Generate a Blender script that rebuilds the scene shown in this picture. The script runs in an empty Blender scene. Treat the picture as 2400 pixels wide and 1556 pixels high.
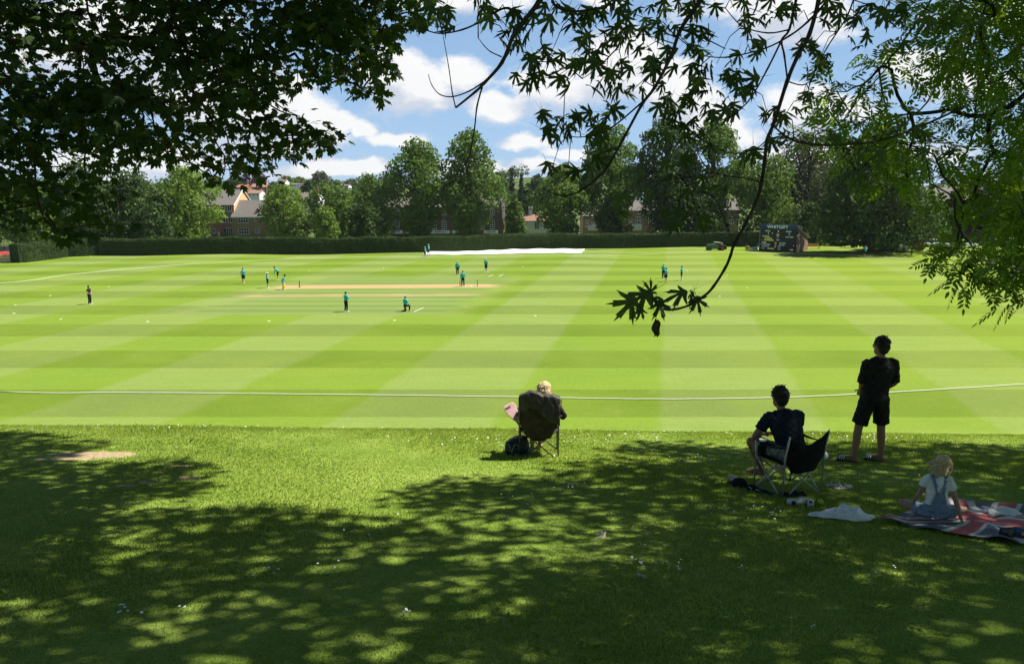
import bpy, bmesh, math, random
import numpy as np
from mathutils import Vector, Matrix

random.seed(7)
rng = np.random.default_rng(11)
R = math.radians
SC = bpy.context.scene
COL = SC.collection

# ------------------------------------------------------------------ camera
F = 1850.0                    # focal length in pixels of a 2400 px wide picture
PITCH = R(10.14)
cam = bpy.data.cameras.new("camera")
cam.sensor_width = 36.0
cam.lens = F / 2400.0 * 36.0
cam.clip_start = 0.05
cam.clip_end = 6000.0
camo = bpy.data.objects.new("camera", cam)
camo.rotation_euler = (math.pi / 2 - PITCH, 0, 0)
COL.objects.link(camo)
SC.camera = camo

# ------------------------------------------------------------------ exposure
SC.view_settings.view_transform = 'Standard'
SC.view_settings.look = 'None'
SC.view_settings.exposure = 0.95
SC.view_settings.gamma = 1.0
SC.cycles.max_bounces = 8
SC.cycles.diffuse_bounces = 4
SC.cycles.transmission_bounces = 6
SC.cycles.sample_clamp_indirect = 6.0

# ------------------------------------------------------------------ sun and sky
SUN_EL, SUN_AZ = R(57), R(15)      # azimuth measured from +X towards +Y
SUNV = Vector((math.cos(SUN_EL) * math.cos(SUN_AZ), math.cos(SUN_EL) * math.sin(SUN_AZ), math.sin(SUN_EL)))
sl = bpy.data.lights.new("sun", 'SUN')
sl.energy = 5.0
sl.angle = R(0.6)
sl.color = (1.0, 0.955, 0.86)
so = bpy.data.objects.new("sun", sl)
so.rotation_euler = (-SUNV).to_track_quat('-Z', 'Y').to_euler()
COL.objects.link(so)


class NT:
    """small node-tree writer"""
    def __init__(self, tree):
        self.t = tree
        self.n = tree.nodes
        self.l = tree.links

    def node(self, typ, **kw):
        n = self.n.new(typ)
        for k, v in kw.items():
            setattr(n, k, v)
        return n

    def put(self, sock, v):
        if hasattr(v, "is_output"):
            self.l.new(v, sock)
        elif v is not None:
            if isinstance(v, (tuple, list)) and len(v) == 3 and sock.type == 'RGBA':
                v = (*v, 1.0)
            sock.default_value = v

    def math(self, op, a, b=None, c=None, clamp=False):
        n = self.node("ShaderNodeMath", operation=op, use_clamp=clamp)
        self.put(n.inputs[0], a)
        self.put(n.inputs[1], b)
        self.put(n.inputs[2], c)
        return n.outputs[0]

    def vmath(self, op, a, b=None, scale=None):
        n = self.node("ShaderNodeVectorMath", operation=op)
        self.put(n.inputs[0], a)
        if b is not None:
            self.put(n.inputs[1], b)
        if scale is not None:
            self.put(n.inputs["Scale"], scale)
        return n.outputs["Value"] if op in ("LENGTH", "DOT_PRODUCT") else n.outputs[0]

    def noise(self, vec, scale, detail=4, rough=0.55, dist=0.0, col=False):
        n = self.node("ShaderNodeTexNoise")
        self.put(n.inputs["Vector"], vec)
        n.inputs["Scale"].default_value = scale
        n.inputs["Detail"].default_value = detail
        n.inputs["Roughness"].default_value = rough
        n.inputs["Distortion"].default_value = dist
        return n.outputs["Color"] if col else n.outputs[0]

    def smooth(self, v, lo, hi, a=0.0, b=1.0, typ='SMOOTHSTEP'):
        n = self.node("ShaderNodeMapRange", interpolation_type=typ)
        self.put(n.inputs[0], v)
        for i, q in enumerate((lo, hi, a, b)):
            self.put(n.inputs[1 + i], q)
        return n.outputs[0]

    def mix(self, fac, a, b, blend='MIX'):
        n = self.node("ShaderNodeMix", data_type='RGBA', blend_type=blend)
        self.put(n.inputs[0], fac)
        self.put(n.inputs[6], a)
        self.put(n.inputs[7], b)
        return n.outputs[2]

    def xyz(self, v):
        n = self.node("ShaderNodeSeparateXYZ")
        self.put(n.inputs[0], v)
        return n.outputs

    def comb(self, x=0.0, y=0.0, z=0.0):
        n = self.node("ShaderNodeCombineXYZ")
        for i, q in enumerate((x, y, z)):
            self.put(n.inputs[i], q)
        return n.outputs[0]


def cloud_group():
    g = bpy.data.node_groups.new("cloud_density", 'ShaderNodeTree')
    g.interface.new_socket("Vector", in_out='INPUT', socket_type='NodeSocketVector')
    g.interface.new_socket("Density", in_out='OUTPUT', socket_type='NodeSocketFloat')
    t = NT(g)
    gi = t.node("NodeGroupInput")
    go = t.node("NodeGroupOutput")
    p = gi.outputs[0]                                   # (azimuth tangent, elevation tangent, 0)
    wob = t.vmath('SCALE', t.vmath('SUBTRACT', t.noise(p, 9, 5, 0.6, col=True), (0.5, 0.5, 0.5)), scale=0.055)
    q = t.vmath('ADD', p, wob)
    # heaps of cumulus: (az, el, half width, half height) in tangents, as the sky over the ground shows them
    px = [(1005, 232, 135, 66), (1090, 205, 75, 62), (925, 195, 95, 58), (1150, 265, 90, 40), (1290, 225, 130, 62),
          (1420, 185, 140, 85), (1570, 215, 120, 70), (1215, 335, 80, 20), (955, 325, 90, 20), (800, 298, 55, 27),
          (1325, 358, 70, 17), (870, 305, 40, 20), (1770, 60, 190, 70), (1870, 270, 150, 55), (2160, 195, 160, 60),
          (1090, 20, 190, 36), (1390, 15, 60, 40), (700, 330, 130, 50), (760, 395, 160, 22), (1200, 392, 200, 22),
          (560, 250, 190, 90), (300, 120, 300, 120), (860, 392, 70, 18), (1950, 360, 250, 40), (2380, 60, 200, 90),
          (1680, 300, 130, 60), (330, 380, 260, 40)]
    best = None
    for (x, y, w, h) in px:
        c = ((x - 1200) / F, (447 - y) / F, 0)
        d = t.vmath('SUBTRACT', q, c)
        d = t.vmath('MULTIPLY', d, (F / w, F / h, 0))
        v = t.math('SUBTRACT', 1.0, t.vmath('LENGTH', d))
        best = v if best is None else t.math('SMOOTH_MAX', best, v, 0.15)
    stretched = t.vmath('MULTIPLY', p, (1.0, 1.9, 1.0))
    n1 = t.noise(stretched, 9.5, 9, 0.62)
    n2 = t.noise(stretched, 2.3, 3, 0.5)
    d = t.math('ADD', t.math('MAXIMUM', best, -0.6), t.math('MULTIPLY', t.math('SUBTRACT', n1, 0.5), 2.7))
    d = t.math('ADD', d, t.math('MULTIPLY', t.math('SUBTRACT', n2, 0.40), 1.3))
    t.l.new(d, go.inputs[0])
    return g


def build_world():
    w = bpy.data.worlds.new("World")
    SC.world = w
    w.use_nodes = True
    t = NT(w.node_tree)
    t.n.clear()
    out = t.node("ShaderNodeOutputWorld")
    bg = t.node("ShaderNodeBackground")
    bg.inputs[1].default_value = 0.031
    sky = t.node("ShaderNodeTexSky", sky_type='NISHITA')
    sky.sun_disc = False
    sky.sun_elevation = SUN_EL
    sky.sun_rotation = R(90) - SUN_AZ
    sky.air_density = 1.0
    sky.dust_density = 0.3
    sky.ozone_density = 2.2
    tc = t.node("ShaderNodeTexCoord")
    x, y, z = t.xyz(tc.outputs["Generated"])[:3]
    ay = t.math('MAXIMUM', t.math('ABSOLUTE', y), 0.25)
    p = t.comb(t.math('DIVIDE', x, ay), t.math('DIVIDE', z, ay), 0.0)
    g = cloud_group()

    def dens(vec):
        n = t.node("ShaderNodeGroup")
        n.node_tree = g
        t.put(n.inputs[0], vec)
        return n.outputs[0]
    d0 = dens(p)
    d1 = dens(t.vmath('ADD', p, (0.008, 0.030, 0.0)))
    cover = t.smooth(d0, -0.08, 0.52)
    lit = t.smooth(t.math('SUBTRACT', d0, d1), -0.45, 0.42)
    thick = t.smooth(d0, 0.1, 1.1)
    lit = t.math('SUBTRACT', lit, t.math('MULTIPLY', thick, 0.12), clamp=True)
    ccol = t.mix(lit, (10.6, 11.6, 13.4), (16.6, 16.6, 16.5))
    # the thin white veil of the lower sky
    veil = t.smooth(t.math('ABSOLUTE', t.math('DIVIDE', z, ay)), 0.0, 0.30, 0.66, 0.46)
    veil = t.math('MULTIPLY', veil, t.smooth(z, 0.26, 0.42, 1.0, 0.0))
    skyc = t.mix(1.0, sky.outputs[0], (0.92, 1.02, 1.16), 'MULTIPLY')
    skyc = t.mix(veil, skyc, (7.6, 12.2, 18.6))
    high = t.smooth(z, 0.24, 0.42)                       # broken cloud thins out overhead
    cover = t.math('MULTIPLY', cover, t.math('SUBTRACT', 1.0, t.math('MULTIPLY', high, 0.96)))
    colr = t.mix(cover, skyc, ccol)
    t.put(bg.inputs[0], colr)
    t.l.new(bg.outputs[0], out.inputs[0])


build_world()

# ------------------------------------------------------------------ projection helpers
CP_, SP_ = math.cos(PITCH), math.sin(PITCH)


def ray(px, py):
    xc, yc = (px - 1200.0) / F, -(py - 778.0) / F
    return np.array([xc, CP_ + yc * SP_, -SP_ + yc * CP_])


def at(px, py, Y):
    """the point at distance Y (metres along +Y) that is seen in direction (px, py)"""
    d = ray(px, py)
    return d * (Y / d[1])


_prof = np.array([(-40, 1.5), (-12, 0.2), (-4, -0.95), (0, -1.75), (2.5, -2.36), (4.3, -2.8), (7.55, -3.31), (9.1, -3.56), (10.5, -3.74), (11.1, -3.84),
                  (12.9, -4.04), (13.7, -4.23), (15, -4.72), (20, -6.45), (26, -8.5), (30, -9.75), (33, -10.4), (36, -10.55), (60, -10.55), (4000, -10.55)])
_yy = np.arange(-45, 160, 0.1)
_zz = np.interp(_yy, _prof[:, 0], _prof[:, 1])
_k = np.ones(11) / 11
_zz = np.convolve(np.pad(_zz, 5, mode='edge'), _k, mode='valid')


def sstep(v, a, b):
    t = np.clip((np.asarray(v, float) - a) / (b - a), 0, 1)
    return t * t * (3 - 2 * t)


def hz(x, y):
    x = np.asarray(x, float)
    y = np.asarray(y, float)
    z = np.interp(y, _yy, _zz)
    near = 1 - sstep(y, 14, 24)
    z = z - near * 0.010 * np.clip(x, -12, 12) * sstep(y, 4, 12)
    # soft roll of the outfield
    z = z + sstep(y, 95, 125) * (0.10 * np.sin(x * 0.11 + 1.0) + 0.07 * np.sin(x * 0.23) + 0.05 * np.sin(y * 0.2))
    # the street behind the hedge lies lower, the hill rises beyond
    z = z - 2.9 * sstep(y, 158, 180) * sstep(x, -42, -30) * (1 - sstep(y, 215, 260))
    z = z + sstep(y, 225, 560) * (16.0 + 5.0 * np.sin(x * 0.011 + 0.6))
    z = z - sstep(y, 900, 2500) * 30.0
    return z


def G(px, py):
    """where the line of sight (px, py) meets the ground"""
    d = ray(px, py)
    ts = np.concatenate([np.arange(1.0, 60, 0.02), np.arange(60, 900, 0.1)])
    P = d[None, :] * ts[:, None]
    below = P[:, 2] < hz(P[:, 0], P[:, 1])
    i = int(np.argmax(below)) if below.any() else len(ts) - 1
    return Vector(P[i])


# ------------------------------------------------------------------ object helpers
def tag(o, label=None, cat=None, group=None, kind=None):
    if label:
        o["label"] = label
    if cat:
        o["category"] = cat
    if group:
        o["group"] = group
    if kind:
        o["kind"] = kind
    return o


def empty(name, loc=(0, 0, 0), rz=0.0):
    o = bpy.data.objects.new(name, None)
    o.empty_display_size = 0.2
    o.location = loc
    o.rotation_euler = (0, 0, rz)
    COL.objects.link(o)
    return o


def link(name, me, parent=None, mat=None):
    o = bpy.data.objects.new(name, me)
    COL.objects.link(o)
    if parent is not None:
        o.parent = parent
    if mat is not None:
        me.materials.clear()
        me.materials.append(mat)
    return o


def kids(o):
    return [c for c in bpy.data.objects if c.parent == o]


def copy_tree(o, parent=None):
    c = o.copy()
    COL.objects.link(c)
    c.parent = parent
    for ch in kids(o):
        copy_tree(ch, c)
    return c


def np_mesh(name, V, loops, starts, totals, smooth=False):
    me = bpy.data.meshes.new(name)
    V = np.ascontiguousarray(V, dtype=np.float32)
    me.vertices.add(len(V))
    me.vertices.foreach_set("co", V.ravel())
    me.loops.add(len(loops))
    me.loops.foreach_set("vertex_index", np.ascontiguousarray(loops, dtype=np.int32))
    me.polygons.add(len(starts))
    me.polygons.foreach_set("loop_start", np.ascontiguousarray(starts, dtype=np.int32))
    me.polygons.foreach_set("loop_total", np.ascontiguousarray(totals, dtype=np.int32))
    if smooth:
        me.polygons.foreach_set("use_smooth", np.ones(len(starts), dtype=bool))
    me.update(calc_edges=True)
    return me


def scatter_mesh(name, tv, tf, pos, rot, scale):
    """template (tv verts, tf faces) set down at pos with rotation matrices and scales, all in ONE mesh (leaves of a crown, blades of a lawn)"""
    tv = np.asarray(tv, float)
    N, k = len(pos), len(tv)
    sc = np.asarray(scale, float)
    V = np.einsum('nij,kj->nki', rot, tv) * sc[:, None, None] + np.asarray(pos)[:, None, :]
    lp, tot = [], []
    for f in tf:
        lp += list(f)
        tot.append(len(f))
    lp = np.array(lp)
    loops = (lp[None, :] + (np.arange(N) * k)[:, None]).ravel()
    totals = np.tile(np.array(tot), N)
    starts = np.concatenate([[0], np.cumsum(totals)[:-1]])
    return np_mesh(name, V.reshape(-1, 3), loops, starts, totals)


def join_np(parts):
    """[(V, loops, totals)] -> one"""
    V, L, T, o = [], [], [], 0
    for v, l, t in parts:
        V.append(v)
        L.append(np.asarray(l) + o)
        T.append(t)
        o += len(v)
    T = np.concatenate(T)
    return np.concatenate(V), np.concatenate(L), np.concatenate([[0], np.cumsum(T)[:-1]]), T


def basis(axis_y, normal):
    """rotation matrices whose local Y runs along axis_y and local Z near normal"""
    y = axis_y / np.linalg.norm(axis_y, axis=-1, keepdims=True)
    x = np.cross(y, normal)
    x = x / (np.linalg.norm(x, axis=-1, keepdims=True) + 1e-9)
    z = np.cross(x, y)
    return np.stack([x, y, z], axis=-1)


class MB:
    """collects simple solids and links them as ONE mesh object"""
    def __init__(self):
        self.v, self.f = [], []

    def add(self, vs, fs):
        o = len(self.v)
        self.v += [tuple(map(float, q)) for q in vs]
        self.f += [tuple(i + o for i in f) for f in fs]
        return self

    def box(self, c, s, rz=0.0, rot=None, taper=1.0):
        m = rot if rot is not None else Matrix.Rotation(rz, 3, 'Z')
        vs = []
        for z in (-.5, .5):
            k = taper if z > 0 else 1.0
            for x, y in ((-.5, -.5), (.5, -.5), (.5, .5), (-.5, .5)):
                vs.append(Vector(c) + m @ Vector((x * s[0] * k, y * s[1] * k, z * s[2])))
        return self.add(vs, [(3, 2, 1, 0), (4, 5, 6, 7), (0, 1, 5, 4), (1, 2, 6, 5), (2, 3, 7, 6), (3, 0, 4, 7)])

    def loft(self, rings, n=14, cap=True):
        """rings: (centre, u vector, v vector)"""
        vs, fs = [], []
        for c, u, v in rings:
            c, u, v = Vector(c), Vector(u), Vector(v)
            for i in range(n):
                a = 2 * math.pi * i / n
                vs.append(c + u * math.cos(a) + v * math.sin(a))
        for r in range(len(rings) - 1):
            for i in range(n):
                j = (i + 1) % n
                fs.append((r * n + i, r * n + j, (r + 1) * n + j, (r + 1) * n + i))
        if cap:
            fs.append(tuple(reversed(range(n))))
            fs.append(tuple((len(rings) - 1) * n + i for i in range(n)))
        return self.add(vs, fs)

    def cone(self, a, b, ra, rb=None, n=10):
        a, b = Vector(a), Vector(b)
        rb = ra if rb is None else rb
        d = (b - a).normalized()
        u = d.orthogonal().normalized()
        v = d.cross(u)
        return self.loft([(a, u * ra, v * ra), (b, u * rb, v * rb)], n)

    def tube(self, pts, rs, n=8):
        pts = [Vector(p) for p in pts]
        if not hasattr(rs, '__len__'):
            rs = [rs] * len(pts)
        rings = []
        u = None
        for i, p in enumerate(pts):
            d = (pts[min(i + 1, len(pts) - 1)] - pts[max(i - 1, 0)]).normalized()
            if u is None:
                u = d.orthogonal().normalized()
            else:
                u = (u - d * u.dot(d)).normalized()
            v = d.cross(u)
            rings.append((p, u * rs[i], v * rs[i]))
        return self.loft(rings, n)

    def capsule(self, a, b, ra, rb=None, n=12):
        a, b = Vector(a), Vector(b)
        rb = ra if rb is None else rb
        d = (b - a)
        d = d.normalized() if d.length > 1e-6 else Vector((0, 0, 1))
        u = d.orthogonal().normalized()
        v = d.cross(u)
        rings = []
        for t in (-82, -50, -20, 0):
            c, s = math.cos(R(t)), math.sin(R(t))
            rings.append((a + d * ra * s, u * ra * c, v * ra * c))
        for t in (0, 20, 50, 82):
            c, s = math.cos(R(t)), math.sin(R(t))
            rings.append((b + d * rb * s, u * rb * c, v * rb * c))
        return self.loft(rings, n)

    def ball(self, c, r, rot=None, n=14, m=9):
        rr = (r, r, r) if not hasattr(r, '__len__') else r
        q = rot if rot is not None else Matrix.Identity(3)
        rings = []
        for i in range(m):
            t = -math.pi / 2 + math.pi * (i + 0.25) / (m - 0.5)
            rings.append((Vector(c) + q @ Vector((0, 0, rr[2] * math.sin(t))), q @ Vector((rr[0] * math.cos(t), 0, 0)), q @ Vector((0, rr[1] * math.cos(t), 0))))
        return self.loft(rings, n)

    def grid(self, P):
        """P[i][j] points -> open sheet"""
        h, w = len(P), len(P[0])
        vs = [p for row in P for p in row]
        fs = [(i * w + j, i * w + j + 1, (i + 1) * w + j + 1, (i + 1) * w + j) for i in range(h - 1) for j in range(w - 1)]
        return self.add(vs, fs)

    def sheet(self, P, th):
        """sheet with thickness th (downwards along its normal, roughly)"""
        h, w = len(P), len(P[0])
        Pn = np.array([[tuple(p) for p in row] for row in P], float)
        du = np.gradient(Pn, axis=1)
        dv = np.gradient(Pn, axis=0)
        nn = np.cross(du, dv)
        nn /= np.linalg.norm(nn, axis=2, keepdims=True) + 1e-9
        Q = Pn - nn * th
        vs = list(Pn.reshape(-1, 3)) + list(Q.reshape(-1, 3))
        o = h * w
        fs = []
        for i in range(h - 1):
            for j in range(w - 1):
                a, b, c, d = i * w + j, i * w + j + 1, (i + 1) * w + j + 1, (i + 1) * w + j
                fs.append((a, b, c, d))
                fs.append((d + o, c + o, b + o, a + o))
        edge = [(0 * w + j, 0 * w + j + 1) for j in range(w - 1)] + [(i * w + w - 1, (i + 1) * w + w - 1) for i in range(h - 1)] + \
               [((h - 1) * w + j + 1, (h - 1) * w + j) for j in range(w - 1)] + [((i + 1) * w, i * w) for i in range(h - 1)]
        for a, b in edge:
            fs.append((b, a, a + o, b + o))
        return self.add(vs, fs)

    def prism(self, outline, y0, y1):
        """outline (x, z) points extruded along y"""
        n = len(outline)
        vs = [(x, y0, z) for x, z in outline] + [(x, y1, z) for x, z in outline]
        fs = [tuple(range(n)), tuple(reversed(range(n, 2 * n)))] + [(i, i + n, (i + 1) % n + n, (i + 1) % n) for i in range(n)]
        return self.add(vs, fs)

    def mesh(self, name):
        me = bpy.data.meshes.new(name)
        me.from_pydata(self.v, [], self.f)
        me.update()
        return me

    def build(self, name, mat, parent=None, smooth=None, bevel=0.0):
        me = self.mesh(name)
        if bevel:
            bm = bmesh.new()
            bm.from_mesh(me)
            bmesh.ops.recalc_face_normals(bm, faces=bm.faces)
            bmesh.ops.bevel(bm, geom=[e for e in bm.edges if e.calc_face_angle(0) > 0.6], offset=bevel, segments=2, affect='EDGES', profile=0.5)
            bm.to_mesh(me)
            bm.free()
        if smooth:
            me.polygons.foreach_set("use_smooth", np.ones(len(me.polygons), dtype=bool))
        return link(name, me, parent, mat)

    def fused(self, name, mat, parent=None, voxel=0.012, smooth=4, jitter=0.0):
        """the solids melted into one continuous skin"""
        me = self.mesh(name)
        tmp = bpy.data.objects.new("tmp_fuse", me)
        COL.objects.link(tmp)
        m = tmp.modifiers.new("r", 'REMESH')
        m.mode = 'VOXEL'
        m.voxel_size = voxel
        m.use_smooth_shade = True
        if smooth:
            s = tmp.modifiers.new("s", 'SMOOTH')
            s.factor = 0.5
            s.iterations = smooth
        dg = bpy.context.evaluated_depsgraph_get()
        out = bpy.data.meshes.new_from_object(tmp.evaluated_get(dg))
        bpy.data.objects.remove(tmp)
        bpy.data.meshes.remove(me)
        out.name = name
        if jitter:
            n = len(out.vertices)
            co = np.empty(n * 3, np.float32)
            out.vertices.foreach_get("co", co)
            co = co.reshape(-1, 3)
            w = np.sin(co @ np.array([[61, 37, -45], [-33, 71, 29], [48, -27, 66]]).T * 1.3 + np.array([0.3, 1.7, 2.9]))
            co += w * jitter
            out.vertices.foreach_set("co", co.ravel())
            out.update()
        out.polygons.foreach_set("use_smooth", np.ones(len(out.polygons), dtype=bool))
        return link(name, out, parent, mat)


# ------------------------------------------------------------------ materials
MATS = {}


def mat(name, col, rough=0.7, var=0.12, scale=6.0, spec=0.3, metal=0.0, bump=0.0, bscale=40.0):
    """Principled surface whose colour wanders a little with a noise of its own"""
    if name in MATS:
        return MATS[name]
    m = bpy.data.materials.new(name)
    m.use_nodes = True
    t = NT(m.node_tree)
    b = t.n["Principled BSDF"]
    tc = t.node("ShaderNodeTexCoord")
    n = t.noise(tc.outputs["Object"], scale, 5, 0.6)
    lo = tuple(c * (1 - var) for c in col)
    hi = tuple(min(1.0, c * (1 + var)) for c in col)
    t.put(b.inputs["Base Color"], t.mix(t.smooth(n, 0.3, 0.7), lo, hi))
    b.inputs["Roughness"].default_value = rough
    b.inputs["Specular IOR Level"].default_value = spec
    b.inputs["Metallic"].default_value = metal
    if bump:
        bn = t.node("ShaderNodeBump")
        bn.inputs["Strength"].default_value = bump
        bn.inputs["Distance"].default_value = 0.02
        t.put(bn.inputs["Height"], t.noise(tc.outputs["Object"], bscale, 4, 0.6))
        t.l.new(bn.outputs[0], b.inputs["Normal"])
    MATS[name] = m
    return m


def leaf_mat(name, a, b_, trans=0.35, tcol=None, rough=0.5, spec=0.25, patch=0.3, pscale=0.5):
    """thin leaf: colour differs from leaf to leaf, part of the light passes through"""
    m = bpy.data.materials.new(name)
    m.use_nodes = True
    t = NT(m.node_tree)
    b = t.n["Principled BSDF"]
    out = t.n["Material Output"]
    geo = t.node("ShaderNodeNewGeometry")
    tc = t.node("ShaderNodeTexCoord")
    big = t.smooth(t.noise(tc.outputs["Object"], pscale, 4, 0.6), 0.3, 0.7)
    r = t.math('ADD', t.math('MULTIPLY', geo.outputs["Random Per Island"], 1 - patch), t.math('MULTIPLY', big, patch))
    col = t.mix(r, a, b_)
    t.put(b.inputs["Base Color"], col)
    b.inputs["Roughness"].default_value = rough
    b.inputs["Specular IOR Level"].default_value = spec
    tr = t.node("ShaderNodeBsdfTranslucent")
    t.put(tr.inputs[0], t.mix(1.0, col, tcol or (1.9, 1.75, 0.9), 'MULTIPLY'))
    mx = t.node("ShaderNodeMixShader")
    mx.inputs[0].default_value = trans
    t.l.new(b.outputs[0], mx.inputs[1])
    t.l.new(tr.outputs[0], mx.inputs[2])
    t.l.new(mx.outputs[0], out.inputs[0])
    MATS[name] = m
    return m


def brick_mat(name, c1, c2, mortar=(0.35, 0.32, 0.28), scale=1.0):
    m = bpy.data.materials.new(name)
    m.use_nodes = True
    t = NT(m.node_tree)
    b = t.n["Principled BSDF"]
    tc = t.node("ShaderNodeTexCoord")
    x, y, z = t.xyz(tc.outputs["Object"])[:3]
    v = t.comb(t.math('ADD', x, y), z, 0.0)
    bt = t.node("ShaderNodeTexBrick")
    t.put(bt.inputs["Vector"], v)
    t.put(bt.inputs["Color1"], c1)
    t.put(bt.inputs["Color2"], c2)
    t.put(bt.inputs["Mortar"], mortar)
    bt.inputs["Scale"].default_value = 1.0
    bt.inputs["Brick Width"].default_value = 0.225 * scale
    bt.inputs["Row Height"].default_value = 0.075 * scale
    bt.inputs["Mortar Size"].default_value = 0.012 * scale
    n = t.noise(tc.outputs["Object"], 0.9, 5, 0.6)
    col = t.mix(t.smooth(n, 0.3, 0.7, 0.0, 0.3), bt.outputs[0], tuple(c * 0.6 for c in c1))
    t.put(b.inputs["Base Color"], col)
    b.inputs["Roughness"].default_value = 0.9
    b.inputs["Specular IOR Level"].default_value = 0.2
    MATS[name] = m
    return m


def tile_mat(name, c1, c2):
    m = bpy.data.materials.new(name)
    m.use_nodes = True
    t = NT(m.node_tree)
    b = t.n["Principled BSDF"]
    tc = t.node("ShaderNodeTexCoord")
    x, y, z = t.xyz(tc.outputs["Object"])[:3]
    w = t.math('PINGPONG', t.math('MULTIPLY', z, 5.0), 1.0)
    n = t.noise(tc.outputs["Object"], 3.0, 5, 0.65)
    col = t.mix(t.smooth(n, 0.3, 0.7), c1, c2)
    col = t.mix(t.math('MULTIPLY', w, 0.25), col, tuple(c * 0.6 for c in c1))
    t.put(b.inputs["Base Color"], col)
    b.inputs["Roughness"].default_value = 0.8
    b.inputs["Specular IOR Level"].default_value = 0.25
    MATS[name] = m
    return m
# ------------------------------------------------------------------ ground
def ell(t, X, Y, cx, cy, rx, ry, lo=0.6, hi=1.25):
    d = t.vmath('LENGTH', t.comb(t.math('DIVIDE', t.math('SUBTRACT', X, cx), rx), t.math('DIVIDE', t.math('SUBTRACT', Y, cy), ry), 0.0))
    return d


DIRT = []
for (px, py, rx, ry) in ((225, 1066, 0.68, 0.27), (150, 1076, 0.5, 0.12), (442, 1120, 0.17, 0.09), (345, 1132, 0.14, 0.07), (300, 1139, 0.16, 0.06), (420, 1092, 0.2, 0.06)):
    g = G(px, py)
    DIRT.append((g.x, g.y, rx, ry))


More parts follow.
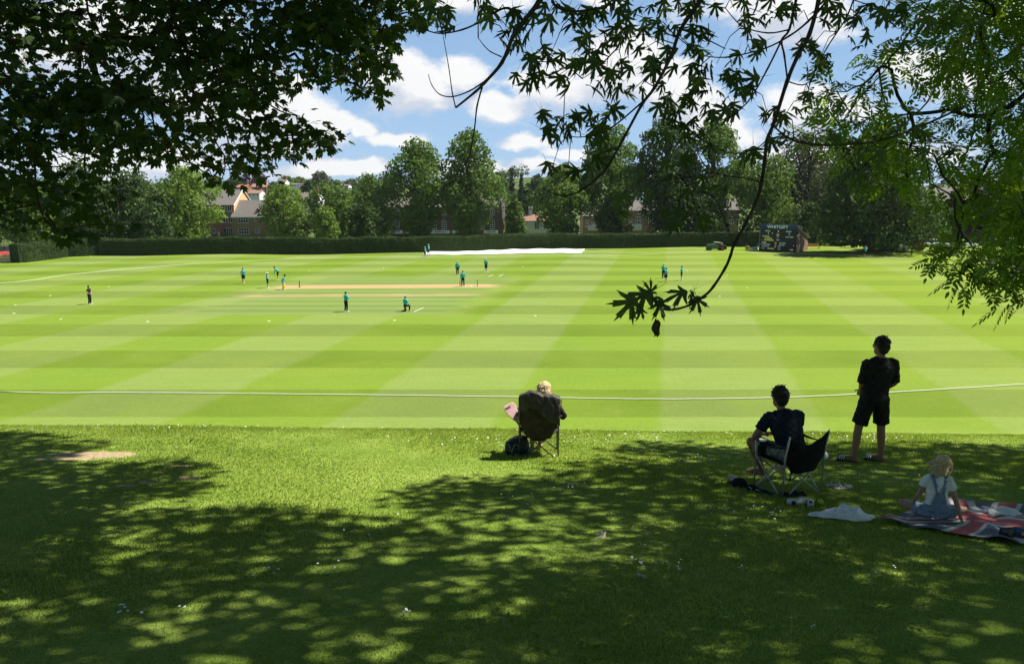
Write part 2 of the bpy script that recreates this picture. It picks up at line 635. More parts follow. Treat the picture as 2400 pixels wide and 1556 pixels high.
def ground_material():
    m = bpy.data.materials.new("ground_turf")
    m.use_nodes = True
    t = NT(m.node_tree)
    b = t.n["Principled BSDF"]
    geo = t.node("ShaderNodeNewGeometry")
    pos = geo.outputs["Position"]
    X, Y, Z = t.xyz(pos)[:3]
    wob = t.math('MULTIPLY', t.math('SUBTRACT', t.noise(pos, 0.35, 4), 0.5), 0.55)
    # mown bands: across, and along the line of the far corner
    row = t.math('PINGPONG', t.math('DIVIDE', t.math('SUBTRACT', t.math('ADD', Y, t.math('MULTIPLY', wob, 0.35)), 36.1 - 5.27 * 60), 5.27), 1.0)
    rowi = t.math('MODULO', t.math('FLOOR', t.math('DIVIDE', t.math('SUBTRACT', t.math('ADD', Y, t.math('MULTIPLY', wob, 0.4)), 36.1 - 5.27 * 60), 5.27)), 2.0)
    s = t.math('SUBTRACT', X, t.math('MULTIPLY', Y, 0.194))
    sw = t.math('DIVIDE', t.math('ADD', t.math('ADD', s, t.math('MULTIPLY', wob, 1.3)), 7.6 * 80), 7.6)
    diag = t.math('PINGPONG', sw, 1.0)
    diag = t.smooth(t.math('ABSOLUTE', t.math('SUBTRACT', t.math('MODULO', sw, 2.0), 1.0)), 0.44, 0.56)
    fine = t.noise(pos, 9.0, 6, 0.7)
    n1 = t.noise(pos, 0.16, 4, 0.6)
    n2 = t.noise(t.vmath('MULTIPLY', pos, (0.35, 1.6, 1.0)), 0.7, 5, 0.65)
    light_a, light_b = (0.154, 0.240, 0.025), (0.192, 0.262, 0.063)
    dark_a, dark_b = (0.110, 0.174, 0.014), (0.138, 0.188, 0.042)
    ca = t.mix(rowi, dark_a, light_a)
    cb = t.mix(rowi, dark_b, light_b)
    # sw in [0,1) pale strip (ends facing us), [1,2) green strip
    pale = t.math('SUBTRACT', 1.0, t.smooth(t.math('ABSOLUTE', t.math('SUBTRACT', t.math('MODULO', sw, 2.0), 0.5)), 0.46, 0.54))
    pale2 = t.math('SUBTRACT', 1.0, t.smooth(t.math('ABSOLUTE', t.math('SUBTRACT', t.math('MODULO', sw, 2.0), 2.5)), 0.46, 0.54))
    pale = t.math('MAXIMUM', pale, pale2)
    col = t.mix(pale, ca, cb)
    col = t.mix(t.smooth(n1, 0.3, 0.75, 0.0, 0.4), col, (0.20, 0.265, 0.036))
    col = t.mix(t.smooth(n2, 0.35, 0.7, 0.0, 0.22), col, (0.125, 0.19, 0.03))
    col = t.mix(t.smooth(X, 10, 45, 0.0, 0.30), col, (0.225, 0.29, 0.022))
    # the square, cut shorter and drier
    e1 = t.math('ADD', s, t.math('MULTIPLY', wob, 2.6))
    sq = t.math('MULTIPLY', t.smooth(e1, -43.0, -40.5), t.smooth(e1, -20.5, -17.5, 1.0, 0.0))
    sq = t.math('MULTIPLY', sq, t.math('MULTIPLY', t.smooth(Y, 66.8, 68.0), t.smooth(Y, 97.0, 99.5, 1.0, 0.0)))
    strips = t.smooth(t.math('SINE', t.math('MULTIPLY', Y, 2.05)), -0.5, 0.5)
    sqc = t.mix(strips, (0.140, 0.200, 0.052), (0.185, 0.245, 0.075))
    col = t.mix(t.math('MULTIPLY', sq, 0.75), col, sqc)
    # worn edges of the square run on as pale scuffs
    edge = t.math('MULTIPLY', t.smooth(t.math('ABSOLUTE', t.math('ADD', e1, 18.2)), 0.3, 1.8, 1.0, 0.0), t.smooth(Y, 64, 70))
    edge2 = t.math('MULTIPLY', t.smooth(t.math('ABSOLUTE', t.math('ADD', e1, 42.6)), 0.3, 2.2, 1.0, 0.0), t.smooth(Y, 64, 70))
    edge = t.math('MULTIPLY', t.math('MAXIMUM', edge, edge2), t.smooth(Y, 92, 102, 1.0, 0.0))
    scuff = t.smooth(t.noise(t.vmath('MULTIPLY', pos, (0.5, 3.0, 1)), 1.2, 5, 0.7), 0.42, 0.62)
    col = t.mix(t.math('MULTIPLY', t.math('MULTIPLY', edge, scuff), 0.55), col, (0.25, 0.29, 0.10))
    # pitches
    def strip(yc, slope, x0, x1, half, colr, strength, col, rough):
        yy = t.math('SUBTRACT', t.math('SUBTRACT', Y, yc), t.math('MULTIPLY', X, slope))
        yy = t.math('ABSOLUTE', t.math('ADD', yy, t.math('MULTIPLY', t.math('SUBTRACT', fine, 0.5), 0.5)))
        mk = t.smooth(yy, half - 0.18, half + 0.18, 1.0, 0.0)
        xx = t.math('ADD', X, t.math('MULTIPLY', wob, 5.0))
        mk = t.math('MULTIPLY', mk, t.math('MULTIPLY', t.smooth(xx, x0 - 1.2, x0 + 1.2), t.smooth(xx, x1 - 1.5, x1 + 1.5, 1.0, 0.0)))
        mk = t.math('MULTIPLY', mk, t.smooth(t.noise(t.vmath('MULTIPLY', pos, (0.3, 1.2, 1)), 1.1, 4, 0.6), rough, rough + 0.25, strength * 0.45, strength))
        return t.mix(mk, col, colr)
    col = strip(PIT[0], PIT[1], -26.5, -1.6, 1.6, (0.42, 0.29, 0.145), 0.95, col, 0.1)
    col = strip(PIT2[0], PIT2[1], -27.5, -3.5, 1.25, (0.36, 0.28, 0.14), 0.75, col, 0.35)
    grain = t.noise(t.vmath('MULTIPLY', pos, (1.0, 0.45, 1.0)), 5.5, 8, 0.8)
    dry = t.smooth(t.noise(pos, 0.55, 6, 0.7), 0.56, 0.75, 0.0, 0.35)
    field = t.mix(dry, col, (0.205, 0.235, 0.07))
    field = t.mix(t.smooth(grain, 0.36, 0.64, 0.0, 0.42), field, t.mix(1.0, field, (0.66, 0.70, 0.60), 'MULTIPLY'))
    field = t.mix(t.smooth(t.noise(pos, 2.2, 5, 0.7), 0.58, 0.72, 0.0, 0.30), field, t.mix(1.0, field, (1.22, 1.16, 1.25), 'MULTIPLY'))
    # rough grass of the bank
    bn = t.noise(pos, 1.3, 5, 0.6)
    bank = t.mix(t.smooth(bn, 0.3, 0.7), (0.150, 0.240, 0.030), (0.25, 0.33, 0.062))
    bank = t.mix(t.smooth(t.noise(pos, 30.0, 4, 0.7), 0.35, 0.65, 0.0, 0.4), bank, (0.08, 0.13, 0.02))
    dd = None
    for (cx, cy, rx, ry) in DIRT:
        e = ell(t, X, Y, cx, cy, rx, ry)
        dd = e if dd is None else t.math('MINIMUM', dd, e)
    dd = t.math('ADD', dd, t.math('MULTIPLY', t.math('SUBTRACT', t.noise(pos, 6.0, 6, 0.72), 0.5), 2.2))
    dirt = t.mix(t.smooth(t.noise(pos, 22.0, 5, 0.7), 0.3, 0.7), (0.25, 0.18, 0.105), (0.43, 0.33, 0.20))
    bank = t.mix(t.smooth(dd, 0.75, 1.05, 1.0, 0.0), bank, dirt)
    col = t.mix(t.smooth(Y, 32.5, 34.0), bank, field)
    # beyond the field: gardens and a wooded slope
    far = t.mix(t.smooth(t.noise(pos, 0.08, 5, 0.6), 0.3, 0.7), (0.045, 0.07, 0.02), (0.10, 0.14, 0.04))
    col = t.mix(t.smooth(Y, 152, 156), col, far)
    t.put(b.inputs["Base Color"], col)
    b.inputs["Roughness"].default_value = 0.95
    b.inputs["Specular IOR Level"].default_value = 0.08
    bp = t.node("ShaderNodeBump")
    bp.inputs["Strength"].default_value = 0.8
    bp.inputs["Distance"].default_value = 0.03
    t.put(bp.inputs["Height"], t.noise(pos, 14.0, 5, 0.7))
    t.l.new(bp.outputs[0], b.inputs["Normal"])
    return m


_a, _b = G(700, 673), G(1119, 670)
_sl = (_b.y - _a.y) / (_b.x - _a.x)
PIT = (_a.y - _sl * _a.x, _sl)
_a2, _b2 = G(640, 694), G(1080, 690.5)
_sl2 = (_b2.y - _a2.y) / (_b2.x - _a2.x)
PIT2 = (_a2.y - _sl2 * _a2.x, _sl2)


def build_ground():
    ys = np.concatenate([np.arange(-40, -4, 2.0), np.arange(-4, 37, 0.25), np.arange(37, 120, 1.5), np.arange(120, 240, 2.0), np.arange(240, 640, 8.0), np.geomspace(640, 4200, 24)])
    xs = np.concatenate([-np.geomspace(2600, 34, 46), np.arange(-32, 32.1, 1.0), np.geomspace(34, 2600, 46)])
    Xg, Yg = np.meshgrid(xs, ys)
    Zg = hz(Xg, Yg)
    V = np.stack([Xg, Yg, Zg], -1).reshape(-1, 3)
    h, w = Xg.shape
    i, j = np.meshgrid(np.arange(h - 1), np.arange(w - 1), indexing='ij')
    a = (i * w + j).ravel()
    L = np.stack([a, a + 1, a + w + 1, a + w], -1).ravel()
    n = len(a)
    me = np_mesh("ground", V, L, np.arange(n) * 4, np.full(n, 4), smooth=True)
    o = link("ground", me, None, ground_material())
    tag(o, kind="structure")
    return o


build_ground()


# ------------------------------------------------------------------ grass blades of the bank
def build_grass():
    N = 560000
    y = np.sqrt(rng.uniform(3.4 ** 2, 15.2 ** 2, N))
    # the lip of the bank is not mown so close: longer tufts stand along it
    nl_ = 26000
    y[:nl_] = rng.normal(13.3, .45, nl_)
    x = rng.uniform(-1, 1, N) * (0.72 * y + 0.5)
    dens = 0.5 + 0.5 * np.sin(x * 2.1 + np.sin(y * 1.7)) * np.sin(y * 2.6 + np.sin(x * 1.3))
    tuft = np.zeros(N)
    tuft[:nl_] = 1
    keep0 = np.ones(N, bool)
    keep0[:nl_] = np.sin(x[:nl_] * 5 + 2 * np.sin(x[:nl_] * 1.7)) + np.sin(x[:nl_] * 13) > rng.uniform(-2, 1.6, nl_)
    keep = (rng.uniform(0, 1, N) < 0.62 + 0.38 * dens) & keep0
    for (cx, cy, rx, ry) in DIRT:
        keep &= ((x - cx) / rx) ** 2 + ((y - cy) / ry) ** 2 > rng.uniform(0.55, 1.4, N)
    x, y, tuft = x[keep], y[keep], tuft[keep]
    n = len(x)
    z = hz(x, y) - 0.004
    hgt = (rng.uniform(0.013, 0.032, n) + tuft * rng.uniform(0.0, .028, n)) * (1 + 0.35 * np.sin(x * 1.1 + 2 * np.sin(y * .6))) * np.where(rng.uniform(0, 1, n) < 0.02, 1.9, 1.0)
    yaw = rng.uniform(0, 2 * np.pi, n)
    lean = rng.uniform(0.1, 0.95, n)
    wd = rng.uniform(0.0020, 0.0038, n) * (0.6 + y * 0.10)
    ld = rng.uniform(0, 2 * np.pi, n)
    base = np.stack([x, y, z], -1)
    side = np.stack([np.cos(yaw), np.sin(yaw), np.zeros(n)], -1) * wd[:, None]
    ldir = np.stack([np.cos(ld), np.sin(ld), np.zeros(n)], -1)
    mid = base + np.stack([np.zeros(n), np.zeros(n), hgt * 0.62], -1) + ldir * (hgt * lean * 0.28)[:, None]
    tip = base + np.stack([np.zeros(n), np.zeros(n), hgt * (1 - 0.25 * lean)], -1) + ldir * (hgt * lean)[:, None]
    V = np.stack([base - side, base + side, mid + side * 0.7, tip, mid - side * 0.7], 1).reshape(-1, 3)
    k = np.arange(n)[:, None] * 5
    me = np_mesh("grass", V, (k + np.array([0, 1, 2, 3, 4])[None]).ravel(), np.arange(n) * 5, np.full(n, 5))
    o = link("grass", me, None, leaf_mat("grass_blade", (0.155, 0.250, 0.026), (0.36, 0.43, 0.100), 0.34, (1.5, 1.4, 0.7), 0.45, 0.45, 0.5, 1.1))
    tag(o, kind="stuff")


build_grass()


def build_daisies():
    spots = [(280, 1440, 30, 12, 16), (420, 1432, 14, 5, 5), (1490, 1322, 35, 12, 16), (1580, 1330, 30, 14, 14), (1740, 1338, 16, 6, 6), (1690, 1196, 60, 10, 16), (1800, 1205, 45, 14, 22),
             (1340, 1145, 40, 10, 16), (1500, 1290, 10, 4, 3), (940, 1448, 22, 8, 6), (620, 1345, 50, 18, 8), (830, 1250, 60, 10, 6), (1240, 1060, 60, 12, 20), (1500, 1058, 60, 8, 14),
             (1300, 1030, 260, 12, 90), (700, 1003, 500, 6, 90), (1700, 1015, 500, 8, 90), (1650, 1080, 80, 12, 24), (1600, 1130, 120, 10, 22), (2010, 1120, 120, 10, 14), (2050, 1030, 120, 6, 40),
             (1220, 1170, 60, 14, 14), (330, 1140, 130, 30, 8), (1700, 1255, 40, 14, 10), (1900, 1480, 6, 3, 2), (2050, 1345, 40, 10, 5), (850, 1330, 160, 30, 10), (1040, 1210, 160, 22, 18)]
    ring = [(0, 0, 0.2)] + [(math.cos(a * math.pi / 4), math.sin(a * math.pi / 4), 0.0) for a in range(8)]
    tf = [(0, 1 + i, 1 + (i + 1) % 8) for i in range(8)]
    P = []
    for (px, py, sx, sy, n) in spots:
        for _ in range(int(n * .55) + 1):
            g = G(px + rng.normal() * sx * .6, py + rng.normal() * sy * .6)
            if g.y < 14.5:
                P.append((g.x, g.y, g.z + rng.uniform(0.03, 0.055)))
    P = np.array(P)
    n = len(P)
    nor = np.stack([rng.normal(0, .35, n), rng.normal(-.3, .3, n), np.ones(n)], -1)
    ax = np.stack([rng.normal(0, 1, n), rng.normal(0, 1, n), np.zeros(n)], -1)
    me = scatter_mesh("daisies", ring, tf, P, basis(ax, nor), rng.uniform(0.007, 0.0125, n))
    tag(link("daisies", me, None, mat("daisy_petal", (0.78, 0.78, 0.74), 0.8)), kind="stuff")


build_daisies()

# ------------------------------------------------------------------ boundary rope
def build_rope():
    near = [(0, 919), (300, 921.5), (600, 924.5), (900, 927.5), (1200, 932), (1400, 935.5), (1560, 937), (1700, 935.8), (1855, 932.5), (2015, 925), (2200, 914.5), (2400, 902), (2600, 888)]
    far = [(2360, 648), (2178, 615), (2098, 606), (2025, 601), (1923, 596.5), (1760, 593), (1610, 593), (1400, 598.5), (1200, 600), (1000, 603), (756, 605), (605, 611), (454, 619.5), (302, 631), (150, 646), (0, 664.5)]
    A = [G(*p) for p in near]
    B = [G(*p) for p in far]
    a, b = A[-1], B[0]
    right = [Vector((a.x + (b.x - a.x) * t + 16 * math.sin(math.pi * t), a.y + (b.y - a.y) * t, 0)) for t in (0.2, 0.4, 0.6, 0.8)]
    a, b = B[-1], A[0]
    left = [Vector((a.x + (b.x - a.x) * t - 34 * math.sin(math.pi * t) ** 0.7, a.y + (b.y - a.y) * t, 0)) for t in (0.2, 0.4, 0.6, 0.8, 0.93)]
    pts = A + right + B + left
    pts.append(pts[0])
    fine = []
    n = len(pts) - 1
    for i in range(n):
        p0, p1, p2, p3 = pts[(i - 1) % n], pts[i], pts[i + 1], pts[(i + 2) % n]
        for k in range(10):
            t = k / 10
            q = 0.5 * ((2 * p1) + (p2 - p0) * t + (2 * p0 - 5 * p1 + 4 * p2 - p3) * t * t + (3 * p1 - p0 - 3 * p2 + p3) * t ** 3)
            fine.append(Vector((q.x, q.y, float(hz(q.x, q.y)) + 0.045 + 0.006 * math.sin(len(fine)))))
    fine.append(fine[0])
    mb = MB()
    mb.tube(fine, [0.027 - 0.008 * sstep(p.y, 60, 110) for p in fine], 7)
    o = mb.build("boundary_rope", mat("rope_white", (0.74, 0.72, 0.62), 0.9, 0.15, 20.0), smooth=True)
    tag(o, "long pale rope lying round the mown cricket field as its boundary", "rope")


build_rope()


# ------------------------------------------------------------------ far crowns
LEAF4 = [(0, -.5, 0), (.36, -.12, .10), (.30, .28, .03), (0, .55, -.12), (-.33, .24, .05), (-.34, -.16, .08)]
LEAF4F = [(0, 1, 2, 3, 4, 5)]

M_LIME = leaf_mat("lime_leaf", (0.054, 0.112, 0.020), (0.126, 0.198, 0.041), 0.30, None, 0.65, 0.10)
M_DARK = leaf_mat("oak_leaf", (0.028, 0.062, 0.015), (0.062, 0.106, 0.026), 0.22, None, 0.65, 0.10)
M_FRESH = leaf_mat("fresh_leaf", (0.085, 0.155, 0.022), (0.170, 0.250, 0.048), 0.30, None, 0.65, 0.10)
M_COPPER = leaf_mat("copper_leaf", (0.034, 0.020, 0.024), (0.070, 0.042, 0.042), 0.2, (1.5, 1.0, 0.9), 0.65, 0.1)
M_GREY = leaf_mat("grey_leaf", (0.060, 0.078, 0.040), (0.105, 0.120, 0.070), 0.2, None, 0.65, 0.10)
M_PINE = leaf_mat("pine_leaf", (0.026, 0.048, 0.022), (0.050, 0.075, 0.034), 0.12)
M_BARK = mat("bark", (0.075, 0.060, 0.042), 0.95, 0.35, 5.0, 0.1, 0, 0.6, 9.0)
M_BARKD = mat("bark_dark", (0.040, 0.032, 0.024), 0.95, 0.3, 6.0, 0.1, 0, 0.5, 20.0)

PROFILES = {
    'lime': [(0, .44), (.14, .64), (.30, .93), (.45, 1.0), (.6, .96), (.75, .82), (.9, .62), (1, .34)],
    'round': [(0, .7), (.2, .95), (.45, 1.0), (.7, .92), (.88, .72), (1, .4)],
    'cone': [(0, 1.0), (.25, .8), (.5, .55), (.75, .3), (1, .04)],
    'column': [(0, .7), (.2, 1.0), (.6, .95), (.85, .6), (1, .1)],
    'wide': [(0, .75), (.2, 1.0), (.5, .98), (.8, .7), (1, .2)],
}


def far_tree(px, top, width, Y, label, kind='round', leaf=None, n=3200, size=0.46, name="broadleaf_tree", base=None, low=0.12, group=None, seed=None, depth=0.9, cat="tree"):
    """a tree whose trunk stands at distance Y in direction px; top and width are read in the photograph"""
    r = np.random.default_rng(seed if seed is not None else abs(int(px * 7 + top)))
    p = at(px, top, Y)
    zc = Y * CP_
    scale = F / (Y / CP_ if False else Y)
    gx = p[0]
    bz = float(hz(gx, Y)) if base is None else base
    H = p[2] - bz
    W = width / scale / 2
    prof = np.array(PROFILES[kind])
    root = empty(name, (gx, Y, bz))
    tag(root, label, cat, group)
    # limbs
    tb = MB()
    tr = max(0.12, H * 0.022)
    ph = r.uniform(0, 6)
    spine = [(0.10 * H * .25 * math.sin(ph + t * 3) * t, 0.08 * H * .25 * math.cos(ph + t * 2.3) * t, t * H * 0.9) for t in np.linspace(0, 1, 7)]
    spine[0] = (0, 0, -0.3)
    tb.tube(spine, [tr * (1.25 - 1.12 * i / 6) for i in range(7)], 8)
    # clumps that carry the leaves
    nl = int(30 + 16 * r.uniform())
    n = int(n * 1.55)
    W *= 1.06
    ecc = r.uniform(.12, .26)
    ea, eb = r.uniform(0, 6.28), r.uniform(0, 6.28)
    C, Rr = [], []
    for i in range(nl):
        t = (i + r.uniform(0, 1)) / nl
        rad = np.interp(t, prof[:, 0], prof[:, 1]) * W
        a = i * 2.399 + r.uniform(-.5, .5)
        rad *= 1 + ecc * math.sin(t * 7 + ea) * math.sin(a * 2 + eb)
        lr = W * r.uniform(0.22, 0.46) * (0.6 + 0.4 * rad / W)
        q = max(0.0, rad - lr * 0.85) * (r.uniform(0.84, 1.12) if i % 4 else r.uniform(0.0, 0.6))
        z = low * H + t * (H * (1 - low) - lr * 0.75)
        C.append((math.cos(a) * q, math.sin(a) * q * depth, z))
        Rr.append(lr)
    C, Rr = np.array(C), np.array(Rr)
    for i in range(0, nl, 3):
        zb = max(0.15 * H, C[i][2] - 0.22 * H)
        tt = zb / (0.9 * H) * 6
        k = min(5, int(tt))
        s = Vector(spine[k]).lerp(Vector(spine[k + 1]), tt - k) if k > 0 else Vector((0, 0, zb))
        e = Vector(C[i])
        m = s.lerp(e, 0.55) + Vector((0, 0, -0.03 * H))
        tb.tube([s, m, e], [tr * 0.42, tr * 0.26, tr * 0.07], 5)
    tb.build("trunk", M_BARK, root, smooth=True)
    w = Rr ** 2
    idx = r.choice(nl, n, p=w / w.sum())
    d = r.normal(size=(n, 3))
    d[:, 2] = d[:, 2] * 0.9 + 0.22
    d /= np.linalg.norm(d, axis=1, keepdims=True)
    rad = Rr[idx] * (0.55 + 0.47 * r.uniform(0, 1, n) ** 0.5)
    # small sprays along each clump make the outline ragged
    bump = 1 + 0.22 * np.sin(d[:, 0] * 7 + idx * 1.7) * np.sin(d[:, 1] * 8 + idx) + 0.14 * np.sin(d[:, 2] * 11 + idx * 2.3)
    P = C[idx] + d * (rad * bump)[:, None] * np.array([1, 1, 0.82])
    P[:, 2] = np.maximum(P[:, 2], 0.05 * H + 0.4 * r.uniform(0, 1, n))
    nor = d * 0.8 + r.normal(size=(n, 3)) * 0.55 + np.array([0.1, -0.1, 0.35])
    ax = np.cross(d, r.normal(size=(n, 3))) + np.array([0, 0, -0.5])
    sc = size * r.uniform(0.65, 1.35, n)
    me = scatter_mesh("crown", LEAF4, LEAF4F, P, basis(ax, nor), sc)
    link("crown", me, root, leaf or M_LIME)
    return root


TG = "trees behind the hedge"
far_tree(975, 321, 158, 164, "tall lime tree, the left one of the pair that stands above all others mid-hedge", 'lime', M_LIME, 6500, 0.50, "lime_tree", group=TG)
far_tree(1098, 302, 150, 165, "tallest lime tree beyond the hedge, just left of the pub sign post", 'lime', M_LIME, 6500, 0.50, "lime_tree", group=TG)
far_tree(662, 428, 122, 158, "bright round lime tree hiding the right end of the brick flats", 'round', M_FRESH, 4200, 0.44, "lime_tree", group=TG, low=.05)
far_tree(770, 428, 118, 160, "mid-green round tree behind the hedge, second to the right of the brick flats", 'round', M_LIME, 4200, 0.44, "lime_tree", group=TG, low=.05)
far_tree(762, 482, 62, 153, "small bright bushy tree pressed against the hedge in front of a rounder one", 'round', M_FRESH, 1800, 0.38, "bushy_tree", group=TG, low=.02)
far_tree(868, 408, 130, 168, "broad tree with a sunlit top between the round limes and the tall pair", 'wide', M_LIME, 4600, 0.46, "lime_tree", group=TG, low=.05)
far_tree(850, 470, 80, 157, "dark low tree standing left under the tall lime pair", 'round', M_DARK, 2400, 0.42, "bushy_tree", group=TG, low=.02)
far_tree(425, 382, 158, 150, "full lime tree covering the left part of the brick flats", 'lime', M_FRESH, 6200, 0.46, "lime_tree", group=TG, low=.03)
far_tree(350, 470, 90, 143, "dark dense tree just left of the full lime by the flats", 'round', M_DARK, 2600, 0.42, "bushy_tree", group=TG, low=.02)
far_tree(300, 395, 150, 152, "tall dark tree behind the bend of the hedge", 'round', M_DARK, 4800, 0.46, "broadleaf_tree", group=TG, low=.03)
far_tree(175, 372, 200, 150, "big dark tree above the left stretch of the hedge", 'wide', M_DARK, 5200, 0.50, "broadleaf_tree", group=TG, low=.03)
far_tree(60, 420, 160, 140, "bushy tree with bright sprays above the cut left end of the hedge", 'round', M_LIME, 4200, 0.42, "broadleaf_tree", group=TG, low=.12)
far_tree(-60, 400, 200, 150, "large tree at the left edge of the picture beyond the hedge end", 'wide', M_DARK, 3600, 0.5, "broadleaf_tree", group=TG)
far_tree(1206, 455, 56, 172, "slim round-topped ivy-green tree right of the pub sign post", 'column', M_LIME, 2200, 0.40, "columnar_tree", group=TG, low=.02)
far_tree(1322, 383, 140, 160, "spreading tree between the white cottage and the tan brick houses", 'lime', M_LIME, 5600, 0.46, "lime_tree", group=TG, low=.04)
far_tree(1432, 288, 150, 163, "tall lime tree left of the three that stand behind the hanging maple leaves", 'lime', M_LIME, 8200, 0.50, "lime_tree", group=TG)
far_tree(1566, 272, 150, 162, "tall open lime tree in the middle behind the hanging maple leaves", 'lime', M_DARK, 8200, 0.50, "lime_tree", group=TG)
far_tree(1680, 276, 150, 163, "tall lime tree on the right behind the hanging maple leaves", 'lime', M_LIME, 8200, 0.50, "lime_tree", group=TG)
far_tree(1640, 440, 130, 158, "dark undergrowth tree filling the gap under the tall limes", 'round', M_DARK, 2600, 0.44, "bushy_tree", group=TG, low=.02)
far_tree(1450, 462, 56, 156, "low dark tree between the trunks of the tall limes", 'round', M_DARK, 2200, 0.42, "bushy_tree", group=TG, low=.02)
far_tree(1800, 355, 150, 160, "sunlit round tree directly behind the scoreboard", 'round', M_LIME, 5200, 0.46, "lime_tree", group=TG, low=.04)
far_tree(1900, 300, 185, 166, "grey-green airy tree behind and right of the scoreboard", 'round', M_GREY, 8500, 0.46, "ash_tree", group=TG, low=.08)
far_tree(1975, 335, 170, 172, "full green tree between the grey-green airy one and the huge dark one", 'round', M_LIME, 6500, 0.48, "broadleaf_tree", group=TG, low=.05)
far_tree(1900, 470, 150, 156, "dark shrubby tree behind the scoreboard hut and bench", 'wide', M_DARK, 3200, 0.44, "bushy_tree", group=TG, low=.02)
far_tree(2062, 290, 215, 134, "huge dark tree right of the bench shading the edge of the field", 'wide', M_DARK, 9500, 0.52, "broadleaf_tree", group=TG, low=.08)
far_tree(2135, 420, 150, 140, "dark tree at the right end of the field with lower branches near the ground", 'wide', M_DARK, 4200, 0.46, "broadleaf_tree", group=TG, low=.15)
far_tree(2178, 440, 70, 172, "small bright yellow-green tree beside the brown brick house", 'round', M_FRESH, 1800, 0.42, "bushy_tree", group=TG, low=.15)
far_tree(2285, 415, 100, 166, "copper beech with purple leaves in front of the brown brick house", 'round', M_COPPER, 3200, 0.44, "copper_beech", group=TG, low=.25)
far_tree(2380, 380, 160, 160, "dark tree at the right edge behind the hanging ash leaves", 'wide', M_DARK, 3600, 0.5, "broadleaf_tree", group=TG, low=.2)

# trees of the slope behind: individuals first
HG = "trees on the far hill"
hills = [(575, 402, 46, 360, 'wide', M_COPPER, "dark copper beech rounding the hilltop above the flats"), (608, 400, 44, 372, 'round', M_COPPER, "second copper beech on the hilltop, right beside the first"),
         (545, 412, 60, 340, 'wide', M_DARK, "dark green hill tree left of the copper beeches"), (670, 412, 60, 420, 'wide', M_LIME, "wide pale hill tree above the white house"),
         (750, 398, 46, 330, 'round', M_GREY, "airy pine rising over the hill left of the tall limes"), (725, 420, 70, 300, 'wide', M_DARK, "dark hill tree under the airy pine"),
         (790, 421, 44, 380, 'round', M_LIME, "small hill tree right of the airy pine"), (822, 418, 36, 420, 'round', M_DARK, "rounded dark tree alone on the hill skyline"),
         (858, 416, 50, 400, 'wide', M_LIME, "flat green hill tree touching the tall limes on the left"), (700, 414, 50, 450, 'round', M_LIME, "small round hill tree between white house and airy pine"),
         (1200, 393, 34, 260, 'cone', M_PINE, "pointed blue-green conifer in the gap right of the tall limes"), (1222, 404, 34, 270, 'cone', M_PINE, "shorter pointed conifer next to the tall pointed one"),
         (1170, 403, 60, 330, 'wide', M_DARK, "hill tree filling the gap behind the pub sign post"), (1260, 408, 60, 330, 'wide', M_DARK, "dark hill tree right of the conifers"),
         (1235, 438, 70, 235, 'wide', M_DARK, "low dark tree behind the white cottage chimney"), (1300, 412, 70, 350, 'wide', M_LIME, "hill tree above the roof of the white cottage"),
         (500, 408, 60, 380, 'wide', M_LIME, "green hill tree above the roof ridge of the flats"), (640, 425, 50, 300, 'wide', M_DARK, "dark low tree beside the red-roofed hill house"),
         (905, 425, 60, 300, 'wide', M_DARK, "dark hill tree hidden behind the left tall lime"), (445, 412, 70, 420, 'wide', M_LIME, "pale hill tree left above the flats")]
for (px, top, w, Y, kd, lf, lab) in hills:
    far_tree(px, top, w, Y, lab, kd, lf, 1100, max(0.5, w * Y / F / 11), "conifer_tree" if kd == 'cone' else "hill_tree", group=HG, low=.03, depth=1.0)


def build_wood():
    """the rest of the wooded slope reads as one mass"""
    r = np.random.default_rng(5)
    P, D, S = [], [], []
    for _ in range(330):
        Y = r.uniform(270, 620)
        x = r.uniform(-0.85, 0.95) * Y
        pxx = 1200 + x / Y * F
        if 520 < pxx < 700 and Y < 420:
            continue
        z = float(hz(x, Y))
        R_ = r.uniform(3.2, 5.5)
        hgt = r.uniform(3.0, 7.0)
        n = 110
        d = r.normal(size=(n, 3))
        d[:, 2] = np.abs(d[:, 2])
        d /= np.linalg.norm(d, axis=1, keepdims=True)
        P.append(np.array([x, Y, z + hgt * .3]) + d * np.array([R_, R_, hgt]) * r.uniform(.75, 1.05, (n, 1)))
        D.append(d)
        S.append(np.full(n, 1.3) * r.uniform(.7, 1.3, n))
    P, D, S = np.concatenate(P), np.concatenate(D), np.concatenate(S)
    n = len(P)
    me = scatter_mesh("woodland", LEAF4, LEAF4F, P, basis(np.cross(D, r.normal(size=(n, 3))), D + r.normal(size=(n, 3)) * .4), S)
    tag(link("woodland", me, None, M_DARK), kind="stuff")


build_wood()


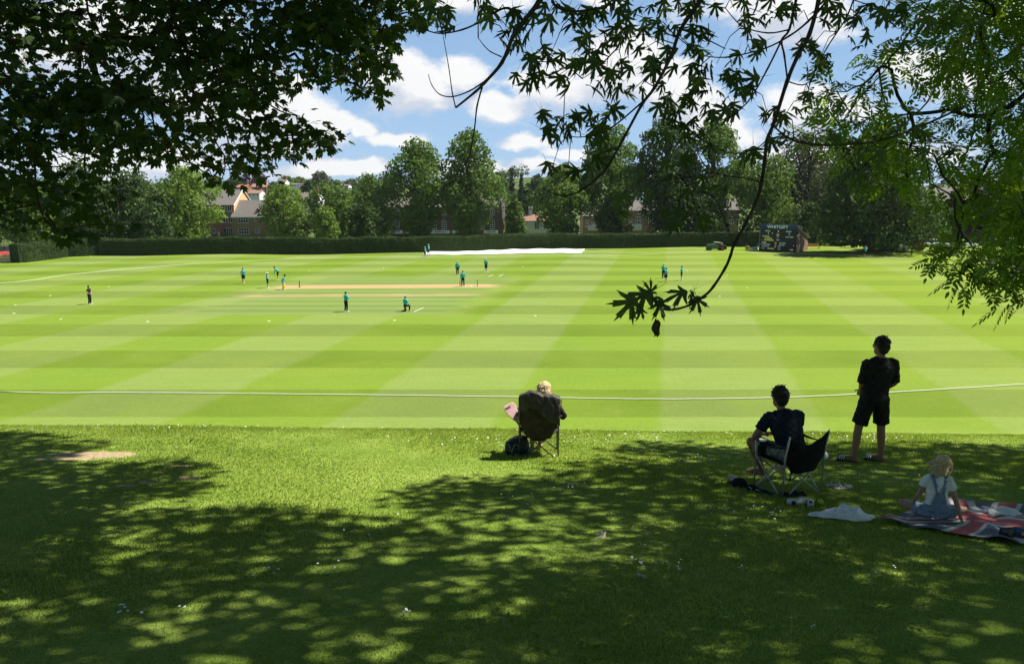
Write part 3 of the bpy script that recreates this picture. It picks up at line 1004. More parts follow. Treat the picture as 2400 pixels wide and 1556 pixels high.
# ------------------------------------------------------------------ hedge
def hedge(name, label, line, height, half, leaf, nleaf, size, seed=3):
    r = np.random.default_rng(seed)
    pts = [Vector((p[0], p[1], 0)) for p in line]
    seg, acc = [], 0
    for a, b in zip(pts[:-1], pts[1:]):
        seg.append((acc, a, b))
        acc += (b - a).length
    nn = max(6, int(acc / 0.6))
    rows = []
    prof = [(-1, 0), (-1.0, .35), (-1.02, .75), (-.97, .93), (-.82, 1.0), (0, 1.01), (.82, 1.0), (.97, .93), (1.02, .75), (1, 0)]

    def frame(s):
        for k, (a0, a, b) in enumerate(seg):
            L = (b - a).length
            if s <= a0 + L or k == len(seg) - 1:
                d = (b - a).normalized()
                return a + d * (s - a0), d
    surf, nrm = [], []
    for i in range(nn + 1):
        s = acc * i / nn
        c, d = frame(s)
        side = Vector((d.y, -d.x, 0))             # towards the field
        row = []
        for (o, h) in prof:
            hh = height * h * (1 + 0.030 * math.sin(s * .55) + 0.022 * math.sin(s * 1.7) + .018 * math.sin(s * .17))
            p = c - side * (o * (half + .09 * math.sin(s * .8 + h * 3) * math.sin(s * .33) + r.uniform(-.07, .07)))
            p.z = float(hz(p.x, p.y)) + hh + r.uniform(-.04, .04) * (h > .5) - (0.2 if h == 0 else 0)
            row.append(p)
        rows.append(row)
    mb = MB()
    mb.grid(rows)
    m = len(prof)
    mb.f.append(tuple(range(m)))
    mb.f.append(tuple(reversed(range(nn * m, nn * m + m))))
    root = mb.build(name, MATS.get("hedge_core") or mat("hedge_core", (0.028, 0.045, 0.014), 0.95, 0.3, 3.0, 0.1), smooth=False)
    tag(root, label, "hedge")
    A = np.array([[tuple(p) for p in row] for row in rows])
    # leaves over the faces
    i = r.integers(0, nn, nleaf)
    wts = np.array([1.0, 1.2, .8, .9, 3.4, 3.4, .6, .3, .2])
    j = r.choice(m - 1, nleaf, p=wts / wts.sum())
    u, v = r.uniform(0, 1, (nleaf, 1)), r.uniform(0, 1, (nleaf, 1))
    P = A[i, j] * (1 - u) * (1 - v) + A[i + 1, j] * u * (1 - v) + A[i, j + 1] * (1 - u) * v + A[i + 1, j + 1] * u * v
    N = np.cross(A[i + 1, j] - A[i, j], A[i, j + 1] - A[i, j])
    N /= np.linalg.norm(N, axis=1, keepdims=True) + 1e-9
    N *= np.sign((N * (P - A[i].mean(1))).sum(1, keepdims=True) + 1e-9)
    P = P + N * r.uniform(-.03, .13, (nleaf, 1))
    nor = N + r.normal(size=(nleaf, 3)) * .6
    ax = np.cross(N, r.normal(size=(nleaf, 3)))
    me = scatter_mesh("foliage", LEAF4, LEAF4F, P, basis(ax, nor), size * r.uniform(.6, 1.4, nleaf))
    link("foliage", me, root, leaf)
    return root


M_HEDGE = leaf_mat("hedge_leaf", (0.020, 0.042, 0.010), (0.048, 0.080, 0.018), 0.12, None, .7, .1)
_hp = [(42, 616.0), (70, 613.5), (100, 610), (160, 602.5), (240, 599)]
_hp2 = [(350, 600), (520, 598.5), (703, 596.5), (878, 593.5), (1050, 590.5), (1250, 586), (1450, 581), (1575, 578.5), (1700, 577), (1790, 577)]


def hline(pts, back):
    out = []
    for (px, py) in pts:
        # the field ground is level here; meet it at its mean height
        d = ray(px, py)
        t = -10.55 / d[2]
        out.append((d[0] * t, d[1] * t + back))
    return out


_l = hline(_hp, 0.0)
_l2 = hline(_hp2, 1.0)
_l = [(x - 0.8, y + 0.6) for x, y in _l]
hedge("clipped_hedge", "long clipped dark green hedge closing off the far side of the field", _l + _l2, 2.62, 0.95, M_HEDGE, 80000, 0.17)
# ------------------------------------------------------------------ leaf templates
def polar_leaf(right, cy=0.25, droop=0.22, pet=0.0):
    """a lobed leaf from (angle, radius) of its right half, tip first; base at the origin, tip at y = 1"""
    full = [(a, r) for a, r in right] + [(180 - a, r) for a, r in reversed(right) if abs(a - 90) > 0.1]
    V = [(0, cy, 0.0)]
    for a, r in full:
        x, y = r * math.cos(R(a)), cy + r * math.sin(R(a))
        V.append((x, y, -droop * (x * x * 1.1 + max(0, y - cy) ** 2 * 1.2)))
    n = len(full)
    Fc = [(0, 1 + (i + 1) % n, 1 + i) for i in range(n)]
    if pet:
        o = len(V)
        V += [(0.012, 0.06, 0), (-0.012, 0.06, 0), (0.0, -pet, 0.10 * pet)]
        Fc.append((o, o + 1, o + 2))
    return V, Fc


SILVER = polar_leaf([(90, .76), (86, .54), (81, .56), (79, .37), (70, .15), (61, .33), (57, .52), (51, .49), (47, .70), (42, .46), (36, .49), (32, .31), (19, .14), (9, .32),
                     (1, .49), (-8, .32), (-23, .20), (-75, .17)], 0.26, 0.42, 0.55)
SYCA = polar_leaf([(90, .66), (80, .52), (72, .44), (65, .33), (57, .46), (48, .62), (38, .50), (30, .42), (22, .32), (8, .42), (-4, .40), (-35, .30), (-75, .18)], 0.32, 0.25, 0.30)
SIMPLE = ([(0, 0, 0), (.30, .28, -.03), (.26, .62, -.06), (0, 1, -.14), (-.26, .62, -.06), (-.30, .28, -.03)], [(0, 1, 2, 3, 4, 5)])


def ash_template():
    V, Fc = [], []
    o = 0
    V += [(0.006, 0, 0), (-0.006, 0, 0), (0, 1.0, -0.16)]
    Fc.append((0, 1, 2))
    for k in range(5):
        t = 0.30 + 0.165 * k
        z = -0.16 * t * t
        for s in ((-1, 1) if k < 4 else (0,)):
            o = len(V)
            L, wd = 0.34 * (1.0 if k < 3 else 0.9), 0.058
            if s == 0:
                dx, dy = 0.0, 1.0
            else:
                dx, dy = s * math.cos(R(38)), math.sin(R(38))
            nx, ny = -dy, dx
            for (u, v, dz) in ((0.02, 0, 0), (.35, 1, -.01), (.68, .75, -.03), (1, 0, -.07), (.68, -.75, -.03), (.35, -1, -.01)):
                V.append((dx * u * L + nx * v * wd, t + dy * u * L + ny * v * wd, z + dz))
            Fc.append(tuple(range(o, o + 6)))
    return V, Fc


ASH = ash_template()

M_SYC = leaf_mat("sycamore_leaf", (0.018, 0.040, 0.009), (0.042, 0.076, 0.016), 0.24, (2.2, 2.2, 0.8))
M_SIL = leaf_mat("silver_maple_leaf", (0.026, 0.052, 0.016), (0.058, 0.095, 0.028), 0.30, (2.4, 2.3, 0.7))
M_ASH = leaf_mat("ash_leaf", (0.055, 0.118, 0.016), (0.125, 0.205, 0.032), 0.48, (2.4, 2.2, 0.6))


def in_poly(poly, x, y):
    c = False
    n = len(poly)
    j = n - 1
    for i in range(n):
        xi, yi = poly[i]
        xj, yj = poly[j]
        if (yi > y) != (yj > y) and x < (xj - xi) * (y - yi) / (yj - yi) + xi:
            c = not c
        j = i
    return c


def skeleton(roots, pts, rmin=0.004, power=0.42, bias=0.35):
    """connects every cluster to the growing tree; returns nodes, parents and radii"""
    roots = np.array(roots, float)
    pts = np.array(pts, float)
    nr = len(roots)
    d0 = np.min(np.linalg.norm(pts[:, None] - roots[None], axis=2), axis=1)
    order = np.argsort(d0)
    nodes = list(roots)
    par = [-1] + list(range(nr - 1))
    dist = [0.0]
    for i in range(1, nr):
        dist.append(dist[-1] + np.linalg.norm(roots[i] - roots[i - 1]))
    cl = np.zeros(len(pts), int)
    for k in order:
        p = pts[k]
        A = np.array(nodes)
        d = np.linalg.norm(A - p, axis=1)
        cost = d + bias * np.array(dist) * 0.35
        b = int(np.argmin(cost))
        q = A[b]
        # a bend on the way keeps the twigs from being straight rods
        if d[b] > 0.5:
            m = q * 0.5 + p * 0.5 + rng.normal(0, .05, 3) * d[b] + np.array([0, 0, 0.06 * d[b]])
            nodes.append(m)
            par.append(b)
            dist.append(dist[b] + d[b] * .5)
            b = len(nodes) - 1
        nodes.append(p)
        par.append(b)
        dist.append(dist[b] + np.linalg.norm(p - nodes[b]))
        cl[k] = len(nodes) - 1
    n = len(nodes)
    cnt = np.ones(n)
    for i in range(n - 1, 0, -1):
        if par[i] >= 0:
            cnt[par[i]] += cnt[i]
    rad = rmin * cnt ** power
    return np.array(nodes), np.array(par), rad, cl, nr


def tubes(nodes, par, rad, start):
    k = 6
    idx = np.array([i for i in range(len(nodes)) if par[i] >= 0 and i >= start])
    A0, B0 = nodes[par[idx]], nodes[idx]
    R0 = np.minimum(rad[par[idx]], rad[idx] * 1.35)
    R1 = rad[idx]
    ln = np.linalg.norm(B0 - A0, axis=1, keepdims=True)
    pp = np.cross(B0 - A0, rng.normal(size=A0.shape))
    pp = pp / (np.linalg.norm(pp, axis=1, keepdims=True) + 1e-9) * ln * rng.uniform(.03, .13, (len(A0), 1)) - np.array([0, 0, .04]) * ln
    SEG = 4
    aa, bb_, ra_, rb_ = [], [], [], []
    for q in range(SEG):
        t0, t1 = q / SEG, (q + 1) / SEG
        aa.append(A0 + (B0 - A0) * t0 + pp * math.sin(math.pi * t0))
        bb_.append(A0 + (B0 - A0) * t1 + pp * math.sin(math.pi * t1))
        ra_.append(R0 + (R1 - R0) * t0)
        rb_.append(R0 + (R1 - R0) * t1)
    a, b = np.concatenate(aa), np.concatenate(bb_)
    ra, rb = np.concatenate(ra_), np.concatenate(rb_)
    idx = np.tile(idx, SEG)
    d = b - a
    d /= np.linalg.norm(d, axis=1, keepdims=True) + 1e-9
    u = np.cross(d, np.array([0.31, 0.77, 0.55]))
    u /= np.linalg.norm(u, axis=1, keepdims=True)
    v = np.cross(d, u)
    ang = np.arange(k) * 2 * np.pi / k
    ring = np.cos(ang)[None, :, None] * u[:, None] + np.sin(ang)[None, :, None] * v[:, None]
    V = np.concatenate([(a - d * ra[:, None] * .3)[:, None] + ring * ra[:, None, None], (b + d * rb[:, None] * .3)[:, None] + ring * rb[:, None, None]], 1)
    f = []
    for i in range(k):
        j = (i + 1) % k
        f.append((i, j, j + k, i + k))
    f = np.array(f).ravel()
    n = len(idx)
    loops = (f[None] + (np.arange(n) * 2 * k)[:, None]).ravel()
    return V.reshape(-1, 3), loops, np.full(n * k, 4)


def leaf_cloud(tpl, C, per, rad, flat, size, rg, droop=0.5, out=None, face=None):
    """per leaves round every cluster centre"""
    C = np.repeat(np.asarray(C, float), per, axis=0)
    n = len(C)
    rad = np.repeat(np.broadcast_to(rad, (n // per,)), per)
    a = rg.uniform(0, 2 * np.pi, n)
    q = np.sqrt(rg.uniform(0.02, 1, n)) * rad
    off = np.stack([np.cos(a) * q, np.sin(a) * q, rg.normal(0, 1, n) * flat * rad], -1)
    P = C + off
    d = off / (np.linalg.norm(off, axis=1, keepdims=True) + 1e-6)
    ax = d * 0.8 + rg.normal(0, .45, (n, 3)) + np.array([0, 0, -droop])
    nor = np.array([0, 0, 1.0]) + rg.normal(0, .42, (n, 3)) + d * 0.35
    if face is not None:
        nor = nor + face
    s = size * rg.uniform(.7, 1.25, n)
    V = np.einsum('nij,kj->nki', basis(ax, nor), np.asarray(tpl[0], float)) * s[:, None, None] + P[:, None]
    k = len(tpl[0])
    lp = np.concatenate([np.array(f) for f in tpl[1]])
    tot = np.tile(np.array([len(f) for f in tpl[1]]), n)
    loops = (lp[None] + (np.arange(n) * k)[:, None]).ravel()
    return V.reshape(-1, 3), loops, tot


def near_tree(name, label, trunk, clusters_pts, leaf_parts, leafm, bark, rmin, power, extra=None, group=None, cat="tree"):
    base = Vector(trunk[0][0])
    root = empty(name, base)
    tag(root, label, cat, group)
    mb = MB()
    mb.tube([Vector(p) - base for p, r in trunk], [r for p, r in trunk], 14)
    mb.build("trunk", bark, root, smooth=True)
    bb = np.array(tuple(base))
    nodes, par, rad, cl, nr = skeleton([np.array(p, float) for p, r in trunk[len(trunk) // 2:]], clusters_pts, rmin, power)
    rad = np.minimum(rad, 0.16)
    parts = [tubes(nodes - bb, par, rad, nr)]
    if extra:
        parts += [(v - bb, l, t) for v, l, t in extra]
    V, L, S, T = join_np(parts)
    link("branches", np_mesh("branches", V, L, S, T, smooth=True), root, bark)
    V, L, S, T = join_np([(v - bb, l, t) for v, l, t in leaf_parts])
    link("crown", np_mesh("crown", V, L, S, T), root, leafm)
    return root


# ------------------------------------------------------------------ where the shade lies on the bank, and so how the crowns stand overhead
SHADE = [[(-500, 1005), (0, 1012), (130, 1038), (215, 1050), (110, 1072), (105, 1090), (235, 1092), (440, 1080), (470, 1108), (445, 1150), (380, 1172), (210, 1178), (330, 1200), (480, 1206), (620, 1188),
          (700, 1204), (880, 1196), (1000, 1150), (1060, 1122), (1200, 1130), (1420, 1108), (1300, 1092), (1500, 1082), (1440, 1066), (1490, 1044), (1640, 1042), (1760, 1058), (1990, 1040), (2100, 1050),
          (2250, 1044), (2400, 1050), (2900, 1040), (2900, 1900), (-500, 1900)]]
LIT = [(260, 1190, 130, 14), (190, 1275, 110, 26), (330, 1262, 90, 18), (560, 1178, 60, 10), (850, 1208, 90, 14), (1010, 1222, 120, 20), (900, 1265, 70, 12), (1480, 1245, 150, 26), (1350, 1285, 130, 40),
       (1290, 1330, 90, 24), (1720, 1250, 190, 24), (1900, 1338, 90, 15), (2180, 1362, 110, 26), (2110, 1350, 60, 14), (1650, 1368, 60, 22), (1440, 1392, 60, 14), (200, 1412, 70, 16), (440, 1446, 36, 16),
       (225, 1482, 70, 18), (500, 1475, 60, 16), (1110, 1378, 60, 24), (930, 1388, 50, 14), (1070, 1160, 70, 10), (1900, 1250, 90, 14), (1620, 1435, 60, 14), (1500, 1330, 60, 20), (1200, 1235, 100, 18),
       (2300, 1390, 60, 16), (2330, 1300, 60, 10), (60, 1265, 50, 16), (390, 1545, 40, 12), (1290, 1440, 50, 14), (1700, 1410, 60, 12), (1000, 1290, 80, 14), (760, 1290, 60, 10), (2350, 1130, 60, 10), (1380, 1300, 110, 46), (1560, 1262, 110, 30), (1800, 1262, 120, 16), (1340, 1225, 110, 20), (2120, 1385, 50, 14), (1960, 1100, 60, 7), (1560, 1080, 50, 6)]


def to_px(P):
    x, y, z = P[..., 0], P[..., 1], P[..., 2]
    f = y * CP_ - z * SP_
    u = y * SP_ + z * CP_
    return 1200 + F * x / f, 778 - F * u / f


POLY_A = [(1985, 160), (2000, 120), (2060, 110), (2090, 50), (2120, -30), (2120, -420), (2720, -420), (2720, 770), (2420, 712), (2366, 690), (2392, 655), (2335, 660), (2290, 650), (2262, 640), (2205, 618), (2185, 604), (2215, 585),
          (2190, 545), (2215, 480), (2180, 440), (2090, 440), (2000, 400), (1960, 350), (1905, 325), (1895, 285), (1925, 240), (1905, 225), (1930, 195)]


LIT = [q for i, q in enumerate(LIT) if (q[1] < 1340 and (q[0] > 1000 or q[1] < 1240 or i % 3)) or (q[1] < 1460 and (q[0] > 1000 or i % 2))]


def shade_clusters():
    step = 0.30
    out = []
    for y in np.arange(0.2, 15.0, step):
        for x in np.arange(-13, 11, step):
            xx, yy = x + rng.uniform(-.13, .13), y + rng.uniform(-.13, .13)
            g = np.array([xx, yy, float(hz(xx, yy))])
            if yy > 2.6:
                px, py = to_px(g)
                if not any(in_poly(p, px, py) for p in SHADE):
                    continue
                lit = False
                for (cx, cy, rx, ry) in LIT:
                    w = ((px - cx) / (rx * 1.3)) ** 2 + ((py - cy) / (ry * 1.05)) ** 2
                    if w < 1.0 + .45 * math.sin(xx * 5.3 + 2 * math.sin(yy * 4.1)) + .25 * math.sin(yy * 9 - xx * 4) + rng.uniform(-.2, .2):
                        lit = True
                        break
                if lit and rng.uniform() < (.66 if py > 1345 else .86):
                    continue
            if rng.uniform() < 0.03:
                continue
            # the crown point lies up the sun's ray, clear above the picture's upper edge
            # what hangs low on the right shades its own ground
                if any(in_poly(POLY_A, *to_px(g + np.array(tuple(SUNV)) / SUNV.z * q)) and 4.6 < (g + np.array(tuple(SUNV)) / SUNV.z * q)[1] < 9 for q in (1.5, 2.5, 3.5, 4.5, 5.5)) and rng.uniform() < .55:
                    continue
            h = rng.uniform(8.2, 11.6)
            c = g + np.array(tuple(SUNV)) / SUNV.z * h
            k = 0
            while c[2] < 0.262 * c[1] + 0.75 and k < 20:
                h += 0.35
                c = g + np.array(tuple(SUNV)) / SUNV.z * h
                k += 1
            out.append(c)
    for _ in range(620):  # unseen leaf groups behind the viewpoint, added to deepen the bank's shade
        out.append(np.array([rng.uniform(-15, 16), rng.uniform(-13, 2.2), rng.uniform(3.0, 8.0)]))
    return np.array(out)


SH = shade_clusters()
# share the overhead crown between the sycamore on the left, the silver maple and the ash
is_left = SH[:, 0] < -0.2 + 0.25 * np.sin(SH[:, 1] * 1.3)
is_ash = (~is_left) & (SH[:, 0] > 6.6 + 0.4 * np.sin(SH[:, 1]) - 0.25 * (SH[:, 1] - 8))
is_map = (~is_left) & (~is_ash)

# ---- sycamore on the left
POLY_L = [(-260, -420), (1000, -420), (1010, -20), (1020, 40), (955, 78), (905, 95), (925, 150), (900, 178), (898, 240), (850, 238), (795, 205), (740, 196), (695, 218), (640, 205), (620, 240), (690, 262), (755, 298),
          (798, 325), (788, 348), (730, 356), (700, 380), (640, 362), (598, 382), (645, 425), (618, 418), (575, 398), (545, 440), (500, 430), (470, 405), (420, 380), (370, 368), (300, 376), (255, 392), (290, 415), (345, 470),
          (335, 505), (312, 540), (250, 542), (190, 565), (120, 545), (60, 548), (0, 535), (-260, 530)]


def sycamore():
    r = np.random.default_rng(21)
    C, RR = [], []
    tries = 0
    while len(C) < 820 and tries < 30000:
        tries += 1
        px, py = r.uniform(-250, 1020), r.uniform(-400, 590)
        if not in_poly(POLY_L, px, py):
            continue
        low = py > 395 and px < 360
        if low and r.uniform() < 0.40:
            continue
        if 0.5 + 0.5 * math.sin(px * 0.011 + py * 0.035) * math.sin(py * 0.05 - px * 0.006) < r.uniform(0, .5):
            continue
        Y = r.uniform(6.6, 9.8)
        p = at(px, py, Y)
        rad = 0.36
        k = F / (Y * CP_)
        for q in range(8):
            a = q * math.pi / 4
            if not in_poly(POLY_L, px + math.cos(a) * rad * k, py + math.sin(a) * rad * k * 0.5):
                rad *= 0.80
        C.append(p)
        RR.append(max(rad, 0.09))
    for (px, py) in ((790, 326), (770, 318), (745, 312), (720, 306), (740, 336), (700, 330), (680, 300), (665, 320), (690, 350), (640, 300), (650, 340), (620, 330), (600, 300), (610, 360), (580, 340), (630, 275), (600, 270),
                     (640, 415), (625, 395), (600, 385), (560, 400), (575, 370), (540, 420), (530, 390), (895, 225), (880, 205), (860, 220), (915, 150), (895, 165), (870, 180), (840, 200), (820, 170), (880, 130), (910, 110),
                     (930, 70), (960, 55), (990, 40), (1005, 15), (950, 30), (900, 60), (780, 180), (740, 180), (700, 200), (660, 190), (800, 150), (500, 415), (470, 390), (550, 350), (520, 340), (560, 310)):
        C.append(at(px, py, r.uniform(7.2, 8.8)))
        RR.append(r.uniform(.11, .17))
    C, RR = np.array(C), np.array(RR)
    over = SH[is_left]
    lv = [leaf_cloud(SYCA, C[i:i + 1], max(5, int(24 * (RR[i] / 0.36) ** 1.4)), RR[i], 0.20, 0.105, r, 0.55) for i in range(len(C))]
    lv.append(leaf_cloud(SIMPLE, over, 30, 0.36, 0.35, 0.19, r, 0.2))
    fl = np.stack([r.uniform(-24, -8, 260), r.uniform(-8, 13, 260), r.uniform(.2, 8, 260)], -1)  # unseen flank foliage, added to block side light from the bank
    fl = fl[fl[:, 0] < -0.80 * np.maximum(fl[:, 1], 0) - 2.5]
    lv.append(leaf_cloud(SIMPLE, fl, 40, 0.9, 0.5, 0.24, r, 0.3))
    # upper crown, above and behind the view
    up = np.stack([r.uniform(-13, -1.5, 160), r.uniform(2.5, 11.5, 160), r.uniform(4.6, 8.6, 160)], -1)
    up = up[up[:, 2] > 0.262 * up[:, 1] + 1.0]
    lv.append(leaf_cloud(SIMPLE, up, 22, 0.7, 0.4, 0.18, r, 0.3))
    bx, by = -9.2, 6.4
    bz = float(hz(bx, by))
    trunk = [((bx, by, bz - .3), .48), ((bx, by, bz + .5), .38), ((bx + .1, by, bz + 2.2), .33), ((bx + .3, by + .1, bz + 3.8), .29), ((bx + .7, by + .2, bz + 5.2), .24), ((bx + 1.3, by + .2, bz + 6.8), .19),
             ((bx + 2.0, by + .1, bz + 8.5), .12), ((bx + 2.6, by, bz + 10.2), .06)]
    return near_tree("sycamore_tree", "large dark sycamore whose leafy boughs hang across the upper left sky", trunk, np.concatenate([C, over, up]), lv, M_SYC, M_BARKD, 0.0042, 0.46)


sycamore()

# ---- silver maple whose twigs hang before the sky
TW = [  # (px, py, distance), then radius at both ends in metres
    ([(1290, -60, 3.3), (1266, 0, 3.3), (1223, 57, 3.3), (1202, 87, 3.3), (1176, 148, 3.3), (1135, 195, 3.3), (1115, 215, 3.3), (1068, 253, 3.3)], .0165, .006),
    ([(1068, 253, 3.3), (1060, 218, 3.31), (1052, 160, 3.33), (1038, 81, 3.36)], .004, .002),
    ([(1130, 205, 3.3), (1118, 250, 3.28), (1112, 303, 3.27), (1100, 366, 3.26), (1078, 412, 3.25), (1040, 440, 3.25)], .0055, .002),
    ([(1176, 134, 3.3), (1150, 122, 3.3), (1135, 108, 3.3), (1121, 90, 3.3)], .004, .002),
    ([(1132, 194, 3.3), (1100, 214, 3.32), (1061, 227, 3.34), (1031, 222, 3.35), (1012, 200, 3.36), (1004, 175, 3.37)], .005, .002),
    ([(1225, 50, 3.32), (1192, 20, 3.36), (1160, 30, 3.4), (1135, 47, 3.42), (1085, 70, 3.45), (1034, 79, 3.48), (1000, 72, 3.5), (970, 60, 3.5)], .008, .003),
    ([(1660, -60, 3.6), (1643, 0, 3.6), (1619, 34, 3.6), (1592, 77, 3.6), (1572, 134, 3.6), (1535, 205, 3.58), (1505, 245, 3.56), (1461, 326, 3.52), (1424, 391, 3.5), (1400, 417, 3.48), (1372, 440, 3.46), (1335, 458, 3.45), (1300, 455, 3.45), (1270, 440, 3.45)], .015, .0028),
    ([(1505, 240, 3.56), (1440, 295, 3.6), (1400, 315, 3.6), (1350, 322, 3.6), (1320, 312, 3.6)], .006, .002),
    ([(1310, -40, 3.4), (1295, 5, 3.4), (1330, 26, 3.42), (1380, 24, 3.45), (1440, 10, 3.5)], .010, .005),
    ([(1280, 60, 3.35), (1268, 100, 3.35), (1300, 160, 3.36), (1320, 195, 3.36)], .005, .002),
    ([(1600, 70, 3.6), (1660, 95, 3.65), (1700, 115, 3.7)], .006, .003),
    ([(1450, 110, 3.5), (1400, 160, 3.45), (1365, 185, 3.42)], .005, .002),
    ([(1925, -60, 3.9), (1919, 0, 3.9), (1896, 84, 3.85), (1869, 134, 3.82), (1845, 191, 3.8), (1815, 286, 3.74), (1798, 329, 3.7), (1792, 380, 3.66), (1784, 431, 3.6), (1772, 475, 3.55), (1745, 530, 3.48), (1720, 575, 3.4),
      (1712, 600, 3.36), (1700, 628, 3.32), (1672, 672, 3.26), (1649, 695, 3.22), (1618, 714, 3.2), (1587, 724, 3.18), (1563, 726, 3.17), (1546, 722, 3.16)], .0150, .0058),
    ([(1880, -40, 4.0), (1866, 0, 4.0), (1850, 70, 3.95), (1832, 95, 3.92), (1838, 130, 3.9), (1845, 185, 3.85)], .010, .006),
    ([(1960, -40, 4.1), (1940, 0, 4.1), (1895, 50, 4.0), (1850, 85, 3.95), (1790, 115, 3.9), (1700, 135, 3.85), (1640, 130, 3.8)], .010, .003),
    ([(1832, 95, 3.9), (1800, 160, 3.9), (1760, 230, 3.85), (1720, 270, 3.8), (1680, 300, 3.8)], .007, .003),
    ([(1850, 70, 3.95), (1800, 78, 3.95), (1740, 62, 3.95), (1700, 20, 3.9)], .006, .003),
    ([(2010, -30, 4.2), (1985, 40, 4.15), (1940, 110, 4.05), (1905, 180, 4.0), (1890, 230, 3.98)], .007, .002),
    ([(1784, 431, 3.6), (1760, 420, 3.6), (1700, 412, 3.65), (1660, 405, 3.7), (1600, 420, 3.75)], .005, .002),
    ([(1806, 320, 3.7), (1770, 350, 3.75), (1720, 360, 3.8), (1670, 345, 3.85)], .005, .002),
    ([(1845, 191, 3.8), (1880, 200, 3.8), (1905, 185, 3.8), (1920, 160, 3.8)], .005, .002),
    ([(1812, 295, 3.72), (1850, 325, 3.8), (1900, 338, 3.9), (1970, 340, 4.0), (2060, 330, 4.2), (2150, 300, 4.4), (2260, 250, 4.7)], .006, .010),
    ([(1720, 575, 3.4), (1680, 470, 3.5), (1640, 450, 3.6)], .003, .002),
]
CL = [(1010, 15, 5, 40), (1060, 25, 4, 30), (1120, 15, 6, 40), (970, 40, 3, 30), (1050, 62, 3, 30), (1190, 45, 5, 30), (1210, 90, 5, 35), (1240, 60, 5, 30), (1205, 118, 3, 22), (1240, 150, 5, 28), (1235, 188, 4, 25),
      (1290, 130, 5, 30), (1285, 30, 4, 30), (1262, 165, 4, 26), (1305, 180, 4, 25), (1325, 205, 3, 18), (1340, 50, 6, 38), (1390, 60, 9, 38), (1360, 100, 6, 34), (1430, 40, 8, 38), (1440, 100, 8, 38), (1380, 140, 6, 32),
      (1352, 150, 4, 25), (1470, 80, 8, 38), (1420, 190, 6, 32), (1460, 160, 6, 30), (1500, 120, 7, 36), (1530, 170, 7, 34), (1480, 215, 5, 30), (1415, 212, 4, 28),
      (1278, 285, 3, 16), (1310, 290, 4, 20), (1300, 308, 4, 18), (1330, 318, 3, 14), (1350, 285, 4, 20), (1376, 274, 4, 20), (1402, 290, 6, 26), (1392, 330, 6, 28), (1382, 368, 5, 28), (1432, 265, 3, 16), (1332, 396, 2, 16), (1292, 400, 2, 14),
      (1560, 30, 8, 42), (1545, 80, 7, 34), (1612, 20, 8, 42), (1660, 60, 7, 38), (1640, 110, 7, 38), (1600, 140, 7, 38), (1680, 150, 8, 42), (1640, 200, 9, 42), (1600, 230, 9, 42), (1560, 240, 7, 38), (1690, 210, 8, 42),
      (1740, 60, 5, 38), (1720, 20, 5, 38), (1760, 125, 4, 28), (1720, 180, 7, 34), (1740, 220, 6, 30), (1650, 270, 9, 42), (1590, 290, 9, 42), (1700, 270, 7, 38), (1550, 300, 7, 38), (1640, 322, 7, 38),
      (1800, 272, 4, 22), (1830, 285, 5, 22), (1850, 275, 4, 18), (1900, 110, 6, 28), (1920, 140, 6, 28), (1950, 150, 5, 28), (1908, 170, 3, 18), (1882, 222, 3, 18), (1890, 236, 4, 18), (1980, 60, 6, 38), (2000, 30, 6, 38),
      (1940, 30, 7, 38), (1870, 40, 5, 34), (1830, 30, 5, 34), (1785, 30, 5, 34), (1842, 315, 3, 14), (1816, 345, 2, 12), (1540, 505, 6, 42), (1590, 490, 6, 42), (1500, 470, 4, 38), (1640, 520, 4, 28), (1700, 420, 5, 46),
      (1750, 382, 4, 38), (1620, 420, 6, 46), (1560, 420, 5, 46), (1990, 350, 5, 30), (2030, 360, 4, 25), (2062, 380, 5, 24), (2010, 412, 4, 24), (1960, 330, 4, 26), (2040, 100, 6, 50), (2060, 40, 7, 50), (2110, 20, 6, 50),
      (2150, 90, 5, 46), (2200, 40, 6, 50), (2100, 300, 4, 40), (2160, 330, 5, 46), (2230, 330, 5, 46), (2250, 60, 6, 50), (1460, 25, 6, 36), (1520, 60, 5, 32)]


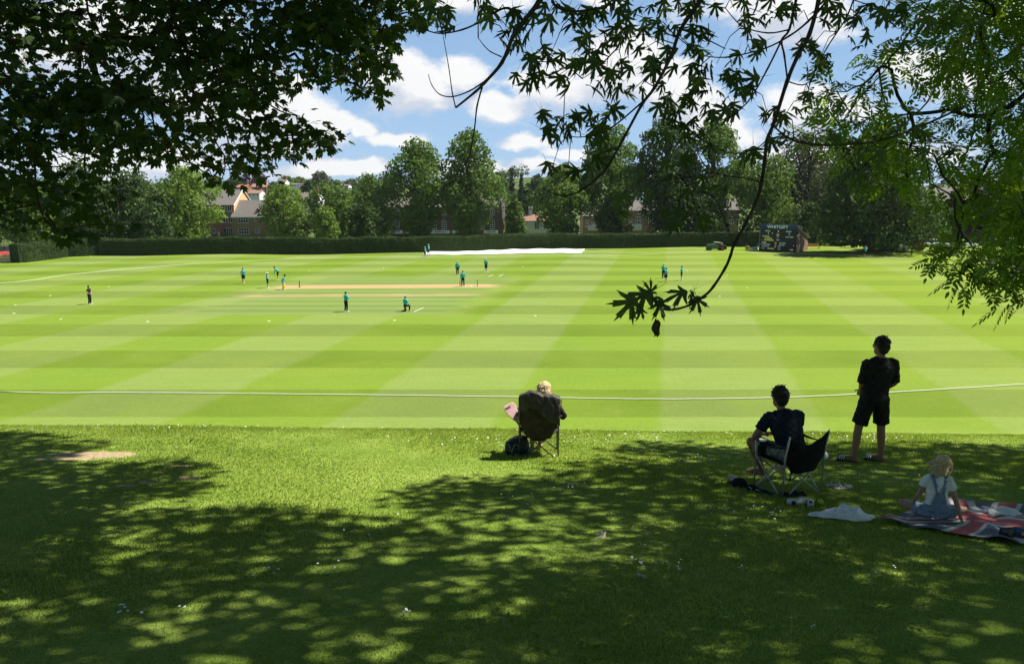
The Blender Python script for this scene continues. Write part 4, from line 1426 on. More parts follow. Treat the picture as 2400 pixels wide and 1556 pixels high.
def silver_maple():
    r = np.random.default_rng(33)
    twigs, allp = [], []
    for pts, ra, rb in TW:
        P = np.array([at(*p) for p in pts])
        n = len(P)
        rad = np.linspace(ra, rb, n) * 0.68
        fine, fr = [], []
        for i in range(n - 1):
            p0, p1, p2, p3 = P[max(0, i - 1)], P[i], P[i + 1], P[min(n - 1, i + 2)]
            for k in range(4):
                t = k / 4
                fine.append(0.5 * ((2 * p1) + (p2 - p0) * t + (2 * p0 - 5 * p1 + 4 * p2 - p3) * t * t + (3 * p1 - p0 - 3 * p2 + p3) * t ** 3))
                fr.append((rad[i] * (1 - t) + rad[i + 1] * t) * (1 + 0.18 * (k == 0)))
        fine.append(P[-1])
        fr.append(rad[-1])
        mb = MB()
        mb.tube([Vector(p) for p in fine], fr, 7)
        V = np.array(mb.v)
        twigs.append((V, np.concatenate([np.array(f) for f in mb.f]), np.array([len(f) for f in mb.f])))
        allp += list(fine)
    allp = np.array(allp)
    lv, pet = [], []
    for (px, py, n, sp) in CL:
        Yc = 3.3 + 0.9 * np.clip((px - 1000) / 1200, 0, 1.3) + r.uniform(-.15, .35)
        cpos = at(px, py, Yc)
        j = int(np.argmin(np.linalg.norm(allp - cpos, axis=1)))
        # a thin shoot joins the leaf group to the nearest twig
        mid = (allp[j] + cpos) / 2 + np.array([0, 0, 0.04])
        mb = MB()
        mb.tube([Vector(allp[j]), Vector(mid), Vector(cpos)], [.0028, .002, .0014], 5)
        pet.append((np.array(mb.v), np.concatenate([np.array(f) for f in mb.f]), np.array([len(f) for f in mb.f])))
        nn = max(2, int(n * 0.85))
        C = np.array([at(px + r.normal() * sp * .55, py + r.normal() * sp * .5, Yc + r.normal() * .12) for _ in range(nn)])
        ax = np.stack([r.normal(-.15, .6, nn), r.normal(0, .45, nn), -np.abs(r.normal(.55, .4, nn))], -1)
        nor = np.stack([r.normal(0, .6, nn), r.normal(-.30, .6, nn), r.normal(.75, .4, nn)], -1)
        s = r.uniform(.070, .122, nn)
        V = np.einsum('nij,kj->nki', basis(ax, nor), np.asarray(SILVER[0], float)) * s[:, None, None] + C[:, None]
        V = V - np.einsum('nij,j->ni', basis(ax, nor), np.array([0, .5, 0]))[:, None] * s[:, None, None]
        k = len(SILVER[0])
        lp = np.concatenate([np.array(f) for f in SILVER[1]])
        lv.append((V.reshape(-1, 3), (lp[None] + (np.arange(nn) * k)[:, None]).ravel(), np.tile(np.array([len(f) for f in SILVER[1]]), nn)))
    # the lowest twig: its last leaves, one of them dry and curled
    for (px, py, Y, ax, nor, s) in ((1512, 690, 3.15, (-.75, -.1, -.35), (.2, -.55, .85), .135), (1480, 706, 3.12, (-.6, .1, -.8), (.3, -.7, .5), .130), (1528, 700, 3.17, (.55, 0, -.15), (-.1, -.5, .9), .105),
                                    (1546, 712, 3.17, (.3, 0, -.7), (0, -.8, .4), .095), (1503, 728, 3.15, (-.35, 0, -.9), (.2, -.9, .2), .06), (1600, 686, 3.2, (-.85, 0, -.25), (.1, -.55, .8), .110),
                                    (1634, 702, 3.22, (.25, -.1, -.8), (-.1, -.8, .45), .085), (1622, 690, 3.22, (-.2, .2, -.5), (.1, -.4, .9), .080), (1524, 684, 3.17, (.1, .1, .5), (.1, -.7, -.4), .07)):
        p = at(px, py, Y)
        rot = basis(np.array([ax], float), np.array([nor], float))
        V = np.einsum('nij,kj->nki', rot, np.asarray(SILVER[0], float) - np.array([0, .25, 0])) * s * 1.18 + p[None, None]
        lp = np.concatenate([np.array(f) for f in SILVER[1]])
        lv.append((V.reshape(-1, 3), lp, np.array([len(f) for f in SILVER[1]])))
    # overhead crown
    over = SH[is_map]
    lv.append(leaf_cloud(SIMPLE, over, 30, 0.36, 0.35, 0.19, r, 0.2))
    bx, by = 5.2, 0.6
    bz = float(hz(bx, by))
    trunk = [((bx, by, bz - .3), .42), ((bx, by, bz + .5), .33), ((bx - .05, by, bz + 2.0), .28), ((bx - .1, by + .2, bz + 3.4), .24), ((bx - .4, by + .6, bz + 4.6), .2), ((bx - .9, by + 1.3, bz + 5.9), .15),
             ((bx - 1.4, by + 2.4, bz + 7.2), .1), ((bx - 1.8, by + 3.4, bz + 8.6), .05)]
    # the hanging twigs spring from boughs just above the view
    tops = [np.array(at(*pts[0])) for pts, _, _ in TW if pts[0][1] < 0]
    mbs = []
    for tpt in tops:
        s = Vector(trunk[5][0])
        e = Vector(tpt)
        m = s.lerp(e, .55) + Vector((0, 0, .55))
        m2 = s.lerp(e, .85) + Vector((0, 0, .42))
        mb = MB()
        mb.tube([s, m, m2, e], [.05, .034, .02, .014], 7)
        mbs.append((np.array(mb.v), np.concatenate([np.array(f) for f in mb.f]), np.array([len(f) for f in mb.f])))
    return near_tree("silver_maple", "silver maple with pointed cut leaves on thin twigs hanging before the middle sky", trunk, over, lv, M_SIL, M_BARKD, 0.0042, 0.46, extra=twigs + pet + mbs)


maple = silver_maple()


def dry_leaf():
    p = at(1539, 742, 3.16)
    mb = MB()
    P = []
    for i in range(9):
        t = i / 8
        row = []
        for j in range(7):
            s = (j / 6 - .5) * 2
            w = .017 * math.sin(math.pi * (0.12 + .80 * t)) ** .8
            row.append(p + np.array([s * w + .004 * math.sin(t * 9 + j), .012 * (1 - s * s) + .005 * math.sin(7 * t), -.012 - t * .072 + .004 * math.sin(j * 2.1)]))
        P.append(row)
    mb.sheet(P, .0006)
    mb.tube([Vector(at(1539, 722, 3.165)), Vector(p + np.array([0, .01, -.012]))], .0008, 5)
    o = mb.build("dry_leaf", mat("dry_leaf", (0.060, 0.045, 0.022), 0.8, 0.3, 60.0))
    tag(o, "dark curled dry leaf hanging below the lowest maple twig", "leaf")


dry_leaf()

# ---- ash on the right
HOLES = [(2140, 200, 75, 36), (2215, 165, 70, 32), (2090, 215, 50, 30), (2250, 205, 50, 28), (2040, 240, 30, 24), (2020, 130, 40, 22)]


def ash():
    r = np.random.default_rng(45)
    C, RR = [], []
    tries = 0
    while len(C) < 400 and tries < 20000:
        tries += 1
        px, py = r.uniform(1890, 2700), r.uniform(-400, 800)
        if not in_poly(POLY_A, px, py):
            continue
        if any(((px - a) / w) ** 2 + ((py - b) / h) ** 2 < 1 for a, b, w, h in HOLES):
            continue
        dens = 1.0 if px > 2230 else 0.62
        if py > 430 and px < 2330:
            dens *= 0.8
        if r.uniform() > dens:
            continue
        Y = r.uniform(5.2, 8.4)
        p = at(px, py, Y)
        rad = 0.30
        k = F / (Y * CP_)
        for q in range(8):
            a = q * math.pi / 4
            if not in_poly(POLY_A, px + math.cos(a) * (rad + .10) * k, py + math.sin(a) * (rad + .1) * k * 0.7):
                rad *= 0.78
        C.append(p)
        RR.append(max(rad, 0.05))
    C, RR = np.array(C), np.array(RR)
    lv = [leaf_cloud(ASH, C[i:i + 1], max(4, int(11 * (RR[i] / 0.3))), RR[i] * .8, 0.3, 0.20, r, 0.30) for i in range(len(C))]
    edge = np.array([at(px, py, Y) for px, py, Y in ((2205, 604, 6.2), (2235, 622, 6.3), (2262, 645, 6.2), (2300, 660, 6.4), (2340, 668, 6.3), (2378, 700, 6.0), (2392, 712, 6.1), (2280, 600, 6.6), (2330, 620, 6.6), (2370, 640, 6.4),
                                                      (1930, 205, 6.4), (1960, 190, 6.6), (1915, 300, 6.5), (1940, 260, 6.8), (2000, 250, 6.6), (1985, 215, 6.5), (2020, 200, 6.4), (2060, 160, 6.4), (1965, 290, 6.7), (2040, 280, 6.9))])
    lv.append(leaf_cloud(ASH, edge, 7, 0.09, 0.4, 0.18, r, 0.25))
    over = SH[is_ash]
    lv.append(leaf_cloud(SIMPLE, over, 30, 0.36, 0.35, 0.19, r, 0.2))
    up = np.stack([r.uniform(4.5, 14, 190), r.uniform(2, 12, 190), r.uniform(4.4, 8.6, 190)], -1)
    up = up[up[:, 2] > 0.262 * up[:, 1] + 1.0]
    up = up[(up[:, 0] - 0.627 * 8) > 0.68 * up[:, 1] * 0.6]
    up = up[up[:, 0] > 8.5]
    fl = np.stack([r.uniform(9, 26, 300), r.uniform(-8, 13, 300), r.uniform(.2, 8, 300)], -1)  # unseen leaves far right, added to keep sky light off the bank
    fl = fl[fl[:, 0] > 0.80 * np.maximum(fl[:, 1], 0) + 3.5]
    lv.append(leaf_cloud(SIMPLE, fl, 40, 0.9, 0.5, 0.24, r, 0.3))
    lv.append(leaf_cloud(SIMPLE, up, 20, 0.7, 0.4, 0.18, r, 0.3))
    bx, by = 9.6, 6.2
    bz = float(hz(bx, by))
    trunk = [((bx, by, bz - .3), .45), ((bx, by, bz + .5), .36), ((bx, by, bz + 2.0), .31), ((bx - .2, by, bz + 3.6), .27), ((bx - .5, by + .1, bz + 5.0), .23), ((bx - .9, by + .2, bz + 6.6), .18),
             ((bx - 1.2, by + .3, bz + 8.3), .11), ((bx - 1.4, by + .4, bz + 10.0), .05)]
    return near_tree("ash_tree", "ash tree with feathery leaflets hanging down the right edge", trunk, np.concatenate([C, edge, over, up]), lv, M_ASH, M_BARKD, 0.0036, 0.46)


ash()
# ------------------------------------------------------------------ buildings beyond the hedge
B_YEL = brick_mat("stock_brick", (0.30, 0.205, 0.105), (0.25, 0.165, 0.085), (0.28, 0.21, 0.13))
B_RED = brick_mat("red_brick", (0.30, 0.125, 0.062), (0.23, 0.10, 0.052), (0.26, 0.17, 0.11))
B_BRN = brick_mat("brown_brick", (0.145, 0.090, 0.060), (0.11, 0.07, 0.048), (0.15, 0.11, 0.08))
B_TAN = brick_mat("tan_brick", (0.33, 0.235, 0.13), (0.27, 0.19, 0.11), (0.32, 0.25, 0.17))
B_PINK = brick_mat("hut_brick", (0.30, 0.17, 0.13), (0.24, 0.13, 0.10), (0.33, 0.26, 0.22))
T_GREY = tile_mat("grey_tile", (0.12, 0.11, 0.10), (0.16, 0.145, 0.13))
T_RED = tile_mat("red_tile", (0.30, 0.11, 0.08), (0.36, 0.15, 0.10))
T_BRN = tile_mat("brown_tile", (0.22, 0.13, 0.09), (0.28, 0.17, 0.12))
M_GABLE_LIT = mat("sunlit_gable_tone", (0.62, 0.40, 0.20), 0.9, 0.08, 1.0)  # orange of the sunlit gable put into the base colour
M_WHITE = mat("white_paint", (0.72, 0.72, 0.70), 0.6, 0.06, 3.0)
M_WWALL = mat("white_wall", (0.66, 0.66, 0.66), 0.9, 0.08, 0.8)
M_GLASS = mat("window_glass", (0.020, 0.024, 0.030), 0.12, 0.3, 2.0, 0.5)
M_BLACK = mat("black_iron", (0.015, 0.015, 0.016), 0.5)
M_DOOR = mat("door_panel", (0.55, 0.53, 0.48), 0.6)
M_TURQ = mat("turquoise_roof", (0.10, 0.32, 0.36), 0.5)


def window(parent, x, z, w, h, yf, cols=2, rows=1, name="window", bar=0.07, sill=True):
    """a framed window set in a wall that faces -y at yf (parent space)"""
    mb = MB()
    for i in range(cols + 1):
        mb.box((x - w / 2 + w * i / cols, yf - 0.045, z), (bar, 0.09, h + bar))
    for j in range(rows + 1):
        mb.box((x, yf - 0.04, z - h / 2 + h * j / rows), (w - bar, 0.075, bar))
    if sill:
        mb.box((x, yf - 0.09, z - h / 2 - bar * .9), (w + 0.25, 0.18, 0.07))
    f = mb.build(name, M_WHITE, parent)
    p = MB().box((x, yf - 0.012, z), (w - .01, 0.02, h - .01)).build("pane", M_GLASS, f)
    return f


def gable_roof(parent, x0, x1, y0, y1, ze, zr, m, over=0.35, name="roof", th=0.16):
    """ridge along x between two gables"""
    ym = (y0 + y1) / 2
    mb = MB()
    for s, ya in ((-1, y0), (1, y1)):
        sl = (zr - ze) / (ym - y0)
        yo = ya + s * over
        zo = ze - sl * over
        P = [[(x, yo + (ym - yo) * k / 6, zo + (zr - zo) * k / 6) for x in (np.linspace(x0 - over * .5, x1 + over * .5, 9) if s < 0 else np.linspace(x1 + over * .5, x0 - over * .5, 9))] for k in range(7)]
        mb.sheet(P, th)
    return mb.build(name, m, parent)


def wall_gabled(parent, x0, x1, y0, y1, zb, ze, zr, m, name="wall"):
    ym = (y0 + y1) / 2
    mb = MB()
    o = [(y0, zb), (y1, zb), (y1, ze), (ym, zr - .1), (y0, ze)]
    vs = [(x0, y, z) for y, z in o] + [(x1, y, z) for y, z in o]
    n = 5
    mb.add(vs, [tuple(reversed(range(n))), tuple(range(n, 2 * n))] + [(i, (i + 1) % n, (i + 1) % n + n, i + n) for i in range(n)])
    return mb.build(name, m, parent)


def flats():
    Y0 = 185.0
    xL, xR = at(380, 540, Y0)[0], at(551, 540, Y0)[0]
    ox, oz = xR, float(hz(xR, Y0))
    root = empty("brick_flats", (ox, Y0, oz))
    tag(root, "three-storey brick flats with grey roof and gable coloured as sunlit behind the hedge", "building")

    def L(px, py, Y=Y0):
        p = at(px, py, Y)
        return p[0] - ox, p[2] - oz
    x0, x1 = xL - ox, 0.0
    ze = L(520, 479)[1]
    zr = at(560, 444.5, Y0 + 6.5)[2] - oz
    zm = L(520, 507)[1]
    wall_gabled(root, x0, x1 - .02, 0.0, 13.0, -.5, ze, zr, B_RED)
    # the top storey is of yellow brick, the gable's sunlight is put into colour
    MB().box(((x0 + x1) / 2 - .1, -0.011, (zm + ze) / 2), (x1 - x0 - .2, 0.022, ze - zm)).build("upper_wall", B_YEL, root)
    mb = MB()
    zz = L(551, 500)[1]
    o = [(0.06, zz), (12.94, zz), (12.94, ze), (6.5, zr - .15), (0.06, ze)]
    vs = [(-.02, y, z) for y, z in o] + [(0.02, y, z) for y, z in o]
    n = 5
    mb.add(vs, [tuple(reversed(range(n))), tuple(range(n, 2 * n))] + [(i, (i + 1) % n, (i + 1) % n + n, i + n) for i in range(n)])
    mb.build("gable_render", M_GABLE_LIT, root)
    gable_roof(root, x0, x1, 0.0, 13.0, ze, zr, T_GREY)
    # white barge boards along the gable, dark fascia at the eaves
    mb = MB()
    for s in (-1, 1):
        a = Vector((.23, 6.5, zr + .02))
        b = Vector((.23, 6.5 + s * 6.9, ze - .25))
        mb.tube([a, b], .10, 4)
    mb.build("barge_board", M_WHITE, root)
    for (cx, cy, w, h, c, r_) in ((522.3, 488.5, 8, 12.5, 2, 1), (538.0, 488.5, 9, 12.5, 2, 1), (524.3, 515.3, 8.3, 12.5, 2, 1), (539.5, 515.3, 8.8, 12, 2, 1), (500.0, 515, 8, 9, 2, 1),
                                  (501.5, 541, 8.3, 10.5, 2, 1), (482, 542, 7.5, 10, 2, 1), (405.5, 521.5, 15, 20, 3, 1), (402, 545, 9, 12, 2, 1), (419, 545, 8, 12, 2, 1)):
        x, z = L(cx, cy)
        window(root, x, z, w / 10.05, h / 10.05, -0.024 if cy < 506 else 0.0, c, r_)
    x, z = L(536, 545)
    window(root, x, z, 1.9, 2.1, 0.0, 4, 1, "french_door", sill=False)
    mb = MB()
    for i in range(13):
        mb.box((x - 1.1 + i * 2.2 / 12, -.32, z - .75), (.035, .03, .8))
    mb.box((x, -.32, z - .35), (2.3, .05, .05))
    mb.box((x, -.32, z - 1.15), (2.3, .05, .05))
    mb.build("railing", M_BLACK, root)
    x, z = L(513, 549)
    MB().box((x, -.04, z - .4), (.55, .08, 2.0)).build("door", M_DOOR, root, bevel=.01)
    x, z = L(521, 500)
    MB().tube([(x, -.08, ze - .1), (x + .1, -.08, z), (x + .35, -.08, 0)], .07, 6).build("drainpipe", M_BLACK, root)
    # lower wing on the right
    Yw = -1.2
    xa, xb = L(545, 540, Y0 + Yw)[0], L(650, 540, Y0 + Yw)[0]
    we = at(580, 506.5, Y0 + Yw)[2] - oz
    wr = at(600, 469, Y0 + 4.2)[2] - oz
    wall_gabled(root, xa, xb, Yw, 9.6, -.5, we, wr, B_YEL, "wing_wall")
    gable_roof(root, xa, xb, Yw, 9.6, we, wr, T_GREY, name="wing_roof")
    MB().box(((xa + xb) / 2, Yw - .38, we - .28), (xb - xa + .3, .05, .22)).build("fascia", M_WHITE, root)
    for (cx, cy, w, h, c, r_) in ((570, 515.4, 23, 13.5, 4, 2), (602, 512.6, 9.5, 9, 2, 2), (571.5, 541.8, 23.5, 13.5, 4, 2), (603, 540, 9.5, 9.5, 2, 2)):
        p = at(cx, cy, Y0 + Yw)
        window(root, p[0] - ox, p[2] - oz, w / 10.1, h / 10.1, Yw, c, r_)
    mb = MB()
    for (px, py) in ((604, 493), (608, 497), (600.5, 500), (611, 491)):
        k = (py - 469) / (506 - 469)
        p = at(px, py, Y0 + 4.2 - 5.4 * k)
        MB().box((p[0] - ox, p[1] - Y0, p[2] - oz + .15), (.3, .3, .35)).box((p[0] - ox, p[1] - Y0, p[2] - oz + .36), (.4, .4, .06)).build("roof_vent", M_BLACK, root)


flats()


def hill_house(px, top, base_py, w, Y, wallm, roofm, label, wins=2, name="hill_house", rz=0.0, roof_k=.45):
    a = at(px, top, Y)
    b = at(px, base_py, Y)
    H = a[2] - b[2]
    W = w * Y / F
    root = empty(name, (a[0], Y, b[2]), rz)
    tag(root, label, "house")
    ze, zr = H * (1 - roof_k), H
    wall_gabled(root, -W / 2, W / 2, -3.5, 3.5, -6, ze, zr, wallm)
    gable_roof(root, -W / 2, W / 2, -3.5, 3.5, ze, zr, roofm, .3)
    MB().box((W * .28, 0, zr + .2), (.9, .7, 1.6)).box((W * .28, 0, zr + 1.05), (1.0, .8, .14)).build("chimney", B_RED, root)
    for i in range(wins):
        window(root, -W / 2 + W * (i + .5) / wins, ze * .55, min(1.4, W / wins * .5), min(1.3, ze * .5), -3.5, 2, 1)
    return root


hill_house(572, 433, 446, 22, 290, B_RED, T_RED, "hill house with bright red roof above the gable of the flats")
hill_house(612, 431, 447, 36, 300, B_BRN, T_BRN, "hill house with terracotta tiled roof right of the bright red one", 3)
hill_house(602, 445, 462, 26, 262, M_WWALL, T_BRN, "brown-roofed white house just behind the gable of the flats", 3)
hill_house(663, 420, 436, 20, 330, M_WWALL, T_GREY, "white hill house with grey pitched roof left of the round bright lime")
hill_house(700, 430, 437, 26, 340, M_WWALL, T_GREY, "low pale long hill house right of the white one", 4)
hill_house(810, 432, 440, 20, 330, M_WWALL, T_GREY, "pale hill house seen between the tops of the round limes", 2)
hill_house(730, 452, 480, 46, 205, M_WWALL, T_GREY, "grey-roofed house hidden between the two round limes", 3)


def terrace():
    Y0 = 200.0
    ox = at(1040, 540, Y0)[0]
    oz = float(hz(ox, Y0))
    root = empty("shop_terrace", (ox, Y0, oz))
    tag(root, "red-brown brick terrace with sash windows and white shop fronts under the tall lime pair", "building")

    def L(px, py):
        p = at(px, py, Y0)
        return p[0] - ox, p[2] - oz
    x0, x1 = L(902, 540)[0], L(1180, 540)[0]
    ze, zr = L(1040, 484)[1], at(1040, 462, Y0 + 5)[2] - oz
    wall_gabled(root, x0, x1, 0, 10, -.3, ze, zr, B_BRN)
    gable_roof(root, x0, x1, 0, 10, ze, zr, T_GREY)
    for cx in (931, 962, 1018, 1041, 1070, 1100, 1130, 1154):
        x, z = L(cx, 526.5)
        window(root, x, z, 1.05, 2.2, 0, 2, 4, bar=.08)
        x, z = L(cx, 497)
        window(root, x, z, 1.0, 1.35, 0, 2, 3, bar=.08)
    for (a, b) in ((911, 944), (948, 962), (1009, 1055), (1060, 1076), (1134, 1167)):
        xa, zt = L(a, 540)
        xb, zb = L(b, 547.5)
        s = MB().box(((xa + xb) / 2, -.35, (zt + zb) / 2), (xb - xa, .3, zt - zb)).build("shop_sign", M_WHITE, root, bevel=.03)
        MB().box(((xa + xb) / 2, -.2, zb - 1.4), (xb - xa - .2, .1, 2.6)).build("shop_window", M_GLASS, root)
        if b - a > 30:
            mb = MB()
            rr = np.random.default_rng(a)
            xx = xa + (xb - xa) * .22
            while xx < xb - (xb - xa) * .2:
                wd = rr.uniform(.12, .3)
                mb.box((xx, -.505, (zt + zb) / 2), (wd, .012, rr.uniform(.22, .34)))
                xx += wd + .09
            mb.build("lettering", M_BLACK, s)
    # dormer and chimneys
    x, z = L(1140, 485)
    d = MB().box((x, 1.0, z + .1), (3.4, 2.2, 1.7)).build("dormer", M_WHITE, root, bevel=.04)
    window(d, x, z + .1, 2.2, 1.0, -.1, 4, 1)
    for cx in (915, 1000, 1090, 1172):
        x, _ = L(cx, 480)
        MB().box((x, 5, zr + .6), (1.5, .9, 2.2)).box((x, 5, zr + 1.78), (1.7, 1.1, .16)).build("chimney", B_BRN, root)


terrace()


def cottage():
    Y0 = 188.0
    ox = at(1245, 540, Y0)[0]
    oz = float(hz(ox, Y0))
    root = empty("white_cottage", (ox, Y0, oz))
    tag(root, "white cottage with brown tiled roof right of the ivy-green slim tree", "house")

    def L(px, py):
        p = at(px, py, Y0)
        return p[0] - ox, p[2] - oz
    x0, x1 = L(1226, 540)[0], L(1300, 540)[0]
    ze, zr = L(1240, 516.5)[1], at(1240, 503, Y0 + 3)[2] - oz
    wall_gabled(root, x0, x1, 0, 6, -.3, ze, zr, M_WWALL)
    gable_roof(root, x0, x1, 0, 6, ze, zr, T_BRN)
    for cx in (1258.5, 1280):
        x, z = L(cx, 528)
        window(root, x, z, 1.1, 1.75, 0, 3, 4, bar=.06)
    x, z = L(1244, 496)
    MB().box((x, 3, zr + .6), (.9, .8, 2.0)).box((x, 3, zr + 1.7), (1.1, 1.0, .18)).build("chimney", M_WWALL, root)


cottage()


def tan_house(px0, px1, eave, ridge, Y0, label, wins, sign=None, roofm=None):
    ox = at((px0 + px1) / 2, 540, Y0)[0]
    oz = float(hz(ox, Y0))
    root = empty("tan_house", (ox, Y0, oz))
    tag(root, label, "house", "tan brick houses behind the tall limes")

    def L(px, py):
        p = at(px, py, Y0)
        return p[0] - ox, p[2] - oz
    x0, x1 = L(px0, 540)[0], L(px1, 540)[0]
    ze, zr = L(px0, eave)[1], at(px0, ridge, Y0 + 4)[2] - oz
    wall_gabled(root, x0, x1, 0, 8, -.3, ze, zr, B_TAN)
    gable_roof(root, x0, x1, 0, 8, ze, zr, roofm or T_GREY)
    for (cx, cy, w, h, c, r_) in wins:
        x, z = L(cx, cy)
        window(root, x, z, w * Y0 / F, h * Y0 / F, 0, c, r_, bar=.12)
    if sign:
        a, b, yt, yb = sign
        xa, zt = L(a, yt)
        xb, zb = L(b, yb)
        mb = MB()
        for k in range(4):
            mb.box(((xa + xb) / 2, -1.0, zb + (zt - zb) * (k + .5) / 4), (xb - xa, .06, (zt - zb) / 4 - .05))
        for q in (xa, (xa + xb) / 2, xb):
            mb.box((q, -1.05, (zt + zb) / 2), (.1, .1, zt - zb + .1))
        mb.box(((xa + xb) / 2, -.5, zb - .1), (xb - xa, 1.0, .12))
        mb.build("balcony", M_WHITE, root)
    return root


tan_house(1366, 1424, 505, 487, 190, "tan brick house with white balcony left of the tall limes", [(1392, 519, 9, 14, 3, 1), (1376, 524, 6, 14, 2, 2)], (1378, 1406, 528, 538))
tan_house(1466, 1540, 492, 470, 192, "tan brick house with narrow white windows between the tall lime trunks", [(1496, 517, 11, 17, 3, 2), (1478, 520, 6, 14, 2, 2), (1498, 498, 5, 6, 1, 1), (1525, 515, 9, 15, 2, 2)], (1481, 1502, 526, 538))
tan_house(1640, 1730, 490, 466, 194, "tan brick house with tall white window just left of the scoreboard", [(1692, 518, 15, 24, 3, 3), (1662, 518, 10, 16, 2, 2), (1715, 516, 9, 14, 2, 2)])


def turret():
    p = at(1506, 475, 204)
    b = float(hz(p[0], 204))
    root = empty("turret", (p[0], 204, b))
    tag(root, "pale grey tower with turquoise cone roof glimpsed between the tall limes", "building")
    h = p[2] - b
    MB().tube([(0, 0, -.3), (0, 0, h)], 2.0, 12).build("wall", M_WWALL, root)
    MB().cone((0, 0, h), (0, 0, h + 2.4), 2.3, .1, 12).build("roof", M_TURQ, root)


turret()


def right_house():
    Y0 = 182.0
    ox = at(2235, 540, Y0)[0]
    oz = float(hz(ox, Y0)) + 1.0
    root = empty("brown_house", (ox, Y0, oz))
    tag(root, "brown brick house with small white windows and two dark drainpipes, far right", "house")

    def L(px, py):
        p = at(px, py, Y0)
        return p[0] - ox, p[2] - oz
    x0, x1 = L(2160, 540)[0], L(2330, 540)[0]
    ze, zr = L(2235, 470)[1], at(2235, 440, Y0 + 4)[2] - oz
    wall_gabled(root, x0, x1, 0, 8, -2, ze, zr, B_BRN)
    gable_roof(root, x0, x1, 0, 8, ze, zr, T_GREY)
    for cx in (2194, 2214):
        x, z = L(cx, 505)
        window(root, x, z, .62, 1.15, 0, 1, 2, bar=.12)
    for cx in (2204.5, 2218.5):
        x, _ = L(cx, 500)
        MB().tube([(x, -.07, ze), (x, -.07, 0)], .09, 6).build("drainpipe", M_BLACK, root)
    # lean-to with a dark roof
    x, z = L(2202, 524)
    MB().box((x, -1.5, z - 1.2), (2.6, 3.0, 2.2)).build("porch", M_WWALL, root)
    mb = MB()
    mb.sheet([[(x - 1.6, -3.2, z - .5), (x + 1.6, -3.2, z + .1)], [(x - 1.6, 0, z + .4), (x + 1.6, 0, z + 1.0)]], .12)
    mb.build("porch_roof", T_GREY, root)


right_house()


def pub_sign():
    Y0 = 150.0
    p = at(1181, 547, Y0)
    z0 = float(hz(p[0], Y0))
    root = empty("pub_sign", (p[0], Y0, z0))
    tag(root, "tall pub sign post with pale pink banner board and open lantern frame on top", "sign")
    k = Y0 / F

    def L(px, py):
        q = at(px, py, Y0)
        return q[0] - p[0], q[2] - z0
    mb = MB()
    xa, zt = L(1173.5, 470)
    mb.box((xa, 0, zt / 2), (.22, .22, zt))
    xb, _ = L(1184.5, 520)
    mb.box((xb, .05, L(0, 505)[1] / 2), (.16, .2, L(0, 505)[1]))
    mb.build("post", mat("sign_post", (0.05, 0.045, 0.04), .7), root)
    xc, zc = L(1180, 494.5)
    MB().box((xc, -.14, zc), (5.6 * k, .10, 36 * k)).build("banner", mat("pink_board", (0.62, 0.45, 0.50), .6, .2, 1.2), root, bevel=.02)
    x2, z2 = L(1179, 487)
    MB().box((x2 + .05, -.20, z2), (.3, .02, .35)).box((x2 + .02, -.20, z2 - .6), (.22, .02, .3)).build("emblem", mat("sign_emblem", (0.35, 0.08, 0.22), .6), root)
    mb = MB()
    xl, zl = L(1171.5, 471)
    xr, zr = L(1182.5, 460.5)
    for x in (xl, (xl + xr) / 2, xr):
        mb.box((x, 0, (zl + zr) / 2), (.08, .08, zr - zl))
    for z in (zl, zr):
        mb.box(((xl + xr) / 2, 0, z), (xr - xl + .3, .12, .1))
    mb.box(((xl + xr) / 2, 0, (zl + zr) / 2), (xr - xl, .05, .06))
    x3, z3 = L(1184, 477)
    mb.box((x3, 0, z3), (1.2, .12, .12))
    mb.build("lantern_frame", mat("grey_iron", (0.20, 0.19, 0.17), .6), root)
    x4, z4 = L(1183.5, 530)
    MB().box((x4, -.10, z4), (.24, .10, 20 * k)).build("lower_board", mat("tan_board", (0.45, 0.30, 0.16), .7), root)


pub_sign()


# ------------------------------------------------------------------ scoreboard with its hut
def text_mesh(s, size, extr=0.006, bold=0.0, sx=1.0):
    cu = bpy.data.curves.new("lettering", 'FONT')
    cu.body = s
    cu.size = size
    cu.align_x = 'CENTER'
    cu.align_y = 'CENTER'
    cu.extrude = extr
    cu.offset = bold
    o = bpy.data.objects.new("tmp_text", cu)
    COL.objects.link(o)
    dg = bpy.context.evaluated_depsgraph_get()
    me = bpy.data.meshes.new_from_object(o.evaluated_get(dg))
    V = np.array([tuple(v.co) for v in me.vertices])
    Fc = [tuple(p.vertices) for p in me.polygons]
    bpy.data.objects.remove(o)
    bpy.data.curves.remove(cu)
    bpy.data.meshes.remove(me)
    V[:, 0] *= sx
    # stand it up: x right, z up, facing -y
    return np.stack([V[:, 0], -V[:, 2], V[:, 1]], -1), Fc


def emissive(name, col, s):
    m = bpy.data.materials.new(name)
    m.use_nodes = True
    b = m.node_tree.nodes["Principled BSDF"]
    b.inputs["Base Color"].default_value = (*col, 1)
    b.inputs["Emission Color"].default_value = (*col, 1)
    b.inputs["Emission Strength"].default_value = s
    return m


